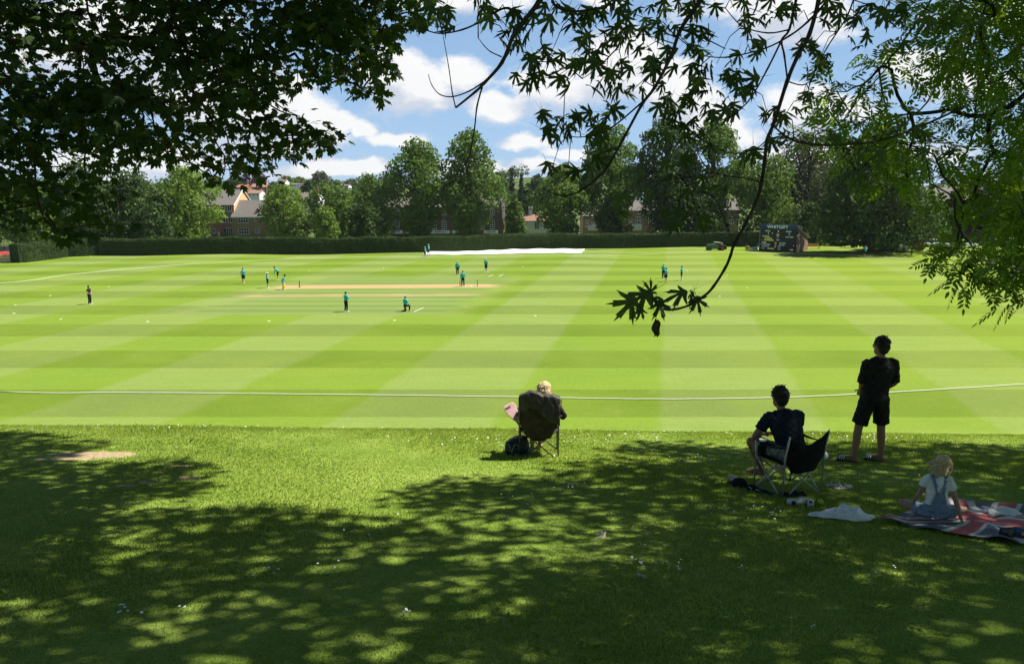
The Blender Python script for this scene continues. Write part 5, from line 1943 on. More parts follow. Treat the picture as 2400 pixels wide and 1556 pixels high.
def scoreboard():
    RZ = R(-43.0)
    a = G(1780, 588.0)
    W_, H_ = 6.75, 4.75
    root = empty("scoreboard", (a.x, a.y, a.z), RZ)
    tag(root, "black cricket scoreboard with blue header on a small brick hut", "scoreboard")
    D = 4.7
    dark = mat("board_black", (0.016, 0.020, 0.020), .55, .25, 1.5)
    blue = mat("board_blue", (0.026, 0.055, 0.150), .6, .12, 1.0, .2)
    # hut of brick under a lean-to roof
    mb = MB()
    o = [(0.05, -.2), (D, -.2), (D, 2.55), (0.05, 4.45)]
    x0, x1 = .12, W_ + .05
    vs = [(x0, y, z) for y, z in o] + [(x1, y, z) for y, z in o]
    mb.add(vs, [(3, 2, 1, 0), (4, 5, 6, 7)] + [(i, (i + 1) % 4, (i + 1) % 4 + 4, i + 4) for i in range(4)])
    mb.build("hut_wall", B_PINK, root)
    mb = MB()
    mb.sheet([[(x0 - .15, -.05, 4.62), (x1 + .22, -.05, 4.62)], [(x0 - .15, D + .55, 2.42), (x1 + .22, D + .55, 2.42)]], .14)
    mb.build("hut_roof", T_GREY, root)
    MB().box((x1 + .10, D * .5, 3.42), (.05, D + .2, .16), rot=Matrix.Rotation(math.atan2(-2.0, D), 3, 'X')).build("barge_board", M_WHITE, root)
    b = MB().box((W_ / 2, -.12, H_ / 2 - .35), (W_, .24, H_ - .70)).build("board", dark, root, bevel=.02)
    h = MB().box((W_ / 2, -.16, H_ - .36), (W_ + .1, .30, .72)).build("header", blue, root, bevel=.02)
    MB().box((.06, -.27, H_ / 2 - .4), (.10, .10, H_ - .9)).build("edge_strip", mat("edge_strip", (.20, .20, .19), .6), root)

    def pos(u, v):
        return (u - 530) / 1075 * W_, H_ - (v - 200) / 815 * H_
    whitem = mat("white_letters", (0.84, 0.85, 0.84), .5, .02)
    yel = emissive("yellow_letters", (0.72, 0.62, 0.14), 0.12)
    mw, my, mh = MB(), MB(), MB()

    def put(mb_, s, u, v, size, bold=.012, sx=1.0, y=-.252):
        V, Fc = text_mesh(s, size, .008, bold, sx)
        x, z = pos(u, v)
        mb_.add([(p[0] + x, p[1] + y, p[2] + z) for p in V], Fc)
    put(mh, "WHITGIFT", 1055, 268, .74, .012, 1.12, -.32)
    for s, u, v, q in (("FINCH", 770, 397, .30), ("5", 790, 468, .42), ("SHORT", 1380, 397, .30), ("2", 1400, 470, .42), ("FOR", 1070, 503, .30), ("BOWLERS", 715, 556, .30), ("LAST WKT", 1410, 560, .30),
                       ("12:04", 1072, 655, .27), ("OVERS", 668, 745, .29), ("1ST INNS", 1215, 745, .29), ("OVERS REM", 738, 802, .29), ("EXTRAS", 1195, 803, .29), ("0", 1540, 806, .29), ("RUN RATE", 715, 860, .29),
                       ("DLS", 1130, 860, .29), ("BOWL", 648, 927, .29), ("BAT", 1130, 932, .29)):
        put(mw, s, u, v, q)
    for u, v in ((905, 460), (606, 678)):
        x, z = pos(u, v)
        mw.cone((x, -.250, z), (x, -.262, z), .10 if u > 700 else .06, n=12)
    for s, u, v, q in (("7", 1075, 415, .56), ("0", 1070, 562, .42), ("STANLAKE", 790, 615, .28), ("RICHARDSON", 815, 672, .28), ("3.3", 1015, 745, .27), ("17", 1020, 802, .27), ("2.0", 1012, 860, .27),
                       ("WHITGIFT", 888, 929, .28), ("AUS", 1490, 935, .30)):
        put(my, s, u, v, q)
    mh.build("lettering", whitem, h)
    mw.build("lettering", whitem, b)
    my.build("lettering", yel, b)
    MB().box((W_ + .12, -.15, H_ - 1.25), (.42, .25, .75)).build("speaker_box", dark, root, bevel=.02)


scoreboard()

# ------------------------------------------------------------------ things along the far edge
M_TEAK = mat("teak", (0.56, 0.37, 0.20), .7, .2, 8.0)


def bench():
    g = G(1905, 584.5)
    root = empty("park_bench", g, R(-8))
    tag(root, "pale wooden bench standing on the grass right of the brick hut", "bench")
    w = 2.1
    mb = MB()
    for i in range(5):
        mb.box((0, -.28 + i * .12, .45), (w, .10, .035))
    mb.build("seat", M_TEAK, root)
    mb = MB()
    mb.box((0, .32, .93), (w, .05, .10))
    mb.box((0, .29, .55), (w, .04, .07))
    for i in range(15):
        mb.box((-w / 2 + .1 + i * (w - .2) / 14, .305, .74), (.06, .03, .36))
    mb.build("backrest", M_TEAK, root)
    for s in (-1, 1):
        for y, h in ((-.28, .66), (.32, .98)):
            MB().box((s * (w / 2 - .04), y, h / 2 - .01), (.075, .075, h)).build("leg", M_TEAK, root)
        MB().box((s * (w / 2 - .04), .02, .68), (.085, .66, .045)).build("armrest", M_TEAK, root)


bench()

M_GREENP = mat("mower_green", (0.035, 0.095, 0.045), .4, .15, 3.0, .5)
M_TYRE = mat("tyre", (0.018, 0.018, 0.018), .9)
M_STEEL = mat("steel", (0.42, 0.43, 0.42), .45, .15, 6.0, .5, .6)
M_REDP = mat("red_paint", (0.30, 0.05, 0.04), .5)
M_YELP = mat("yellow_paint", (0.60, 0.48, 0.05), .5)
M_CREAM = mat("cream_paint", (0.60, 0.58, 0.50), .5)


def wheel(parent, c, r, w, rim, name="wheel"):
    c = Vector(c)
    t = MB().tube([c + Vector((0, -w / 2, 0)), c + Vector((0, -w * .42, 0)), c + Vector((0, w * .42, 0)), c + Vector((0, w / 2, 0))], [r * .86, r, r, r * .86], 20).build(name, M_TYRE, parent)
    MB().cone(c + Vector((0, -w * .53, 0)), c + Vector((0, w * .53, 0)), r * .58, n=16).build("rim", rim, t)
    return t


def mower():
    g = G(1678, 587)
    root = empty("ride_on_mower", g, R(6))
    tag(root, "green ride-on roller mower with red-hubbed wheel parked before the hedge", "mower")
    mb = MB()
    mb.prism([(-1.75, .35), (-1.72, .95), (-1.45, 1.12), (-.35, 1.16), (.1, 1.02), (.25, .5), (.1, .28), (-1.6, .26)], -.55, .55)
    mb.build("bonnet", M_GREENP, root, bevel=.05)
    MB().cone((-1.35, -.68, .36), (-1.35, .68, .36), .36, n=22).build("front_roller", mat("roller_drum", (0.03, 0.06, 0.035), .5), root)
    MB().box((.75, 0, .55), (1.2, .9, .3)).build("chassis", M_GREENP, root, bevel=.04)
    for s in (-1, 1):
        wheel(root, (.85, s * .62, .48), .48, .28, M_REDP)
    MB().box((.45, 0, .88), (.5, .55, .12)).box((.72, 0, 1.12), (.12, .55, .5)).build("seat", mat("seat_black", (.02, .02, .02), .6), root, bevel=.03)
    MB().tube([(.0, 0, 1.0), (.12, 0, 1.35)], .03, 6).build("steering_column", M_BLACK, root)
    mb = MB()
    ring = [Vector((.12 + .1 * math.cos(a) * .3, .2 * math.sin(a), 1.36 + .2 * math.cos(a) * .4)) for a in np.linspace(0, 2 * math.pi, 17)]
    mb.tube(ring, .022, 6)
    mb.build("steering_wheel", M_BLACK, root)
    MB().tube([(-.3, -.45, 1.1), (-.35, -.45, 1.5), (.9, -.45, 1.38), (1.2, -.45, .7)], .035, 6).tube([(-.3, .45, 1.1), (-.35, .45, 1.5), (.9, .45, 1.38), (1.2, .45, .7)], .035, 6).build("guard_rail", M_CREAM, root)
    MB().box((1.55, 0, .5), (.55, 1.1, .6)).build("grass_box", M_BLACK, root, bevel=.05)
    MB().tube([(-1.0, .2, 1.1), (-.55, .2, 1.75)], .025, 6).build("lever", M_BLACK, root)


mower()


def marker_machine(px, py, label, drum, frame, rz, lean):
    g = G(px, py)
    root = empty("pitch_mower", g, rz)
    tag(root, label, "mower", "walk-behind machines by the scoreboard")
    MB().cone((0, -.42, .42), (0, .42, .42), .42, n=22).build("drum", drum, root, smooth=False)
    MB().cone((0, -.46, .42), (0, .46, .42), .12, n=12).build("axle", M_BLACK, root)
    MB().box((.1, 0, .86), (.55, .5, .34)).box((.18, 0, 1.08), (.28, .3, .14)).build("engine", M_BLACK, root, bevel=.03)
    MB().box((-.72, 0, .32), (.6, .8, .5), taper=.8).build("grass_box", frame, root, bevel=.03)
    mb = MB()
    for s in (-1, 1):
        mb.tube([(.1, s * .36, .45), (.65, s * .34, .95), (1.15, s * .32, 1.35), (1.4, s * .30, 1.5)], .03, 6)
    mb.tube([(1.4, -.30, 1.5), (1.4, .30, 1.5)], .03, 6)
    mb.tube([(.65, -.34, .95), (.65, .34, .95)], .025, 6)
    mb.build("handle", frame, root)


marker_machine(1751, 586.5, "walk-behind machine with yellow drum beside the scoreboard", M_YELP, M_BLACK, R(165), 0)
marker_machine(1768, 588.5, "walk-behind machine with pale metal frame right beside the yellow drum", M_STEEL, M_CREAM, R(15), 0)


def pitch_cover():
    # a long white sheet spread on the grass along the hedge foot
    c = [G(990, 597.5), G(1362, 594.0), G(1371, 586.0), G(1004, 588.5)]
    n, m = 70, 14
    P = []
    for j in range(m):
        v = j / (m - 1)
        row = []
        for i in range(n):
            u = i / (n - 1)
            p = (c[0] * (1 - u) + c[1] * u) * (1 - v) + (c[3] * (1 - u) + c[2] * u) * v
            p.y += .18 * math.sin(u * 23) * (1 - v) + .14 * math.sin(u * 51 + 1)
            h = .04 + .03 * math.sin(u * 17 + 2 * v) ** 2 + .16 * math.exp(-((u - .04) / .05) ** 2) * v + .05 * math.sin(u * 40 + v * 5) * v + .10 * v * v
            row.append(Vector((p.x, p.y, float(hz(p.x, p.y)) + max(.03, h))))
        P.append(row)
    o = MB().sheet(P, .03).build("pitch_cover", mat("cover_white", (0.74, 0.74, 0.72), .6, .05, .5), smooth=True)
    tag(o, "long white ground sheet spread out along the foot of the hedge", "cover")
    a = G(1378, 587)
    mb = MB()
    mb.tube([a + Vector((i * .16, .3 * math.sin(i * .5), .06 + .05 * math.sin(i))) for i in range(14)], .035, 6)
    tag(mb.build("hose", M_BLACK, smooth=True), "dark hose lying on the grass at the right end of the white ground sheet", "hose")


pitch_cover()


def stumps():
    for i, (px, py, lab) in enumerate(((702, 673.5, "black set of three stumps at the batter's end, by the yellow-padded player"), (1119, 670.2, "black set of three stumps at the right end of the bare strip"))):
        g = G(px, py)
        root = empty("stumps", g, math.atan2(PIT[1], 1))
        tag(root, lab, "stumps", "wickets on the pitch")
        for k in (-1, 0, 1):
            MB().tube([(0, k * .10, 0), (0, k * .10, .69), (0, k * .10, .72)], [.026, .026, .015], 8).build("stump", M_BLACK, root)
        MB().box((0, 0, .02), (.16, .30, .03)).build("base", M_BLACK, root)


stumps()


def discs():
    c1 = [(72, 228), (65, 267), (283, 294), (686, 305), (1250, 303), (1833, 299), (234, 185), (507, 143), (1437, 68), (1781, 57)]
    c2 = [(108, 278), (965, 188), (1093, 148), (1000, 90), (50, 50), (815, 68)]
    pts = [(x / 1.983, y / 1.983 + 600) for x, y in c1] + [(x / 1.983 + 1200, y / 1.983 + 600) for x, y in c2] + [(213, 601.5)]
    labs = ["far left, above the umpire's shadow side", "left edge, lower of the left pair", "left part of the ring, nearest below the umpire", "below the left end of the square", "straight below the standing near fielder",
            "below the kneeling fielder's chalk line", "beside the umpire on the left", "above and right of the umpire", "mid-field above the wicket", "beside the far end of the bare strip",
            "above the sitting woman", "right of the hanging twig leaves", "furthest right of all", "beside the hanging twig", "right of the far end fielders", "just right of the three chatting players", "by the bend of the hedge"]
    proto = None
    for (px, py), lab in zip(pts, labs):
        g = G(px, py)
        if proto is None:
            mb = MB()
            mb.tube([(0, 0, -.02), (0, 0, .008), (0, 0, .028), (0, 0, .034)], [.13, .13, .08, .04], 16)
            proto = mb.build("marker_disc", mat("disc_white", (0.55, 0.56, 0.42), .6))
            o = proto
        else:
            o = proto.copy()
            COL.objects.link(o)
        o.location = g
        tag(o, "white marker disc on the mown grass, " + lab, "disc", "marker discs round the pitch")


discs()


def chalk():
    m = mat("chalk", (0.62, 0.62, 0.50), .9, .2, 30.0)
    for (a, b) in (((970, 731), (992, 722)), ((1144, 649), (1156, 644.5)), ((1169, 648), (1179, 644)), ((1104, 669.5), (1106, 671.5)), ((933, 732), (943, 730))):
        p, q = G(*a), G(*b)
        d = (q - p).normalized()
        s = Vector((-d.y, d.x, 0)) * .05
        mb = MB()
        n = 5
        vs = []
        for i in range(n + 1):
            c = p.lerp(q, i / n)
            for t in (-1, 1):
                e = c + s * t
                vs.append((e.x, e.y, float(hz(e.x, e.y)) + .012))
        mb.add(vs, [(2 * i, 2 * i + 1, 2 * i + 3, 2 * i + 2) for i in range(n)])
        tag(mb.build("pitch_marking", m), kind="structure")


chalk()


# ------------------------------------------------------------------ gardens at the right end
def bush(px, py, w, h, leaf, label, n=900, size=.2, name="bush", seed=1, cat="bush", group=None):
    r = np.random.default_rng(seed + int(px))
    g = G(px, py)
    k = g.y / F
    W_, H_ = w * k / 2, h * k
    root = empty(name, g)
    tag(root, label, cat, group)
    mb = MB()
    for i in range(5):
        a = i * 1.256
        mb.tube([(0, 0, -.1), (math.cos(a) * W_ * .3, math.sin(a) * W_ * .3, H_ * .45), (math.cos(a) * W_ * .6, math.sin(a) * W_ * .6, H_ * .8)], [.05, .03, .012], 5)
    mb.build("stems", M_BARK, root)
    C = np.stack([r.uniform(-.6, .6, 9) * W_, r.uniform(-.6, .6, 9) * W_, r.uniform(.25, .68, 9) * H_], -1)
    idx = r.integers(0, 9, n)
    d = r.normal(size=(n, 3))
    d /= np.linalg.norm(d, axis=1, keepdims=True)
    P = C[idx] + d * np.array([W_ * .45, W_ * .45, H_ * .34]) * r.uniform(.5, 1.05, (n, 1))
    P[:, 2] = np.maximum(P[:, 2], .03)
    me = scatter_mesh("foliage", LEAF4, LEAF4F, P, basis(np.cross(d, r.normal(size=(n, 3))), d + r.normal(size=(n, 3)) * .5), size * r.uniform(.6, 1.4, n))
    link("foliage", me, root, leaf)


M_SAGE = leaf_mat("sage_leaf", (0.11, 0.15, 0.10), (0.19, 0.23, 0.16), 0.15)
M_ROSE = leaf_mat("rose_leaf", (0.16, 0.05, 0.035), (0.28, 0.09, 0.06), 0.2, (1.3, .8, .7))
BG = "bushes along the right end of the field"
bush(2120, 593, 30, 18, M_SAGE, "grey-green rounded bush at the field edge in the shade of the big dark tree", 900, .16, group=BG)
bush(2152, 588, 40, 20, M_ROSE, "reddish flowering bush behind the wire fence, right of the grey-green one", 900, .18, group=BG)
bush(2165, 597, 60, 12, M_FRESH, "low bright green plants at the foot of the reddish bush", 700, .16, "plant", group=BG)
bush(1995, 580, 34, 34, M_FRESH, "sunlit bush left of the fielder with raised arms", 1300, .24, group=BG)
bush(1965, 577, 40, 22, M_LIME, "green bush right behind the bench end", 1000, .22, group=BG)
bush(2050, 585, 90, 26, M_DARK, "dark wide bush behind the fielder with raised arms", 1500, .26, group=BG)
bush(2090, 590, 60, 24, M_DARK, "dark bush left of the grey-green rounded one", 1200, .24, group=BG)
bush(2220, 600, 70, 34, M_DARK, "dark bush below the parked white car", 1200, .24, group=BG)
bush(2300, 612, 90, 40, M_LIME, "green bush under the hanging ash leaves at the right", 1300, .26, group=BG)
bush(2385, 625, 90, 46, M_DARK, "dark bush cut by the right edge of the picture", 1300, .26, group=BG)


def garden_fence():
    root = None
    pts = [G(2060, 590), G(2100, 593), G(2137, 596), G(2178, 598), G(2225, 603), G(2275, 612)]
    root = empty("wire_fence", pts[0])
    tag(root, "low wire fence on dark posts along the right end of the field", "fence")
    for p in pts:
        MB().box(p - pts[0] + Vector((0, 0, .85)), (.11, .11, 1.8)).build("post", M_BARKD, root)
    mb = MB()
    for h in (.4, .9, 1.4):
        mb.tube([p - pts[0] + Vector((0, 0, h)) for p in pts], .012, 5)
    mb.build("wire", M_BLACK, root)


garden_fence()


def white_railing():
    Y0 = 160
    p = at(2166, 548, Y0)
    root = empty("white_railing", (p[0], Y0, p[2]))
    tag(root, "white painted porch railing in front of the brown brick house", "railing")
    k = Y0 / F
    MB().box((-12 * k, 0, 12 * k), (.5, .3, 24 * k)).build("post", M_WHITE, root)
    mb = MB()
    for z in (2, 12):
        mb.box((2 * k, 0, z * k), (28 * k, .12, .14))
    for i in range(5):
        mb.box((-10 * k + i * 6 * k, 0, 7 * k), (.1, .08, 10 * k))
    mb.build("rail", M_WHITE, root)
    zb = float(hz(p[0], Y0)) - p[2]
    MB().box((2 * k, .3, zb / 2), (30 * k, .5, -zb - .1)).build("plinth", B_BRN, root)


white_railing()


def car(px, py, Y, rz, paint, label, scale=1.0, base=None):
    p = at(px, py, Y)
    z = float(hz(p[0], Y)) if base is None else base
    root = empty("parked_car", (p[0], Y, z), rz)
    tag(root, label, "car", "cars parked beyond the field")
    mb = MB()
    secs = [(-2.1, .35, .70, .74), (-2.0, .30, .82, .82), (-1.2, .28, .92, .86), (0, .28, .95, .87), (1.2, .28, .90, .86), (1.95, .30, .76, .80), (2.12, .36, .64, .70)]
    rings = []
    for x, z0, z1, hw in secs:
        rings.append([(x, -hw, z0), (x, -hw, (z0 + z1) / 2 + .05), (x, -hw * .93, z1), (x, hw * .93, z1), (x, hw, (z0 + z1) / 2 + .05), (x, hw, z0)])
    n = 6
    mb.add([q for r_ in rings for q in r_], [(i * n + j, i * n + (j + 1) % n, (i + 1) * n + (j + 1) % n, (i + 1) * n + j) for i in range(len(rings) - 1) for j in range(n)] + [tuple(reversed(range(n))), tuple((len(rings) - 1) * n + j for j in range(n))])
    mb.build("body", paint, root, bevel=.04)
    mb = MB()
    cs = [(-1.75, .90, .90, .70), (-1.25, .90, 1.40, .62), (.2, .92, 1.46, .64), (.95, .92, .93, .72)]
    rings = [[(x, -hw - (.1 if z1 > 1 else 0), z0), (x, -hw, z1), (x, hw, z1), (x, hw + (.1 if z1 > 1 else 0), z0)] for x, z0, z1, hw in cs]
    n = 4
    mb.add([q for r_ in rings for q in r_], [(i * n + j, i * n + (j + 1) % n, (i + 1) * n + (j + 1) % n, (i + 1) * n + j) for i in range(3) for j in range(n)])
    mb.build("window", M_GLASS, root)
    MB().box((-.5, 0, 1.445), (1.45, 1.22, .05)).build("roof", paint, root, bevel=.02)
    for x in (-1.3, 1.3):
        for s in (-1, 1):
            wheel(root, (x, s * .78, .31), .31, .2, M_STEEL)
    for s in (-1, 1):
        MB().box((2.09, s * .5, .62), (.06, .3, .12)).build("headlight", M_CREAM, root)
    return root


M_CARW = mat("car_white", (0.72, 0.73, 0.74), .25, .04, 1.0, .5)
M_CARR = mat("car_red", (0.42, 0.05, 0.04), .25, .08, 1.0, .5)
M_CARD = mat("car_dark", (0.03, 0.035, 0.045), .25, .1, 1.0, .5)
M_CARS = mat("car_silver", (0.40, 0.42, 0.44), .3, .1, 1.0, .5)
car(2195, 577, 152, R(4), M_CARW, "white parked car just behind the reddish bush")
car(2262, 580, 150, R(4), M_CARW, "white parked car behind the hanging ash leaves, second from the reddish bush")
car(2322, 560, 164, R(4), M_CARS, "silver parked car deep behind the hanging ash leaves")
car(2372, 560, 164, R(4), M_CARW, "white parked car close to the right edge of the picture")
car(-9, 590, 128, R(80), M_CARR, "red parked car at the left edge beyond the low wall")
car(22, 590, 133, R(80), M_CARD, "dark parked car beside the red one, beyond the low wall")


def low_wall():
    a, b = G(-60, 617.5), G(25, 616)
    d = b - a
    root = empty("low_wall", a, math.atan2(d.y, d.x))
    tag(root, "low weathered timber wall at the left edge below the parked cars", "wall")
    L_ = d.length
    m = mat("old_timber", (0.30, 0.24, 0.19), .9, .3, 3.0)
    mb = MB()
    for k in range(3):
        mb.box((L_ / 2, 0, .22 + k * .40), (L_, .10, .36))
    mb.build("boards", m, root)
    for i in range(5):
        MB().box((i * L_ / 4, -.10, .62), (.14, .12, 1.34)).build("post", m, root)


low_wall()
# ------------------------------------------------------------------ people
SKIN = mat("skin", (0.40, 0.24, 0.165), .55, .06, 20.0, .3)
SKIN_TAN = mat("skin_tan", (0.30, 0.165, 0.10), .55, .06, 20.0, .3)
HAIR_D = mat("hair_dark", (0.022, 0.016, 0.012), .6, .3, 60.0, .3, 0, .6, 90)
HAIR_B = mat("hair_blond", (0.56, 0.43, 0.24), .5, .25, 70.0, .35, 0, .6, 120)
HAIR_B2 = mat("hair_dark_blond", (0.56, 0.43, 0.23), .5, .3, 60.0, .35, 0, .6, 120)
TEAL = mat("teal_cloth", (0.022, 0.420, 0.460), .8, .12, 8.0, .2)
TEAL2 = mat("teal_cloth_pale", (0.09, 0.44, 0.46), .8, .12, 8.0, .2)
BLACKC = mat("black_cloth", (0.016, 0.016, 0.018), .85, .25, 8.0, .15)
NAVY = mat("navy_cloth", (0.016, 0.022, 0.036), .85, .2, 8.0, .15)
CHAR = mat("charcoal_cloth", (0.020, 0.020, 0.019), .85, .2, 8.0, .15)
WHITEC = mat("white_cloth", (0.84, 0.83, 0.81), .8, .06, 10.0, .2, 0, .4, 25)
DENIM = mat("denim", (0.20, 0.27, 0.36), .85, .2, 30.0, .15, 0, .3, 60)
KHAKI = mat("striped_khaki", (0.30, 0.28, 0.23), .85, .3, 14.0, .15)
WSHOE = mat("white_shoe", (0.70, 0.70, 0.68), .6)
YSHOE = mat("yellow_shoe", (0.70, 0.62, 0.06), .5)
PSHOE = mat("pink_shoe", (0.72, 0.25, 0.20), .5)
PADY = mat("yellow_pad", (0.78, 0.52, 0.06), .6)
STRAW = mat("straw_hat", (0.62, 0.55, 0.36), .8)
CAPD = mat("dark_green_cap", (0.014, 0.030, 0.022), .8)
CAPT = mat("teal_cap", (0.04, 0.30, 0.26), .8)
CAPW = mat("pale_cap", (0.60, 0.60, 0.52), .8)
EYEM = mat("eye", (0.25, 0.22, 0.20), .2)


def V3(*a):
    return Vector(a)


def stand(**kw):
    """joints of a 1.8 m person standing at the origin and facing +y"""
    J = dict(P=V3(0, 0, .96), W=V3(0, .0, 1.10), C=V3(0, .0, 1.30), N=V3(0, -.02, 1.50), H=V3(0, .01, 1.665), face=V3(0, 1, -.05),
             shL=V3(-.185, -.01, 1.43), shR=V3(.185, -.01, 1.43), elL=V3(-.25, -.04, 1.15), elR=V3(.25, -.04, 1.15), wrL=V3(-.25, .07, .90), wrR=V3(.25, .07, .90),
             haL=V3(0, .2, -1), haR=V3(0, .2, -1), hiL=V3(-.095, 0, .92), hiR=V3(.095, 0, .92), knL=V3(-.11, .03, .50), knR=V3(.11, .03, .50), anL=V3(-.12, -.03, .09), anR=V3(.12, -.03, .09),
             toL=V3(-.15, .17, .035), toR=V3(.15, .17, .035))
    for k, v in kw.items():
        J[k] = Vector(v)
    return J


def scaled(J, s):
    return {k: (v * s if k not in ('face', 'haL', 'haR') else v) for k, v in J.items()}


def torso_rings(J, s, grow=0.0, t0=0.0, t1=1.0, widths=None):
    P, W, C, N = J['P'], J['W'], J['C'], J['N']
    rs = (J['shR'] - J['shL']).normalized()
    rh = (J['hiR'] - J['hiL']).normalized()
    up0 = (W - P).normalized()
    pts = [P - up0 * .12 * s, P - up0 * .04 * s, P + (W - P) * .5, W, W + (C - W) * .5, C, C + (N - C) * .45, C + (N - C) * .72, N]
    w = widths or [(.125, .105), (.165, .122), (.158, .112), (.150, .106), (.163, .115), (.178, .122), (.182, .115), (.140, .092), (.066, .066)]
    out = []
    n = len(pts)
    for i, (p, (a, b)) in enumerate(zip(pts, w)):
        t = i / (n - 1)
        if t < t0 - 1e-6 or t > t1 + 1e-6:
            continue
        d = (pts[min(i + 1, n - 1)] - pts[max(i - 1, 0)]).normalized()
        r = rh.lerp(rs, t).normalized()
        r = (r - d * r.dot(d)).normalized()
        f = d.cross(r)
        out.append((p, r * (a * s + grow), f * (b * s + grow)))
    return out


def hand(mb, wr, d, s, side, curl=.35, detail=True, pd=None):
    """palm, four unequal bent fingers and a thumb off the palm's side"""
    d = Vector(d).normalized()
    u = (pd or Vector((1, 0, 0)))
    u = (u - d * u.dot(d)).normalized()          # across the knuckles, towards the thumb
    n = d.cross(u) * (1 if side > 0 else -1)
    if not detail:
        mb.capsule(wr, wr + d * .11 * s, .034 * s, .028 * s, 8)
        return
    mb.ball(wr + d * .05 * s, (.040 * s, .020 * s, .055 * s), Matrix((u, n, d)).transposed(), 12, 8)
    for k, L in enumerate((.070, .080, .074, .056)):
        o = wr + d * .088 * s + u * ((.030 - .020 * k) * s)
        r = .0095 * s
        p = o
        dd = d
        for j in range(3):
            dd = (dd + n * curl * .55).normalized()
            q = p + dd * L * s * (.45, .32, .23)[j]
            mb.capsule(p, q, r, r * .9, 8)
            p = q
            r *= .9
    o = wr + d * .030 * s + u * .034 * s
    m = o + (d * .6 + u * .75 + n * .2).normalized() * .036 * s
    mb.capsule(o, m, .012 * s, .0105 * s, 8)
    mb.capsule(m, m + (d + u * .25 + n * .3).normalized() * .030 * s, .0105 * s, .009 * s, 8)


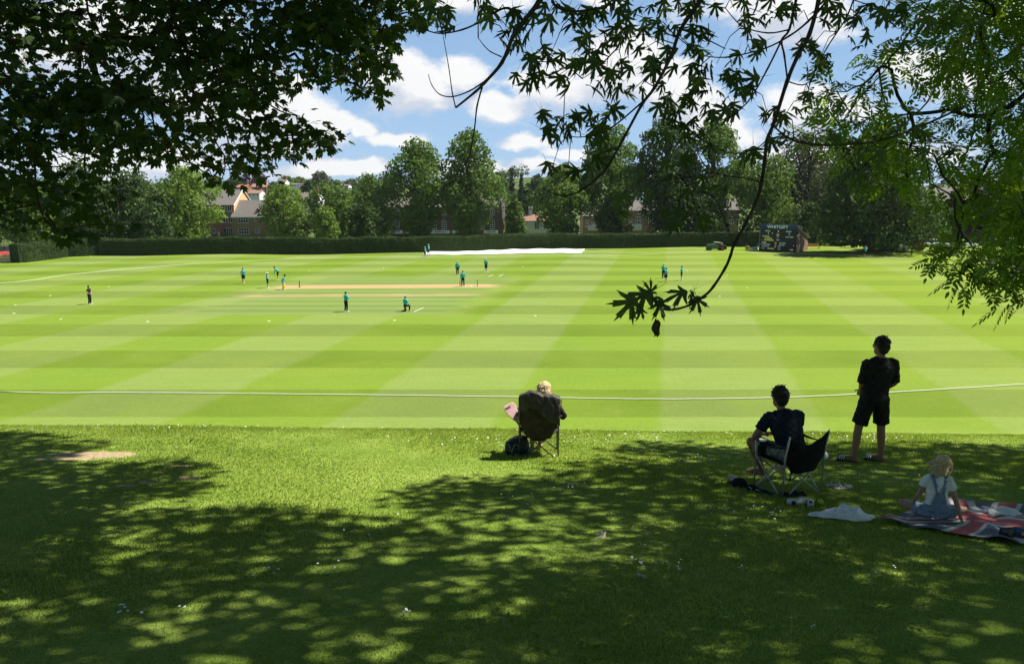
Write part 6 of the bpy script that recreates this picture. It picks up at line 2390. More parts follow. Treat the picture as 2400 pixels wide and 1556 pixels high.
def person(label, loc, rz, J, shirt=TEAL, bottom=BLACKC, long=False, sleeve=.62, hair='short', hairm=HAIR_D, hat=None, hatm=None, shoe=WSHOE, skin=SKIN, group=None, s=1.0, detail=False,
           voxel=.022, shoes=True, pads=None, short=.88, headscale=1.0, child=False, baggy=0.0, longsleeve=False):
    J = scaled(J, s)
    mb = MB()
    k = s
    hs = headscale
    H, N = J['H'], J['N']
    face = J['face'].normalized()
    upv = (H - N).normalized()
    rt = face.cross(upv).normalized()
    upv = rt.cross(face).normalized()
    M = Matrix((rt, face, upv)).transposed()
    # ---- body: one skin
    mb.loft(torso_rings(J, k), 16)
    for S_ in ('shL', 'shR'):
        mb.capsule(N - upv * .05 * k, J[S_] - upv * .01 * k, .050 * k, .046 * k)
    mb.capsule(N - upv * .03 * k, H - upv * .05 * k * hs, .056 * k, .052 * k, 12)
    mb.ball(H + upv * .025 * k * hs, (.076 * k * hs, .096 * k * hs, .098 * k * hs), M, 16, 10)
    mb.ball(H + face * .025 * k * hs - upv * .055 * k * hs, (.056 * k * hs, .066 * k * hs, .062 * k * hs), M, 14, 8)
    mb.capsule(H + face * .088 * k * hs + upv * .015 * k * hs, H + face * .106 * k * hs - upv * .018 * k * hs, .010 * k * hs, .014 * k * hs, 8)
    mb.ball(H + face * .080 * k * hs - upv * .052 * k * hs, (.024 * k * hs, .016 * k * hs, .011 * k * hs), M, 10, 6)
    for e in (-1, 1):
        mb.ball(H + rt * e * .078 * k * hs - upv * .005 * k, (.011 * k, .018 * k, .030 * k), M, 8, 6)
    for sd, S_, E_, W_, A_ in ((-1, 'shL', 'elL', 'wrL', 'haL'), (1, 'shR', 'elR', 'wrR', 'haR')):
        mb.capsule(J[S_], J[E_], .054 * k, .043 * k)
        mb.capsule(J[E_], J[W_], .043 * k, .029 * k)
        hand(mb, J[W_], J[A_], k, sd, detail=detail, pd=face)
    for sd in 'LR':
        mb.capsule(J['hi' + sd], J['kn' + sd], .086 * k, .058 * k)
        mid = J['kn' + sd].lerp(J['an' + sd], .3)
        mb.capsule(J['kn' + sd], mid, .056 * k, .058 * k)
        mb.capsule(mid, J['an' + sd], .058 * k, .037 * k)
        an, to = J['an' + sd], J['to' + sd]
        fd = (to - an).normalized()
        heel = an - V3(fd.x, fd.y, 0).normalized() * .045 * k + V3(0, 0, -.05 * k)
        mb.capsule(heel, to, .034 * k, .026 * k, 10)
        mb.capsule(an, to.lerp(an, .35), .036 * k, .030 * k, 10)
    body = mb.fused("person", skin, None, voxel, 3)
    body.location = loc
    body.rotation_euler = (0, 0, rz)
    tag(body, label, "person", group)
    # ---- clothes
    g = .016 * k + baggy
    if shirt:
        m2 = MB()
        rr_ = torso_rings(J, k, g, .13, 1.0)
        m2.loft(rr_[:-1] + [(rr_[-1][0] + upv * .004 * k, rr_[-1][1] * .98, rr_[-1][2] * .98)], 18)
        for S_ in ('shL', 'shR'):
            m2.capsule(N - upv * .045 * k, J[S_] - upv * .004 * k, .062 * k, .060 * k)
        for S_, E_, W_ in (('shL', 'elL', 'wrL'), ('shR', 'elR', 'wrR')):
            if longsleeve:
                m2.capsule(J[S_], J[E_], .068 * k, .056 * k)
                m2.capsule(J[E_], J[E_].lerp(J[W_], .9), .054 * k, .043 * k)
            else:
                d = (J[E_] - J[S_])
                m2.ball(J[S_] - upv * .008 * k, .066 * k)
                m2.cone(J[S_], J[S_] + d * sleeve, .070 * k, .066 * k + baggy * .5, 16)
        m2.fused("shirt", shirt, body, voxel * .9, 4 if detail else 2, .0055 * k if detail else 0)
    if bottom:
        m3 = MB()
        m3.loft(torso_rings(J, k, g * .9, 0, .26), 18)
        for sd in 'LR':
            if long:
                m3.capsule(J['hi' + sd], J['kn' + sd], .104 * k, .076 * k)
                m3.cone(J['kn' + sd], J['an' + sd] + V3(0, 0, -.01), .078 * k, .062 * k, 16)
            else:
                a = J['hi' + sd]
                b = a.lerp(J['kn' + sd], short)
                m3.ball(a, .106 * k)
                m3.cone(a, b, .106 * k, .094 * k + baggy, 16)
        m3.fused("trousers" if long else "shorts", bottom, body, voxel * .9, 4 if detail else 2, .0055 * k if detail else 0)
    if shoes:
        for sd in 'LR':
            an, to = J['an' + sd], J['to' + sd]
            fd = V3((to - an).x, (to - an).y, (to - an).z * .6)
            fh = V3(fd.x, fd.y, 0).normalized()
            m4 = MB()
            m4.capsule(an - fh * .045 * k + V3(0, 0, -.045 * k), to, .047 * k, .038 * k, 10)
            m4.capsule(an + V3(0, 0, -.02 * k), an.lerp(to, .5), .048 * k, .040 * k, 10)
            m4.build("shoe", shoe, body, smooth=True)
    if pads:
        for sd in 'LR':
            kn, an = J['kn' + sd], J['an' + sd]
            f = (J['to' + sd] - an)
            f = V3(f.x, f.y, 0).normalized() * .05
            m5 = MB()
            m5.capsule(kn + V3(0, 0, .12) + f, an + f, .095, .085, 10)
            m5.build("leg_pad", pads, body, smooth=True)
    # ---- hair and hats
    hh = k * hs
    if hair:
        m6 = MB()
        if hair == 'short':
            m6.ball(H + upv * .040 * hh - face * .014 * hh, (.086 * hh, .100 * hh, .098 * hh), M)
            m6.ball(H - upv * .010 * hh - face * .045 * hh, (.072 * hh, .066 * hh, .085 * hh), M)
            if detail:
                r = np.random.default_rng(int(abs(loc[0]) * 100))
                for _ in range(60):
                    d = Vector(r.normal(size=3))
                    d.normalize()
                    q = M @ Vector((d.x * .086, min(d.y, .5) * .098 - .016, abs(d.z) * .098 + .035 if d.y > -.2 else d.z * .095 + .03)) * hh
                    m6.ball(H + q, .017 * hh, None, 8, 6)
        elif hair == 'long':
            m6.ball(H + upv * .035 * hh - face * .012 * hh, (.106 * hh, .116 * hh, .106 * hh), M)
            m6.ball(H - face * .035 * hh - upv * .03 * hh, (.112 * hh, .090 * hh, .120 * hh), M)
            m6.ball(H - face * .055 * hh - upv * .13 * hh, (.095 * hh, .060 * hh, .070 * hh), M)
            for e in (-1, 1):
                m6.capsule(H + rt * e * .068 * hh + upv * .03 * hh, H + rt * e * .070 * hh - upv * .13 * hh - face * .01 * hh, .034 * hh, .024 * hh)
        elif hair == 'tail':
            m6.ball(H + upv * .036 * hh - face * .014 * hh, (.100 * hh, .116 * hh, .106 * hh), M)
            m6.ball(H - upv * .03 * hh - face * .045 * hh, (.096 * hh, .074 * hh, .092 * hh), M)
            for e in (-1, 1):
                m6.capsule(H + rt * e * .075 * hh + upv * .03 * hh, H + rt * e * .082 * hh - upv * .07 * hh - face * .03 * hh, .036 * hh, .026 * hh)
            for (a, b, q) in ((-.02, -.11, .016), (.0, -.13, .018), (.02, -.10, .014), (-.035, -.08, .012), (.035, -.09, .013)):
                m6.capsule(H + rt * a * hh - face * .085 * hh + upv * .02 * hh, H + rt * a * 2.2 * hh - face * .10 * hh + upv * b * hh, .024 * hh, q * hh)
            m6.ball(H - face * .10 * hh + upv * .045 * hh, .030 * hh)
            m6.capsule(H - face * .10 * hh + upv * .05 * hh, H - rt * .13 * hh - face * .13 * hh - upv * .02 * hh, .034 * hh, .016 * hh)
            m6.capsule(H - face * .10 * hh + upv * .04 * hh, H - rt * .09 * hh - face * .14 * hh - upv * .08 * hh, .030 * hh, .014 * hh)
        o = m6.fused("hair", hairm, body, max(.008 if detail else .016, voxel * .7), 2, .004 * hh if detail else 0)
        if detail:
            # loose strands break the outline
            r = np.random.default_rng(3)
            m7 = MB()
            for _ in range(220 if hair != 'short' else 70):
                d = Vector(r.normal(size=3))
                d.y = -abs(d.y) * .8 if hair != 'short' else d.y * .5
                d.z = abs(d.z) if hair == 'short' or r.uniform() < .7 else d.z
                d.normalize()
                big = hair != 'short'
                rx, ry, rz_ = (.104, .114, .108) if big else (.088, .104, .100)
                q = H + M @ Vector((d.x * rx, d.y * ry - .012, d.z * rz_ + .035)) * hh
                out = (q - H).normalized()
                tdir = (M @ Vector((r.normal() * .25 - d.x * .25, .05 * r.normal() - .10 * d.y, -.95))) if big else (M @ Vector((r.normal() * .6, -.3, .6 * r.normal())))
                L_ = (r.uniform(.04, .085) if big else r.uniform(.02, .045)) * hh
                m7.tube([q - out * .004, q + out * .008 * hh + tdir * L_ * .5, q + out * .004 * hh + tdir * L_], [.0045 * hh, .004 * hh, .001], 4)
            m7.build("hair", hairm, body)
    if hat == 'cap':
        m8 = MB()
        m8.ball(H + upv * .058 * hh - face * .006 * hh, (.094 * hh, .110 * hh, .082 * hh), M)
        m8.ball(H + upv * .062 * hh + face * .118 * hh, (.070 * hh, .075 * hh, .012 * hh), M)
        m8.build("cap", hatm, body, smooth=True)
    elif hat == 'wide':
        m8 = MB()
        m8.ball(H + upv * .075 * hh, (.092 * hh, .106 * hh, .078 * hh), M)
        m8.ball(H + upv * .060 * hh, (.20 * hh, .21 * hh, .012 * hh), M)
        m8.build("hat", hatm, body, smooth=True)
    elif hat == 'helmet':
        m8 = MB()
        m8.ball(H + upv * .050 * hh, (.112 * hh, .128 * hh, .110 * hh), M)
        m8.ball(H + upv * .050 * hh + face * .125 * hh, (.085 * hh, .06 * hh, .012 * hh), M)
        m8.build("helmet", hatm, body, smooth=True)
        m9 = MB()
        for z in (-.01, -.04, -.07):
            m9.tube([H + rt * (.10 * hh * math.sin(a)) + face * (.135 * hh * math.cos(a)) + upv * z * hh for a in np.linspace(-1.3, 1.3, 9)], .006, 5)
        m9.build("face_guard", M_STEEL, body)
    if detail:
        for e in (-1, 1):
            MB().ball(H + face * .088 * hh + rt * e * .033 * hh + upv * .012 * hh, .0125 * hh, None, 10, 8).build("eye", EYEM, body, smooth=True)
    return body


FG = "cricketers and umpires on the field"


def fig(px, py, deg, J, label, **kw):
    g = G(px, py)
    return person(label, g, R(deg), J, group=FG, **kw)


walkA = dict(knL=(-.10, .16, .52), anL=(-.10, .06, .12), toL=(-.11, .26, .06), knR=(.10, .0, .50), anR=(.11, -.24, .13), toR=(.12, -.06, .035), wrL=(-.25, -.10, .95), elL=(-.25, -.12, 1.18), wrR=(.25, .24, 1.0), elR=(.25, .04, 1.16))
fold = dict(elL=(-.26, .02, 1.16), wrL=(.02, .20, 1.18), haL=(1, .1, .1), elR=(.26, .02, 1.16), wrR=(-.02, .22, 1.15), haR=(-1, .1, .1))
chin = dict(elL=(-.22, .12, 1.16), wrL=(-.05, .20, 1.42), haL=(.4, -.1, 1), elR=(.23, .12, 1.15), wrR=(.05, .20, 1.40), haR=(-.4, -.1, 1))
front = dict(elL=(-.26, .0, 1.16), wrL=(-.08, .22, 1.02), haL=(.6, .4, -.3), elR=(.26, .0, 1.16), wrR=(.08, .22, 1.0), haR=(-.6, .4, -.3))
raised = dict(elL=(-.34, .06, 1.56), wrL=(-.14, -.02, 1.72), haL=(1, -.2, .2), elR=(.40, .10, 1.50), wrR=(.42, .30, 1.62), haR=(.2, 1, .2))

fig(211, 713.5, -100, stand(**front, face=(-.1, 1, -.25)), "person in all-black clothes standing alone at the far left of the field", shirt=BLACKC, bottom=BLACKC, long=True, sleeve=.55)
fig(571, 664.5, 15, stand(**walkA), "person in teal shirt and black shorts walking away, left of the batting group", sleeve=.6, hair='short')
fig(627.5, 675.5, -70, stand(**front), "person in pale wide-brimmed hat, teal shirt and black shorts standing left of the batter", hat='wide', hatm=STRAW, shirt=TEAL, s=.97)
fig(651.5, 656.5, 110, stand(P=(0, -.05, .96), W=(0, .02, 1.09), C=(0, .14, 1.25), N=(0, .24, 1.40), H=(0, .34, 1.52), shL=(-.185, .22, 1.34), shR=(.185, .22, 1.34), elL=(-.22, .30, 1.07), elR=(.22, .30, 1.07), wrL=(-.12, .38, .86), wrR=(.12, .38, .86), face=(0, 1, -.5)),
    "person in teal top and black shorts leaning forward behind the batter", hair='short', longsleeve=True)
fig(664.5, 679, -95, stand(P=(0, -.05, .93), C=(0, .10, 1.24), N=(0, .14, 1.43), H=(0, .20, 1.58), shL=(-.18, .12, 1.36), shR=(.18, .12, 1.36), elL=(-.2, .22, 1.10), elR=(.2, .22, 1.08), wrL=(-.03, .36, .96), wrR=(.03, .34, .90), face=(0, 1, -.3)),
    "batter in yellow leg pads and dark helmet at the left end of the strip", hat='helmet', hatm=CAPD, hair=None, shirt=TEAL2, bottom=TEAL2, long=True, pads=PADY, s=.97)
fig(811.5, 731, -35, stand(**chin, toR=(.24, .14, .035)), "nearest fielder, standing in teal top and black trousers with hands at the chin", longsleeve=True, long=True, hat='cap', hatm=CAPD)
fig(950, 730, -40, stand(P=(0, 0, .56), W=(0, .02, .70), C=(0, .03, .90), N=(0, .02, 1.10), H=(0, .05, 1.26), shL=(-.185, .02, 1.03), shR=(.185, .02, 1.03), elL=(-.26, .05, .76), elR=(.28, .08, .76), wrL=(-.22, .22, .60), wrR=(.20, .30, .58), hiL=(-.095, 0, .52), hiR=(.095, 0, .52),
                         knL=(-.12, .16, .08), anL=(-.12, -.26, .08), toL=(-.12, -.40, .04), knR=(.14, .40, .50), anR=(.15, .36, .09), toR=(.17, .55, .035)),
    "fielder in teal top and black trousers kneeling on one knee beside a chalk line", longsleeve=True, long=True, hat='cap', hatm=CAPT, shoe=PSHOE)
fig(997, 604, 75, stand(**walkA), "nearer of two teal-shirted people walking past the white ground sheet", hat='cap', hatm=CAPW, s=.97)
fig(1005, 600.5, 75, stand(**walkA), "taller of two teal-shirted people walking together, half hidden by the nearer one", hat='cap', hatm=CAPW, s=1.08)
fig(1072.5, 645, 12, stand(knR=(.10, .10, .52), anR=(.09, -.10, .13), toR=(.09, .1, .05)), "person in teal top and black trousers standing just behind the one with the bat", longsleeve=True, long=True, hat='cap', hatm=CAPW)
bowl = fig(1085, 672, 8, stand(elR=(.27, .06, 1.15), wrR=(.12, .24, 1.22), haR=(-.6, .4, .4), wrL=(-.30, .02, .88)), "person in teal top holding a bat down at the right end of the strip", longsleeve=True, long=True)
fig(1139, 638, -30, stand(**front, toR=(.28, .12, .035)), "person in teal top and black shorts standing beyond the right-hand stumps", longsleeve=True, hat='cap', hatm=CAPW)
fig(1554.5, 652.5, 20, stand(**fold), "rear one of two overlapping people under the hanging twig, in a cap", longsleeve=True, long=True, hat='cap', hatm=CAPW)
fig(1561, 661, 35, stand(**front), "front one of two overlapping people under the hanging twig, in yellow shoes", longsleeve=True, shoe=YSHOE, s=.93)
fig(1597, 657.5, 75, stand(**front), "bare-headed person in teal shirt and black shorts facing the overlapping pair", sleeve=.6, s=.98)
fig(2027.5, 604, 15, stand(**raised), "far fielder with raised arms and white cap in the tree's shadow at the right", hat='cap', hatm=CAPW)


def held_bat():
    g = bowl.location
    root = empty("cricket_bat", g + Vector((-.32, 0.04, 0)), R(8))
    tag(root, "cricket bat held down in the left hand beside the right-hand stumps", "bat")
    MB().box((0, 0, .30), (.11, .045, .56)).build("blade", mat("willow", (.55, .42, .25), .6), root, bevel=.015)
    MB().tube([(0, 0, .57), (.02, .0, .88)], .018, 8).build("handle", M_BLACK, root)


held_bat()

# ------------------------------------------------------------------ camp chairs
TUBE = mat("chair_tube", (0.10, 0.11, 0.10), .35, .1, 5.0, .5, .5)
TUBE_L = mat("pale_chair_tube", (0.40, 0.42, 0.38), .35, .1, 5.0, .5, .5)
CANV = mat("black_canvas", (0.014, 0.015, 0.014), .9, .3, 10.0, .12, 0, .4, 50)
CANV2 = mat("brown_canvas", (0.040, 0.032, 0.026), .85, .3, 7.0, .15, 0, .4, 40)


def camp_chair(label, loc, rz, back_h, tube, canvas, lean=.12, dip=.05, seat_h=.40, w=.27):
    root = empty("camp_chair", loc, rz)
    tag(root, label, "chair")
    FL, FR, BL, BR = V3(-w, .26, 0), V3(w, .26, 0), V3(-w - .01, -.24, 0), V3(w + .01, -.24, 0)
    sFL, sFR, sBL, sBR = V3(-w, .25, seat_h), V3(w, .25, seat_h), V3(-w, -.23, seat_h + .02), V3(w, -.23, seat_h + .02)
    r = .0105
    for a, b in ((BL, sBR), (BR, sBL), (FL, sFR), (FR, sFL), (BL, sFL), (FL, sBL), (BR, sFR), (FR, sBR)):
        a2 = a + V3(0, 0, -.012)
        MB().tube([a2, b], r, 8).build("strut", tube, root, smooth=True)
    tops = []
    for s_, b in ((-1, BL), (1, BR)):
        t = V3(s_ * (w + .01), -.25 - lean, back_h)
        m = V3(s_ * (w + .01), -.245, seat_h + .08)
        tops.append(t)
        MB().tube([b + V3(0, 0, -.012), m, t], r * 1.05, 8).build("back_post", tube, root, smooth=True)
        MB().ball(b + V3(0, 0, .012), (.02, .02, .018)).build("foot", M_BLACK, root, smooth=True)
    for s_, f in ((-1, FL), (1, FR)):
        MB().tube([f + V3(0, 0, -.012), V3(s_ * w, .25, seat_h), V3(s_ * (w + .02), .24, seat_h + .22)], r, 8).build("front_post", tube, root, smooth=True)
        MB().ball(f + V3(0, 0, .012), (.02, .02, .018)).build("foot", M_BLACK, root, smooth=True)
        P = []
        for i in range(9):
            t = i / 8
            y = .25 - .53 * t
            P.append([V3(s_ * (w + .02 - .04) , y, seat_h + .23 + .02 * t - .03 * math.sin(math.pi * t)), V3(s_ * (w + .02 + .045), y, seat_h + .225 + .02 * t - .04 * math.sin(math.pi * t))])
        MB().sheet(P, .006).build("armrest", canvas, root, smooth=True)
    P = []
    for j in range(11):
        v = j / 10
        row = []
        for i in range(11):
            u = i / 10
            p = (sBL * (1 - u) + sBR * u) * (1 - v) + (sFL * (1 - u) + sFR * u) * v
            row.append(p + V3(0, 0, -.09 * math.sin(math.pi * u) * math.sin(math.pi * (.2 + .75 * v))))
        P.append(row)
    MB().sheet(P, .006).build("seat", canvas, root, smooth=True)
    P = []
    for j in range(15):
        v = j / 14
        row = []
        for i in range(13):
            u = i / 12
            zl = seat_h - .10 + (back_h + .02 - seat_h + .10) * v
            k = .62 + .38 * min(1, v * 2.6)
            x = (u - .5) * 2 * (w + .012) * k
            y = -.245 - lean * max(0, (zl - seat_h - .08)) / max(.01, (back_h - seat_h - .08))
            x += .004 * math.sin(v * 17 + u * 9)
            z = zl - dip * math.sin(math.pi * u) * v ** 2 + .004 * math.sin(u * 21)
            row.append(V3(x, y - .055 * math.sin(math.pi * u) * math.sin(math.pi * min(1, .15 + v * .85)) + .006 * math.sin(u * 14 + v * 11), z))
        P.append(row)
    MB().sheet(P, .006).build("backrest", canvas, root, smooth=True)
    return root


# ---- the woman in the high-backed chair
gw = G(1264, 1070)
wz = R(-2)
wloc = Vector((gw.x, gw.y + .24, gw.z - .04))
camp_chair("high-backed dark camp chair with crossed legs, holding a blond woman", wloc, wz, .96, TUBE, CANV2, .10, -.03, .42, .275)
Jw = stand(P=(0, -.10, .40), W=(0, -.13, .53), C=(.02, -.16, .72), N=(.05, -.15, .87), H=(.07, -.09, .995), face=(.1, 1, -.45), shL=(-.15, -.15, .82), shR=(.22, -.14, .81), elL=(-.26, .0, .64), elR=(.355, -.02, .60), wrL=(-.08, .20, .62), wrR=(.30, .20, .66),
           haL=(.5, .7, .1), haR=(-.2, .8, .5), hiL=(-.09, -.06, .42), hiR=(.09, -.06, .42), knL=(-.10, .36, .46), knR=(.10, .36, .46), anL=(-.10, .24, .09), anR=(.02, .30, .09), toL=(-.10, .42, .03), toR=(.05, .48, .03))
person("blond woman in a dark long-sleeved top sitting in the high-backed camp chair", wloc, wz, Jw, shirt=CHAR, bottom=CHAR, long=False, hair='long', hairm=HAIR_B, s=1.0, detail=True, voxel=.0075, longsleeve=True, shoes=False)


def jacket():
    P = []
    for j in range(25):
        v = j / 24
        row = []
        for i in range(23):
            u = i / 22
            x = (u - .5) * .58 + .01
            # from in front over the back's upper edge and down behind it
            top = .975 + .085 * math.exp(-((u - .42) / .25) ** 2) + .03 * math.sin(u * 9) + (-.02 if u > .85 else 0)
            if v < .2:
                y = -.30 + (.2 - v) * .5
                z = top - (.2 - v) * .35
            else:
                d = (v - .2) * (.26 + .20 * float(sstep(u, .25, .8)) + .03 * math.sin(u * 8))
                y = -.40 - .035 * math.sin(min(1, d * 3) * math.pi * .5) - .02 * math.sin(math.pi * u)
                z = top - d
            wr = .008 * math.sin(u * 16 + v * 14 * (u - .3)) + .005 * math.sin(u * 37 - v * 18)
            row.append(V3(x, y - wr, z + .006 * math.sin(u * 31)))
        P.append(row)
    o = MB().sheet(P, .008).build("jacket", mat("brown_nylon", (0.052, 0.043, 0.036), .5, .25, 9.0, .3, 0, .5, 30), smooth=True)
    o.location = wloc
    o.rotation_euler = (0, 0, wz)
    tag(o, "crumpled dark brown jacket hung over the high chair back behind the blond woman", "jacket")


jacket()


def paper():
    o = MB().sheet([[V3(x, .27 + .06 * abs(x - .26) + .05 * z, .60 + z) for x in np.linspace(.10, .345, 7)] for z in np.linspace(.0, .17, 5)], .004).build("magazine", mat("paper", (.72, .72, .66), .7, .1, 9.0))
    o.location = wloc
    o.rotation_euler = (0, 0, wz)
    tag(o, "pale open magazine held by the blond woman", "magazine")


paper()


def paddle():
    out = [(.0, 0), (.055, .06), (.105, .17), (.118, .24), (.10, .275), (.05, .285), (-.02, .285), (-.06, .265), (-.075, .23), (-.062, .15), (-.03, .06)]
    root = empty("paddle", (0, 0, 0))
    root.location = at(1214, 992, wloc.y - .02)
    root.rotation_euler = (R(-48), R(-26), R(14))
    root.scale = (1.0, 1.0, 1.28)
    root["label"], root["category"] = "pink paddle with pale yellow rim sticking up left of the blond woman's chair", "paddle"
    MB().prism([(x * .92 + .002, .012 + z * .93) for x, z in out], -.010, .010).build("face", mat("pink_rubber", (.60, .36, .36), .7, .15, 14.0), root)
    MB().prism(out, -.006, .006).build("rim", mat("pale_rim", (.72, .66, .42), .6), root)
    MB().tube([(0, 0, .02), (.004, 0, -.09)], .013, 8).build("handle", M_BLACK, root)
    MB().box((-.01, -.0112, .235), (.085, .002, .03)).build("print", mat("dark_print", (.16, .07, .09), .7), root)


paddle()


def backpack():
    g = G(1212, 1064)
    root = empty("backpack", g, R(8))
    tag(root, "black rucksack with grey straps lying on the grass beside the blond woman's chair", "bag")
    m = mat("black_nylon", (0.018, 0.021, 0.022), .6, .3, 12.0, .3)
    mb = MB()
    mb.loft([(V3(0, 0, .02), V3(.165, 0, 0), V3(0, .12, 0)), (V3(0, 0, .09), V3(.185, 0, 0), V3(0, .14, 0)), (V3(0, 0, .18), V3(.175, 0, 0), V3(0, .13, 0)), (V3(.01, 0, .245), V3(.13, 0, .02), V3(0, .10, 0)), (V3(.02, 0, .275), V3(.07, 0, .01), V3(0, .06, 0))], 20)
    mb.fused("body", m, root, .009, 3, .004)
    MB().ball((-.03, -.13, .10), (.062, .035, .075)).build("front_pocket", m, root, smooth=True)
    gm = mat("grey_strap", (.19, .20, .20), .7)
    MB().tube([(-.10, -.125, .03), (-.095, -.155, .13), (-.05, -.15, .20), (-.01, -.155, .19), (0.01, -.155, .12)], .009, 6).tube([(-.16, -.05, .22), (-.08, -.09, .275), (.04, -.08, .29), (.10, -.03, .25)], .010, 6).tube([(-.15, -.1, .20), (-.12, -.14, .16), (-.13, -.14, .10)], .008, 6).build("strap", gm, root)
    MB().box((-.03, -.166, .055), (.07, .008, .014)).build("buckle", M_STEEL, root)
    MB().ball((.17, -.02, .05), (.07, .06, .05)).build("side_pouch", gm, root, smooth=True)


backpack()

# ---- the seated man
gm_ = G(1866, 1143)
mz = R(14)
camp_chair("low black camp chair with pale crossed legs under the seated man", gm_ + Vector((-.16, -.14, .02)), R(24), .80, TUBE_L, CANV, .05, .15, .42, .29)
Jm = stand(P=(-.02, -.02, .43), W=(-.02, .06, .56), C=(-.03, .16, .74), N=(-.04, .25, .925), H=(-.05, .31, 1.07), face=(-.12, 1, -.12), shL=(-.225, .24, .86), shR=(.165, .20, .87), elL=(-.36, .30, .60), elR=(.26, .34, .62), wrL=(-.16, .50, .55), wrR=(.0, .50, .55),
           haL=(.8, .4, -.2), haR=(-.8, .4, -.1), hiL=(-.10, .0, .42), hiR=(.09, .02, .42), knL=(-.40, .33, .52), knR=(.20, .44, .48), anL=(-.14, .46, .09), anR=(.16, .46, .09), toL=(-.26, .60, .03), toR=(.18, .64, .03))
person("man in navy T-shirt and striped shorts sitting forward in the low black camp chair", gm_ + Vector((-.05, 0, 0)), mz, Jm, shirt=NAVY, bottom=KHAKI, hair='short', hairm=HAIR_D, s=1.0, detail=True, voxel=.0075, sleeve=.66, shoes=False, skin=SKIN_TAN, baggy=.012, headscale=1.10)


def coffee_cup():
    a = Matrix.Rotation(mz, 4, 'Z') @ Vector((-.31, .20, .56))
    p = at(1786, 1056, gm_.y - .12)
    root = empty("coffee_cup", p)
    tag(root, "black takeaway coffee cup with white lid at the seated man's left elbow", "cup")
    MB().tube([(0, 0, 0), (0, 0, .125)], [.031, .043], 18).build("cup", M_BLACK, root, smooth=False)
    MB().tube([(0, 0, .122), (0, 0, .133), (0, 0, .134), (0, 0, .146)], [.0465, .0465, .041, .040], 18).build("lid", mat("lid_white", (.74, .74, .72), .5), root)
    h = MB()
    h.tube([(0, 0, -.035), (0, 0, .06)], [.046, .052], 16)
    o = h.build("cup_holder", CANV, root, smooth=True)


coffee_cup()

# ---- the standing man
gs = G(2040, 1081)
Js = stand(P=(-.02, 0, .95), W=(-.01, .0, 1.09), C=(.01, -.01, 1.30), N=(.03, -.01, 1.50), H=(.03, .02, 1.645), face=(-.35, 1, -.05), shL=(-.165, .0, 1.425), shR=(.215, -.02, 1.43), elL=(-.190, .05, 1.13), elR=(.240, -.03, 1.14), wrL=(-.10, .22, .98), wrR=(.18, .15, .98),
           haL=(.4, .7, -.5), haR=(-.6, .6, -.3), hiL=(-.115, 0, .92), hiR=(.085, 0, .92), knL=(-.19, .05, .50), knR=(.13, .02, .50), anL=(-.275, -.02, .085), anR=(.135, -.03, .085), toL=(-.43, .10, .03), toR=(.01, .12, .03))
person("man standing in black top and black shorts looking out over the field", gs, R(8), Js, shirt=CHAR, bottom=CHAR, hair='short', hairm=HAIR_D, s=1.025, detail=True, voxel=.0075, sleeve=.98, shoes=False, skin=SKIN_TAN, baggy=.012, headscale=1.10)


def slides():
    for (an, to, lab) in ((Js['anL'], Js['toL'], "left black sandal with white stripes on the standing man's foot"), (Js['anR'], Js['toR'], "right black sandal with white stripes on the standing man's foot")):
        d = V3(to.x - an.x, to.y - an.y, 0).normalized()
        ang = math.atan2(d.y, d.x)
        M = Matrix.Rotation(R(8), 4, 'Z')
        c = M @ V3(an.x, an.y, 0).lerp(V3(to.x, to.y, 0), .45)
        root = empty("sandal", gs + Vector((c.x, c.y, float(hz(gs.x + c.x, gs.y + c.y)) - gs.z)), R(8) + ang)
        tag(root, lab, "sandal", "sandals of the standing man")
        mb = MB()
        mb.prism([(-.135, 0), (.15, 0), (.155, .02), (-.135, .028)], -.048, .048)
        mb.build("sole", M_BLACK, root, bevel=.008)
        P = [[V3(x, .056 * math.sin(a), .018 + .058 * math.cos(a)) for a in np.linspace(-1.45, 1.45, 11)] for x in np.linspace(.02, .11, 5)]
        MB().sheet(P, .005).build("strap", M_BLACK, root, smooth=True)
        for k in range(3):
            x0 = .032 + k * .028
            P = [[V3(x, .0585 * math.sin(a), .020 + .0605 * math.cos(a)) for a in np.linspace(-1.3, 1.3, 11)] for x in (x0, x0 + .014)]
            MB().sheet(P, .002).build("stripe", WHITEC, root, smooth=True)


slides()

# ---- the girl on the blanket
gg = G(2190, 1226)
gz = R(-10)
Jg = stand(P=(0, 0, .155), W=(0, .015, .26), C=(0, .03, .41), N=(.01, .035, .545), H=(.045, .075, .61), face=(.55, 1, -.50), shL=(-.100, .03, .50), shR=(.112, .03, .49), elL=(-.165, .05, .30), elR=(.185, -.02, .27), wrL=(-.190, .16, .14), wrR=(.245, -.05, .075),
           haL=(.1, .6, -.8), haR=(.45, .1, -.85), hiL=(-.075, .03, .10), hiR=(.075, .03, .10), knL=(-.27, .26, .11), knR=(.35, .17, .10), anL=(-.02, .36, .06), anR=(.10, .36, .07), toL=(.10, .40, .04), toR=(-.04, .42, .05))


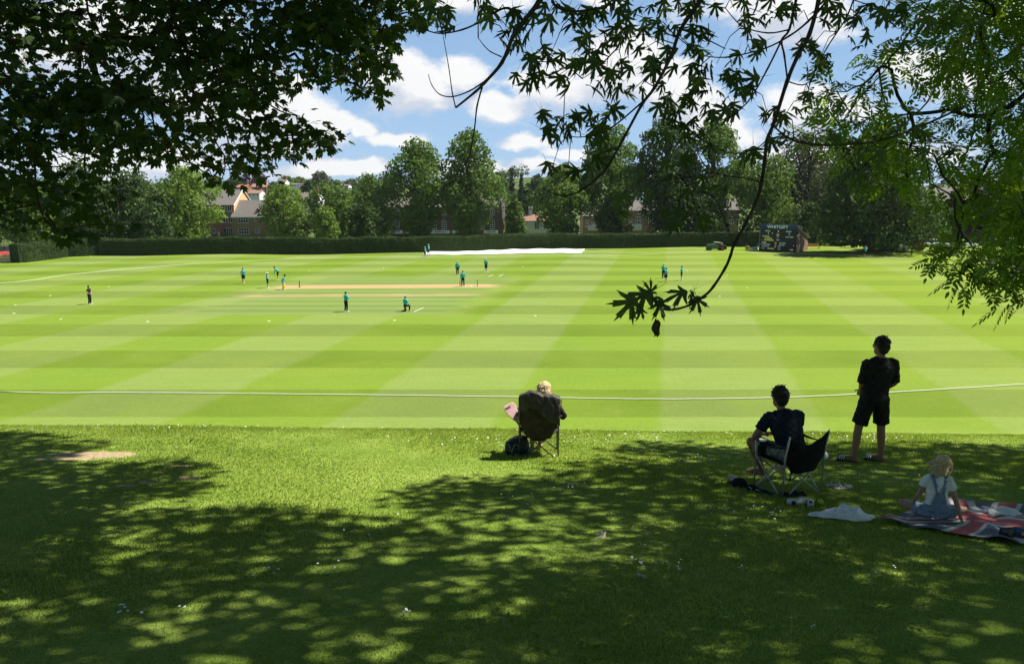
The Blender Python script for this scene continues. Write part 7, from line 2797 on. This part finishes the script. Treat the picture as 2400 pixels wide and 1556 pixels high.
def girl():
    w = [(.080, .078), (.098, .084), (.088, .072), (.080, .066), (.084, .068), (.086, .070), (.084, .064), (.062, .050), (.036, .036)]
    w = [(a / .615, b / .615) for a, b in w]
    o = globals()['torso_rings']

    def tr(J, s, grow=0.0, t0=0.0, t1=1.0, widths=None):
        return o(J, .615, grow, t0, t1, w)
    globals()['torso_rings'] = tr
    J2 = {k: (v * .93 / .615 if k not in ('face', 'haL', 'haR') else v) for k, v in Jg.items()}
    b = person("girl in white T-shirt and pale denim dungarees sitting cross-legged on the flag blanket", gg + V3(0, 0, .012), gz, J2, shirt=WHITEC, bottom=DENIM, hair='tail', hairm=HAIR_B2, s=.615, detail=True, voxel=.0065, sleeve=.52, shoes=False, child=True, baggy=.010, short=.46, headscale=1.45)
    globals()['torso_rings'] = o
    # bib and crossed straps of the dungarees lie on the shirt
    def on_back(u, v, off=.0):
        # u across (-1..1), v up the back 0..1
        z = .15 + v * .335
        y = -.084 + .026 * v + .032 * u * u + (.02 if v > .85 else 0)
        return V3(u * .100, y - off, z)
    mb = MB()
    mb.sheet([[on_back(u * (1.0 - .58 * min(1, v / .55)), v, .018) for u in np.linspace(-1, 1, 11)] for v in np.linspace(-.05, .56, 9)], .006)
    mb.build("bib", DENIM, b, smooth=True)
    for s_ in (-1, 1):
        P = []
        for t in np.linspace(0, 1, 9):
            u = s_ * (.18 + .45 * t)
            v = .52 + .46 * t
            c = on_back(u, v, .016)
            P.append([c + V3(-.017, 0, 0), c + V3(.017, 0, 0)])
        c = P[-1][0]
        P.append([c + V3(0, .05, .028), c + V3(.034, .05, .028)])
        MB().sheet(P, .004).build("strap", DENIM, b, smooth=True)
    return b


girl()


# ------------------------------------------------------------------ blanket and small things
def flag_mat():
    m = bpy.data.materials.new("flag_cloth")
    m.use_nodes = True
    t = NT(m.node_tree)
    b = t.n["Principled BSDF"]
    uv = t.node("ShaderNodeUVMap")
    u, v = t.xyz(uv.outputs[0])[:2]
    x = t.math('SUBTRACT', u, 0.5)
    y = t.math('MULTIPLY', t.math('SUBTRACT', v, 0.5), 0.5)
    ax, ay = t.math('ABSOLUTE', x), t.math('ABSOLUTE', y)
    def lt(a, w):
        return t.math('LESS_THAN', a, w)
    d1 = t.math('ABSOLUTE', t.math('MULTIPLY', t.math('SUBTRACT', t.math('MULTIPLY', x, .5), y), .894))
    d2 = t.math('ABSOLUTE', t.math('MULTIPLY', t.math('ADD', t.math('MULTIPLY', x, .5), y), .894))
    dm = t.math('MINIMUM', d1, d2)
    blue, white, red = (0.105, 0.125, 0.175), (0.62, 0.58, 0.56), (0.46, 0.085, 0.095)
    col = t.mix(lt(dm, .052), blue, white)
    col = t.mix(lt(dm, .020), col, red)
    cw = t.math('MAXIMUM', lt(ax, .086), lt(ay, .086))
    col = t.mix(cw, col, white)
    cr = t.math('MAXIMUM', lt(ax, .052), lt(ay, .052))
    col = t.mix(cr, col, red)
    tc = t.node("ShaderNodeTexCoord")
    n = t.noise(tc.outputs["Object"], 60.0, 4, .7)
    col = t.mix(t.smooth(n, .3, .7, 0, .22), col, (0.6, 0.55, 0.52))
    t.put(b.inputs["Base Color"], col)
    b.inputs["Roughness"].default_value = .95
    b.inputs["Specular IOR Level"].default_value = .1
    return m


def blanket():
    c = [G(2062, 1226), G(2440, 1288), G(2520, 1216), G(2215, 1172)]
    n, m = 60, 44
    P, UV = [], []
    for j in range(m):
        v = j / (m - 1)
        row = []
        for i in range(n):
            u = i / (n - 1)
            p = (c[0] * (1 - u) + c[1] * u) * (1 - v) + (c[3] * (1 - u) + c[2] * u) * v
            x = p.x + .025 * math.sin(v * 9) + .012 * math.sin(u * 14 + v * 5)
            y = p.y + .03 * math.sin(u * 8) + .015 * math.sin(u * 19 + 1)
            r = ((p.x - gg.x - .05) / .38) ** 2 + ((p.y - gg.y - .15) / .34) ** 2
            k = min(1, max(0, r - .6))
            h = .022 + k * (.022 * (math.sin(u * 21 + v * 4) * math.sin(v * 13 + u * 6) * .5 + .5) + .035 * max(0, math.sin(u * 9 + v * 7 + 1)) ** 4 + .05 * max(0, math.sin(u * 5 - v * 8 + .5)) ** 6 * (v > .4) * min(1, (v - .4) * 3))
            row.append(V3(x, y, float(hz(x, y)) + h))
        P.append(row)
    mb = MB().sheet(P, .007)
    o = mb.build("picnic_blanket", flag_mat(), smooth=True)
    me = o.data
    uvl = me.uv_layers.new(name="UVMap")
    hw = n * m
    for lp in me.loops:
        k = lp.vertex_index % hw
        uvl.data[lp.index].uv = ((k % n) / (n - 1), (k // n) / (m - 1))
    tag(o, "red, white and blue flag blanket spread on the shaded grass under the girl", "blanket")


blanket()


def bag_plastic():
    c = G(1975, 1214)
    r = np.random.default_rng(8)
    out = [(-.37, .02), (-.30, .10), (-.16, .13), (-.06, .09), (.06, .16), (.18, .17), (.26, .13), (.31, .0), (.34, -.02), (.22, -.11), (.05, -.14), (-.10, -.07), (-.24, -.04)]
    n, m = 40, 26
    P = []
    for j in range(m):
        v = j / (m - 1)
        row = []
        for i in range(n):
            a = 2 * math.pi * i / (n - 1)
            k = (a / (2 * math.pi)) * len(out)
            i0 = int(k) % len(out)
            i1 = (i0 + 1) % len(out)
            f = k - int(k)
            ox = out[i0][0] * (1 - f) + out[i1][0] * f
            oy = out[i0][1] * (1 - f) + out[i1][1] * f
            q = v ** .8
            x, y = .04 + (ox - .04) * q, .02 + (oy - .02) * q
            wob = math.sin(x * 30 + y * 17) * math.sin(y * 41 - x * 11) + .5 * math.sin(x * 70 + 2) * math.sin(y * 55)
            h = .012 + (.085 + .05 * max(0, math.sin(x * 9 + 1))) * (1 - q ** 3) * (.75 + .25 * wob) * (.5 + .5 * sstep(x, -.4, .1)) + .012 * abs(wob) * q
            row.append(V3(x, y * 1.3, h))
        P.append(row)
    o = MB().sheet(P, .002).build("plastic_bag", mat("bag_white", (.84, .84, .82), .45, .10, 12.0, .4, 0, .5, 30), smooth=True)
    o.location = c
    o.rotation_euler = (R(-8), 0, R(-3))
    o["label"], o["category"] = "crumpled white plastic bag lying flat on the grass left of the girl", "bag"
    mb = MB()
    for k in range(4):
        mb.box((.045 + k * .012, .10 - k * .008, .128), (.006, .05, .004), rot=Matrix.Rotation(.7, 3, 'Z'))
    mb.build("print", M_BLACK, o)


bag_plastic()


def trainers():
    for (px, py, rz, tilt, lab) in ((1867, 1182, R(12), 78, "white trainer lying on its side with the sole showing, beside the tennis ball"), (1899, 1185, R(70), 0, "white trainer standing upright with its opening towards the camera, by the ball")):
        g = G(px, py)
        root = empty("trainer", g, rz)
        tag(root, lab, "shoe", "white trainers on the grass")
        M = Matrix.Rotation(R(tilt), 3, 'X')
        lift = V3(0, 0, .042 if tilt else .0)
        mb = MB()
        S = [(-.125, .032, .022), (-.10, .038, .03), (-.02, .034, .03), (.06, .044, .03), (.11, .036, .026), (.135, .016, .018)]
        mb.loft([(lift + M @ V3(x, 0, .014), M @ V3(0, w_, 0), M @ V3(0, 0, .014)) for x, w_, h in S], 14)
        mb.build("sole", mat("sole_white", (.58, .58, .54), .8, .15, 20), root, smooth=True)
        mb = MB()
        S = [(-.12, .028, .05, .07), (-.08, .034, .055, .085), (-.02, .032, .05, .07), (.05, .040, .035, .05), (.10, .034, .026, .034), (.128, .014, .02, .02)]
        mb.loft([(lift + M @ V3(x, 0, .02 + h * .5), M @ V3(0, w_, 0), M @ V3(0, 0, h * .62)) for x, w_, h, z in S], 14)
        mb.build("upper", mat("trainer_upper", (.56, .56, .54), .8, .15, 25), root, smooth=True)
        MB().ball(lift + M @ V3(-.085, 0, .078), (.030, .022, .012), M).build("opening", M_BLACK, root, smooth=True)
        mb = MB()
        for k in range(4):
            x = -.02 + k * .02
            mb.tube([lift + M @ V3(x, -.026, .066 - k * .005), lift + M @ V3(x + .004, 0, .074 - k * .006), lift + M @ V3(x, .026, .066 - k * .005)], .0035, 5)
        mb.build("laces", WHITEC, root)


trainers()


def ball():
    g = G(1922, 1183)
    m = mat("ball_felt", (.42, .55, .05), .95, .12, 60.0, .1)
    o = MB().ball((0, 0, .033), .0345, None, 24, 16).build("tennis_ball", m, smooth=True)
    o.location = g
    o["label"], o["category"] = "yellow-green tennis ball on the shaded grass beside the white trainers", "ball"
    mb = MB()
    mb.tube([V3(.0348 * math.cos(a) * math.cos(.45 * math.sin(2 * a)), .0348 * math.sin(a) * math.cos(.45 * math.sin(2 * a)), .033 + .0348 * math.sin(.45 * math.sin(2 * a))) for a in np.linspace(0, 2 * math.pi, 41)], .0012, 5)
    mb.build("seam", WHITEC, o)


ball()


def sandals2():
    for (px, py, rz, lab) in ((1962, 1143, 160, "left one of the two pale sandals lying on the grass right of the low chair"), (1978, 1147, 200, "right one of the two pale sandals lying on the grass behind the plastic bag")):
        g = G(px, py)
        root = empty("sandal", g, R(rz))
        tag(root, lab, "sandal", "pair of pale sandals on the grass")
        m = mat("pale_sandal", (.40, .40, .35), .7, .3, 25)
        MB().prism([(-.11, .012), (.12, .012), (.125, .03), (.0, .035), (-.11, .045)], -.038, .038).build("sole", m, root, bevel=.006)
        for x in (.07, -.02):
            MB().tube([V3(x + .01 * math.sin(a), .042 * math.sin(a), .03 + .04 * math.cos(a)) for a in np.linspace(-1.5, 1.5, 9)], .008, 6).build("strap", m, root)


sandals2()


def cap_ground():
    g = G(1733, 1140)
    root = empty("baseball_cap", g, R(200))
    tag(root, "black cap lying on the grass left of the seated man's feet", "cap")
    mb = MB()
    mb.loft([(V3(0, 0, z), V3(r_, 0, 0), V3(0, r_ * 1.1, 0)) for z, r_ in ((0, .092), (.04, .094), (.075, .082), (.10, .058), (.115, .02))], 22)
    mb.build("crown", BLACKC, root, smooth=True)
    P = [[V3(x, -.09 - y * .085 + .03 * (x / .085) ** 2, .014 - y * .006 - .10 * x * x) for x in np.linspace(-.08, .08, 9)] for y in np.linspace(0, 1, 5)]
    MB().sheet(P, .004).build("visor", BLACKC, root, smooth=True)
    MB().ball((0, 0, .116), .008).build("button", BLACKC, root, smooth=True)
    g2 = G(1709, 1128)
    mb = MB()
    mb.sheet([[V3((i - 1.5) * .022 + .01 * j, .03 * math.sin(i), .01 + j * .022) for i in range(5)] for j in range(4)], .001)
    o = mb.build("paper_scrap", WHITEC)
    o.location = g2
    tag(o, "small white scrap of paper behind the black cap", "paper")


cap_ground()


def rolled_mat():
    a, b = G(1752, 1148), G(1850, 1168)
    d = (b - a)
    root = empty("chair_bag", a, math.atan2(d.y, d.x))
    tag(root, "long dark carry bag with pale labels and grey end lying under the low chair", "bag")
    L_ = d.length
    mb = MB()
    n, m = 30, 12
    rings = []
    for i in range(n):
        t = i / (n - 1)
        w_ = .055 * (1 + .15 * math.sin(t * 14)) * (.55 if t < .06 else 1) * (1 + .5 * (t > .6) * (t - .6))
        rings.append((V3(t * L_, .01 * math.sin(t * 9), .034 + .006 * math.sin(t * 21)), V3(0, w_, 0), V3(0, 0, .036 * (1 + .2 * math.sin(t * 17)))))
    mb.loft(rings[:20], m)
    mb.build("bag_body", BLACKC, root, smooth=True)
    mb = MB()
    mb.loft(rings[19:], m)
    mb.build("grey_end", mat("grey_net", (.16, .17, .17), .8, .4, 40), root, smooth=True)
    pm = WHITEC
    MB().box((L_ * .13, -.045, .058), (.028, .05, .004), rot=Matrix.Rotation(-.6, 3, 'X')).build("label_patch", pm, root)
    MB().box((L_ * .30, -.045, .060), (.045, .04, .004), rot=Matrix.Rotation(-.6, 3, 'X')).build("label_patch", pm, root)
    MB().tube([(0, .03, .05), (L_ * .3, .06, .06), (L_ * .6, .05, .07)], .006, 6).build("strap", mat("grey_strap", (.19, .2, .2)), root)
    g = G(1862, 1163)
    root2 = empty("folded_towel", g, R(15))
    tag(root2, "small black folded cloth on the grass behind the low chair's legs", "cloth")
    P = [[V3(x + .01 * math.sin(y * 30), y, .018 + .02 * math.sin(x * 19 + 1) ** 2 + .012 * math.sin(y * 37) ** 2) for x in np.linspace(-.15, .14, 14)] for y in np.linspace(-.06, .08, 10)]
    MB().sheet(P, .012).build("cloth", BLACKC, root2, smooth=True)


rolled_mat()


def white_shoe_item():
    # a pale cap resting by the low chair's right arm
    p = at(1925, 1066, gm_.y + .10)
    g = G(1926, 1073)
    root = empty("pale_hat", g, R(100))
    tag(root, "pale cap with dark visor on the grass just right of the low chair back", "cap")
    mb = MB()
    mb.loft([(V3(0, 0, z), V3(r_, 0, 0), V3(0, r_ * 1.1, 0)) for z, r_ in ((0, .088), (.04, .09), (.075, .078), (.10, .055), (.112, .02))], 20)
    mb.build("crown", WHITEC, root, smooth=True)
    P = [[V3(x, -.085 - y * .085 + .03 * (x / .085) ** 2, .012 - y * .004 - .10 * x * x) for x in np.linspace(-.08, .08, 9)] for y in np.linspace(0, 1, 5)]
    MB().sheet(P, .004).build("visor", BLACKC, root, smooth=True)


white_shoe_item()


def pale_leaf():
    V, Fc = SILVER
    for (px, py, sc, rot, lab) in ((1405, 1259, .13, (25, -15, 60), "pale dry maple leaf lying in a sunlit patch of the bank"), (1508, 1361, .10, (10, 12, 200), "small pale dry leaf lying in the shade below the sunlit one")):
        g = G(px, py)
        root = MB()
        root.add([(x * sc, y * sc - .06, z * sc + .05 + .02 * math.sin(x * 4)) for x, y, z in V], Fc)
        o = root.build("fallen_leaf", mat("pale_leaf", (.50, .47, .36), .8, .2, 40))
        o.location = g
        o.rotation_euler = tuple(R(q) for q in rot)
        tag(o, lab, "leaf", "dry leaves on the bank")


pale_leaf()


def snacks():
    bl = mat("packet_blue", (.030, .075, .22), .35, .25, 14, .5)
    bd = mat("packet_dark", (.025, .030, .060), .35, .5, 20, .5)
    for (px, py, rz, m, lab) in ((2358, 1268, 6, bd, "dark snack packet standing on the front edge of the blanket"), (2392, 1267, -8, bl, "blue snack packet with yellow dot, right of the dark packet on the blanket")):
        g = G(px, py)
        root = empty("snack_packet", g + V3(0, 0, .03), R(rz))
        tag(root, lab, "packet", "snack packets on the blanket")
        P = [[V3(x, -.028 * math.cos(x * 20) * math.sin(math.pi * t) - .006, t * .105) for x in np.linspace(-.075, .075, 11)] for t in np.linspace(0, 1, 9)]
        Q = [[V3(x, .028 * math.cos(x * 20) * math.sin(math.pi * t) + .006, t * .105) for x in np.linspace(.075, -.075, 11)] for t in np.linspace(0, 1, 9)]
        MB().sheet(P, .001).sheet(Q, .001).build("wrapper", m, root, smooth=True)
        mm = mat("packet_print", (.55, .42, .10), .5)
        MB().ball((.0, -.036, .055), (.022, .004, .018)).build("print", mm if m is bl else mat("packet_brown", (.20, .10, .05), .5), root, smooth=True)
    g = G(2350, 1212)
    P = [[V3(x, y * 1.2, .03 + .03 * math.sin(x * 15 + y * 9) ** 2 + .01 * math.sin(y * 30)) for x in np.linspace(-.17, .17, 16)] for y in np.linspace(-.07, .09, 10)]
    o = MB().sheet(P, .004).build("white_towel", WHITEC, smooth=True)
    o.location = g + V3(0, 0, .02)
    tag(o, "rumpled white cloth on the right part of the flag blanket", "cloth")


snacks()


# ------------------------------------------------------------------ summer haze
def haze():
    m = bpy.data.materials.new("haze")
    m.use_nodes = True
    t = NT(m.node_tree)
    t.n.clear()
    out = t.node("ShaderNodeOutputMaterial")
    v = t.node("ShaderNodeVolumePrincipled")
    v.inputs["Color"].default_value = (0.86, 0.92, 1.0, 1.0)
    v.inputs["Density"].default_value = 0.00007
    v.inputs["Anisotropy"].default_value = 0.0
    t.l.new(v.outputs[0], out.inputs["Volume"])
    me = MB().box((0, 780, 5), (5300, 6900, 110)).mesh("haze")
    o = link("haze", me, None, m)
    o["kind"] = "stuff"


haze()
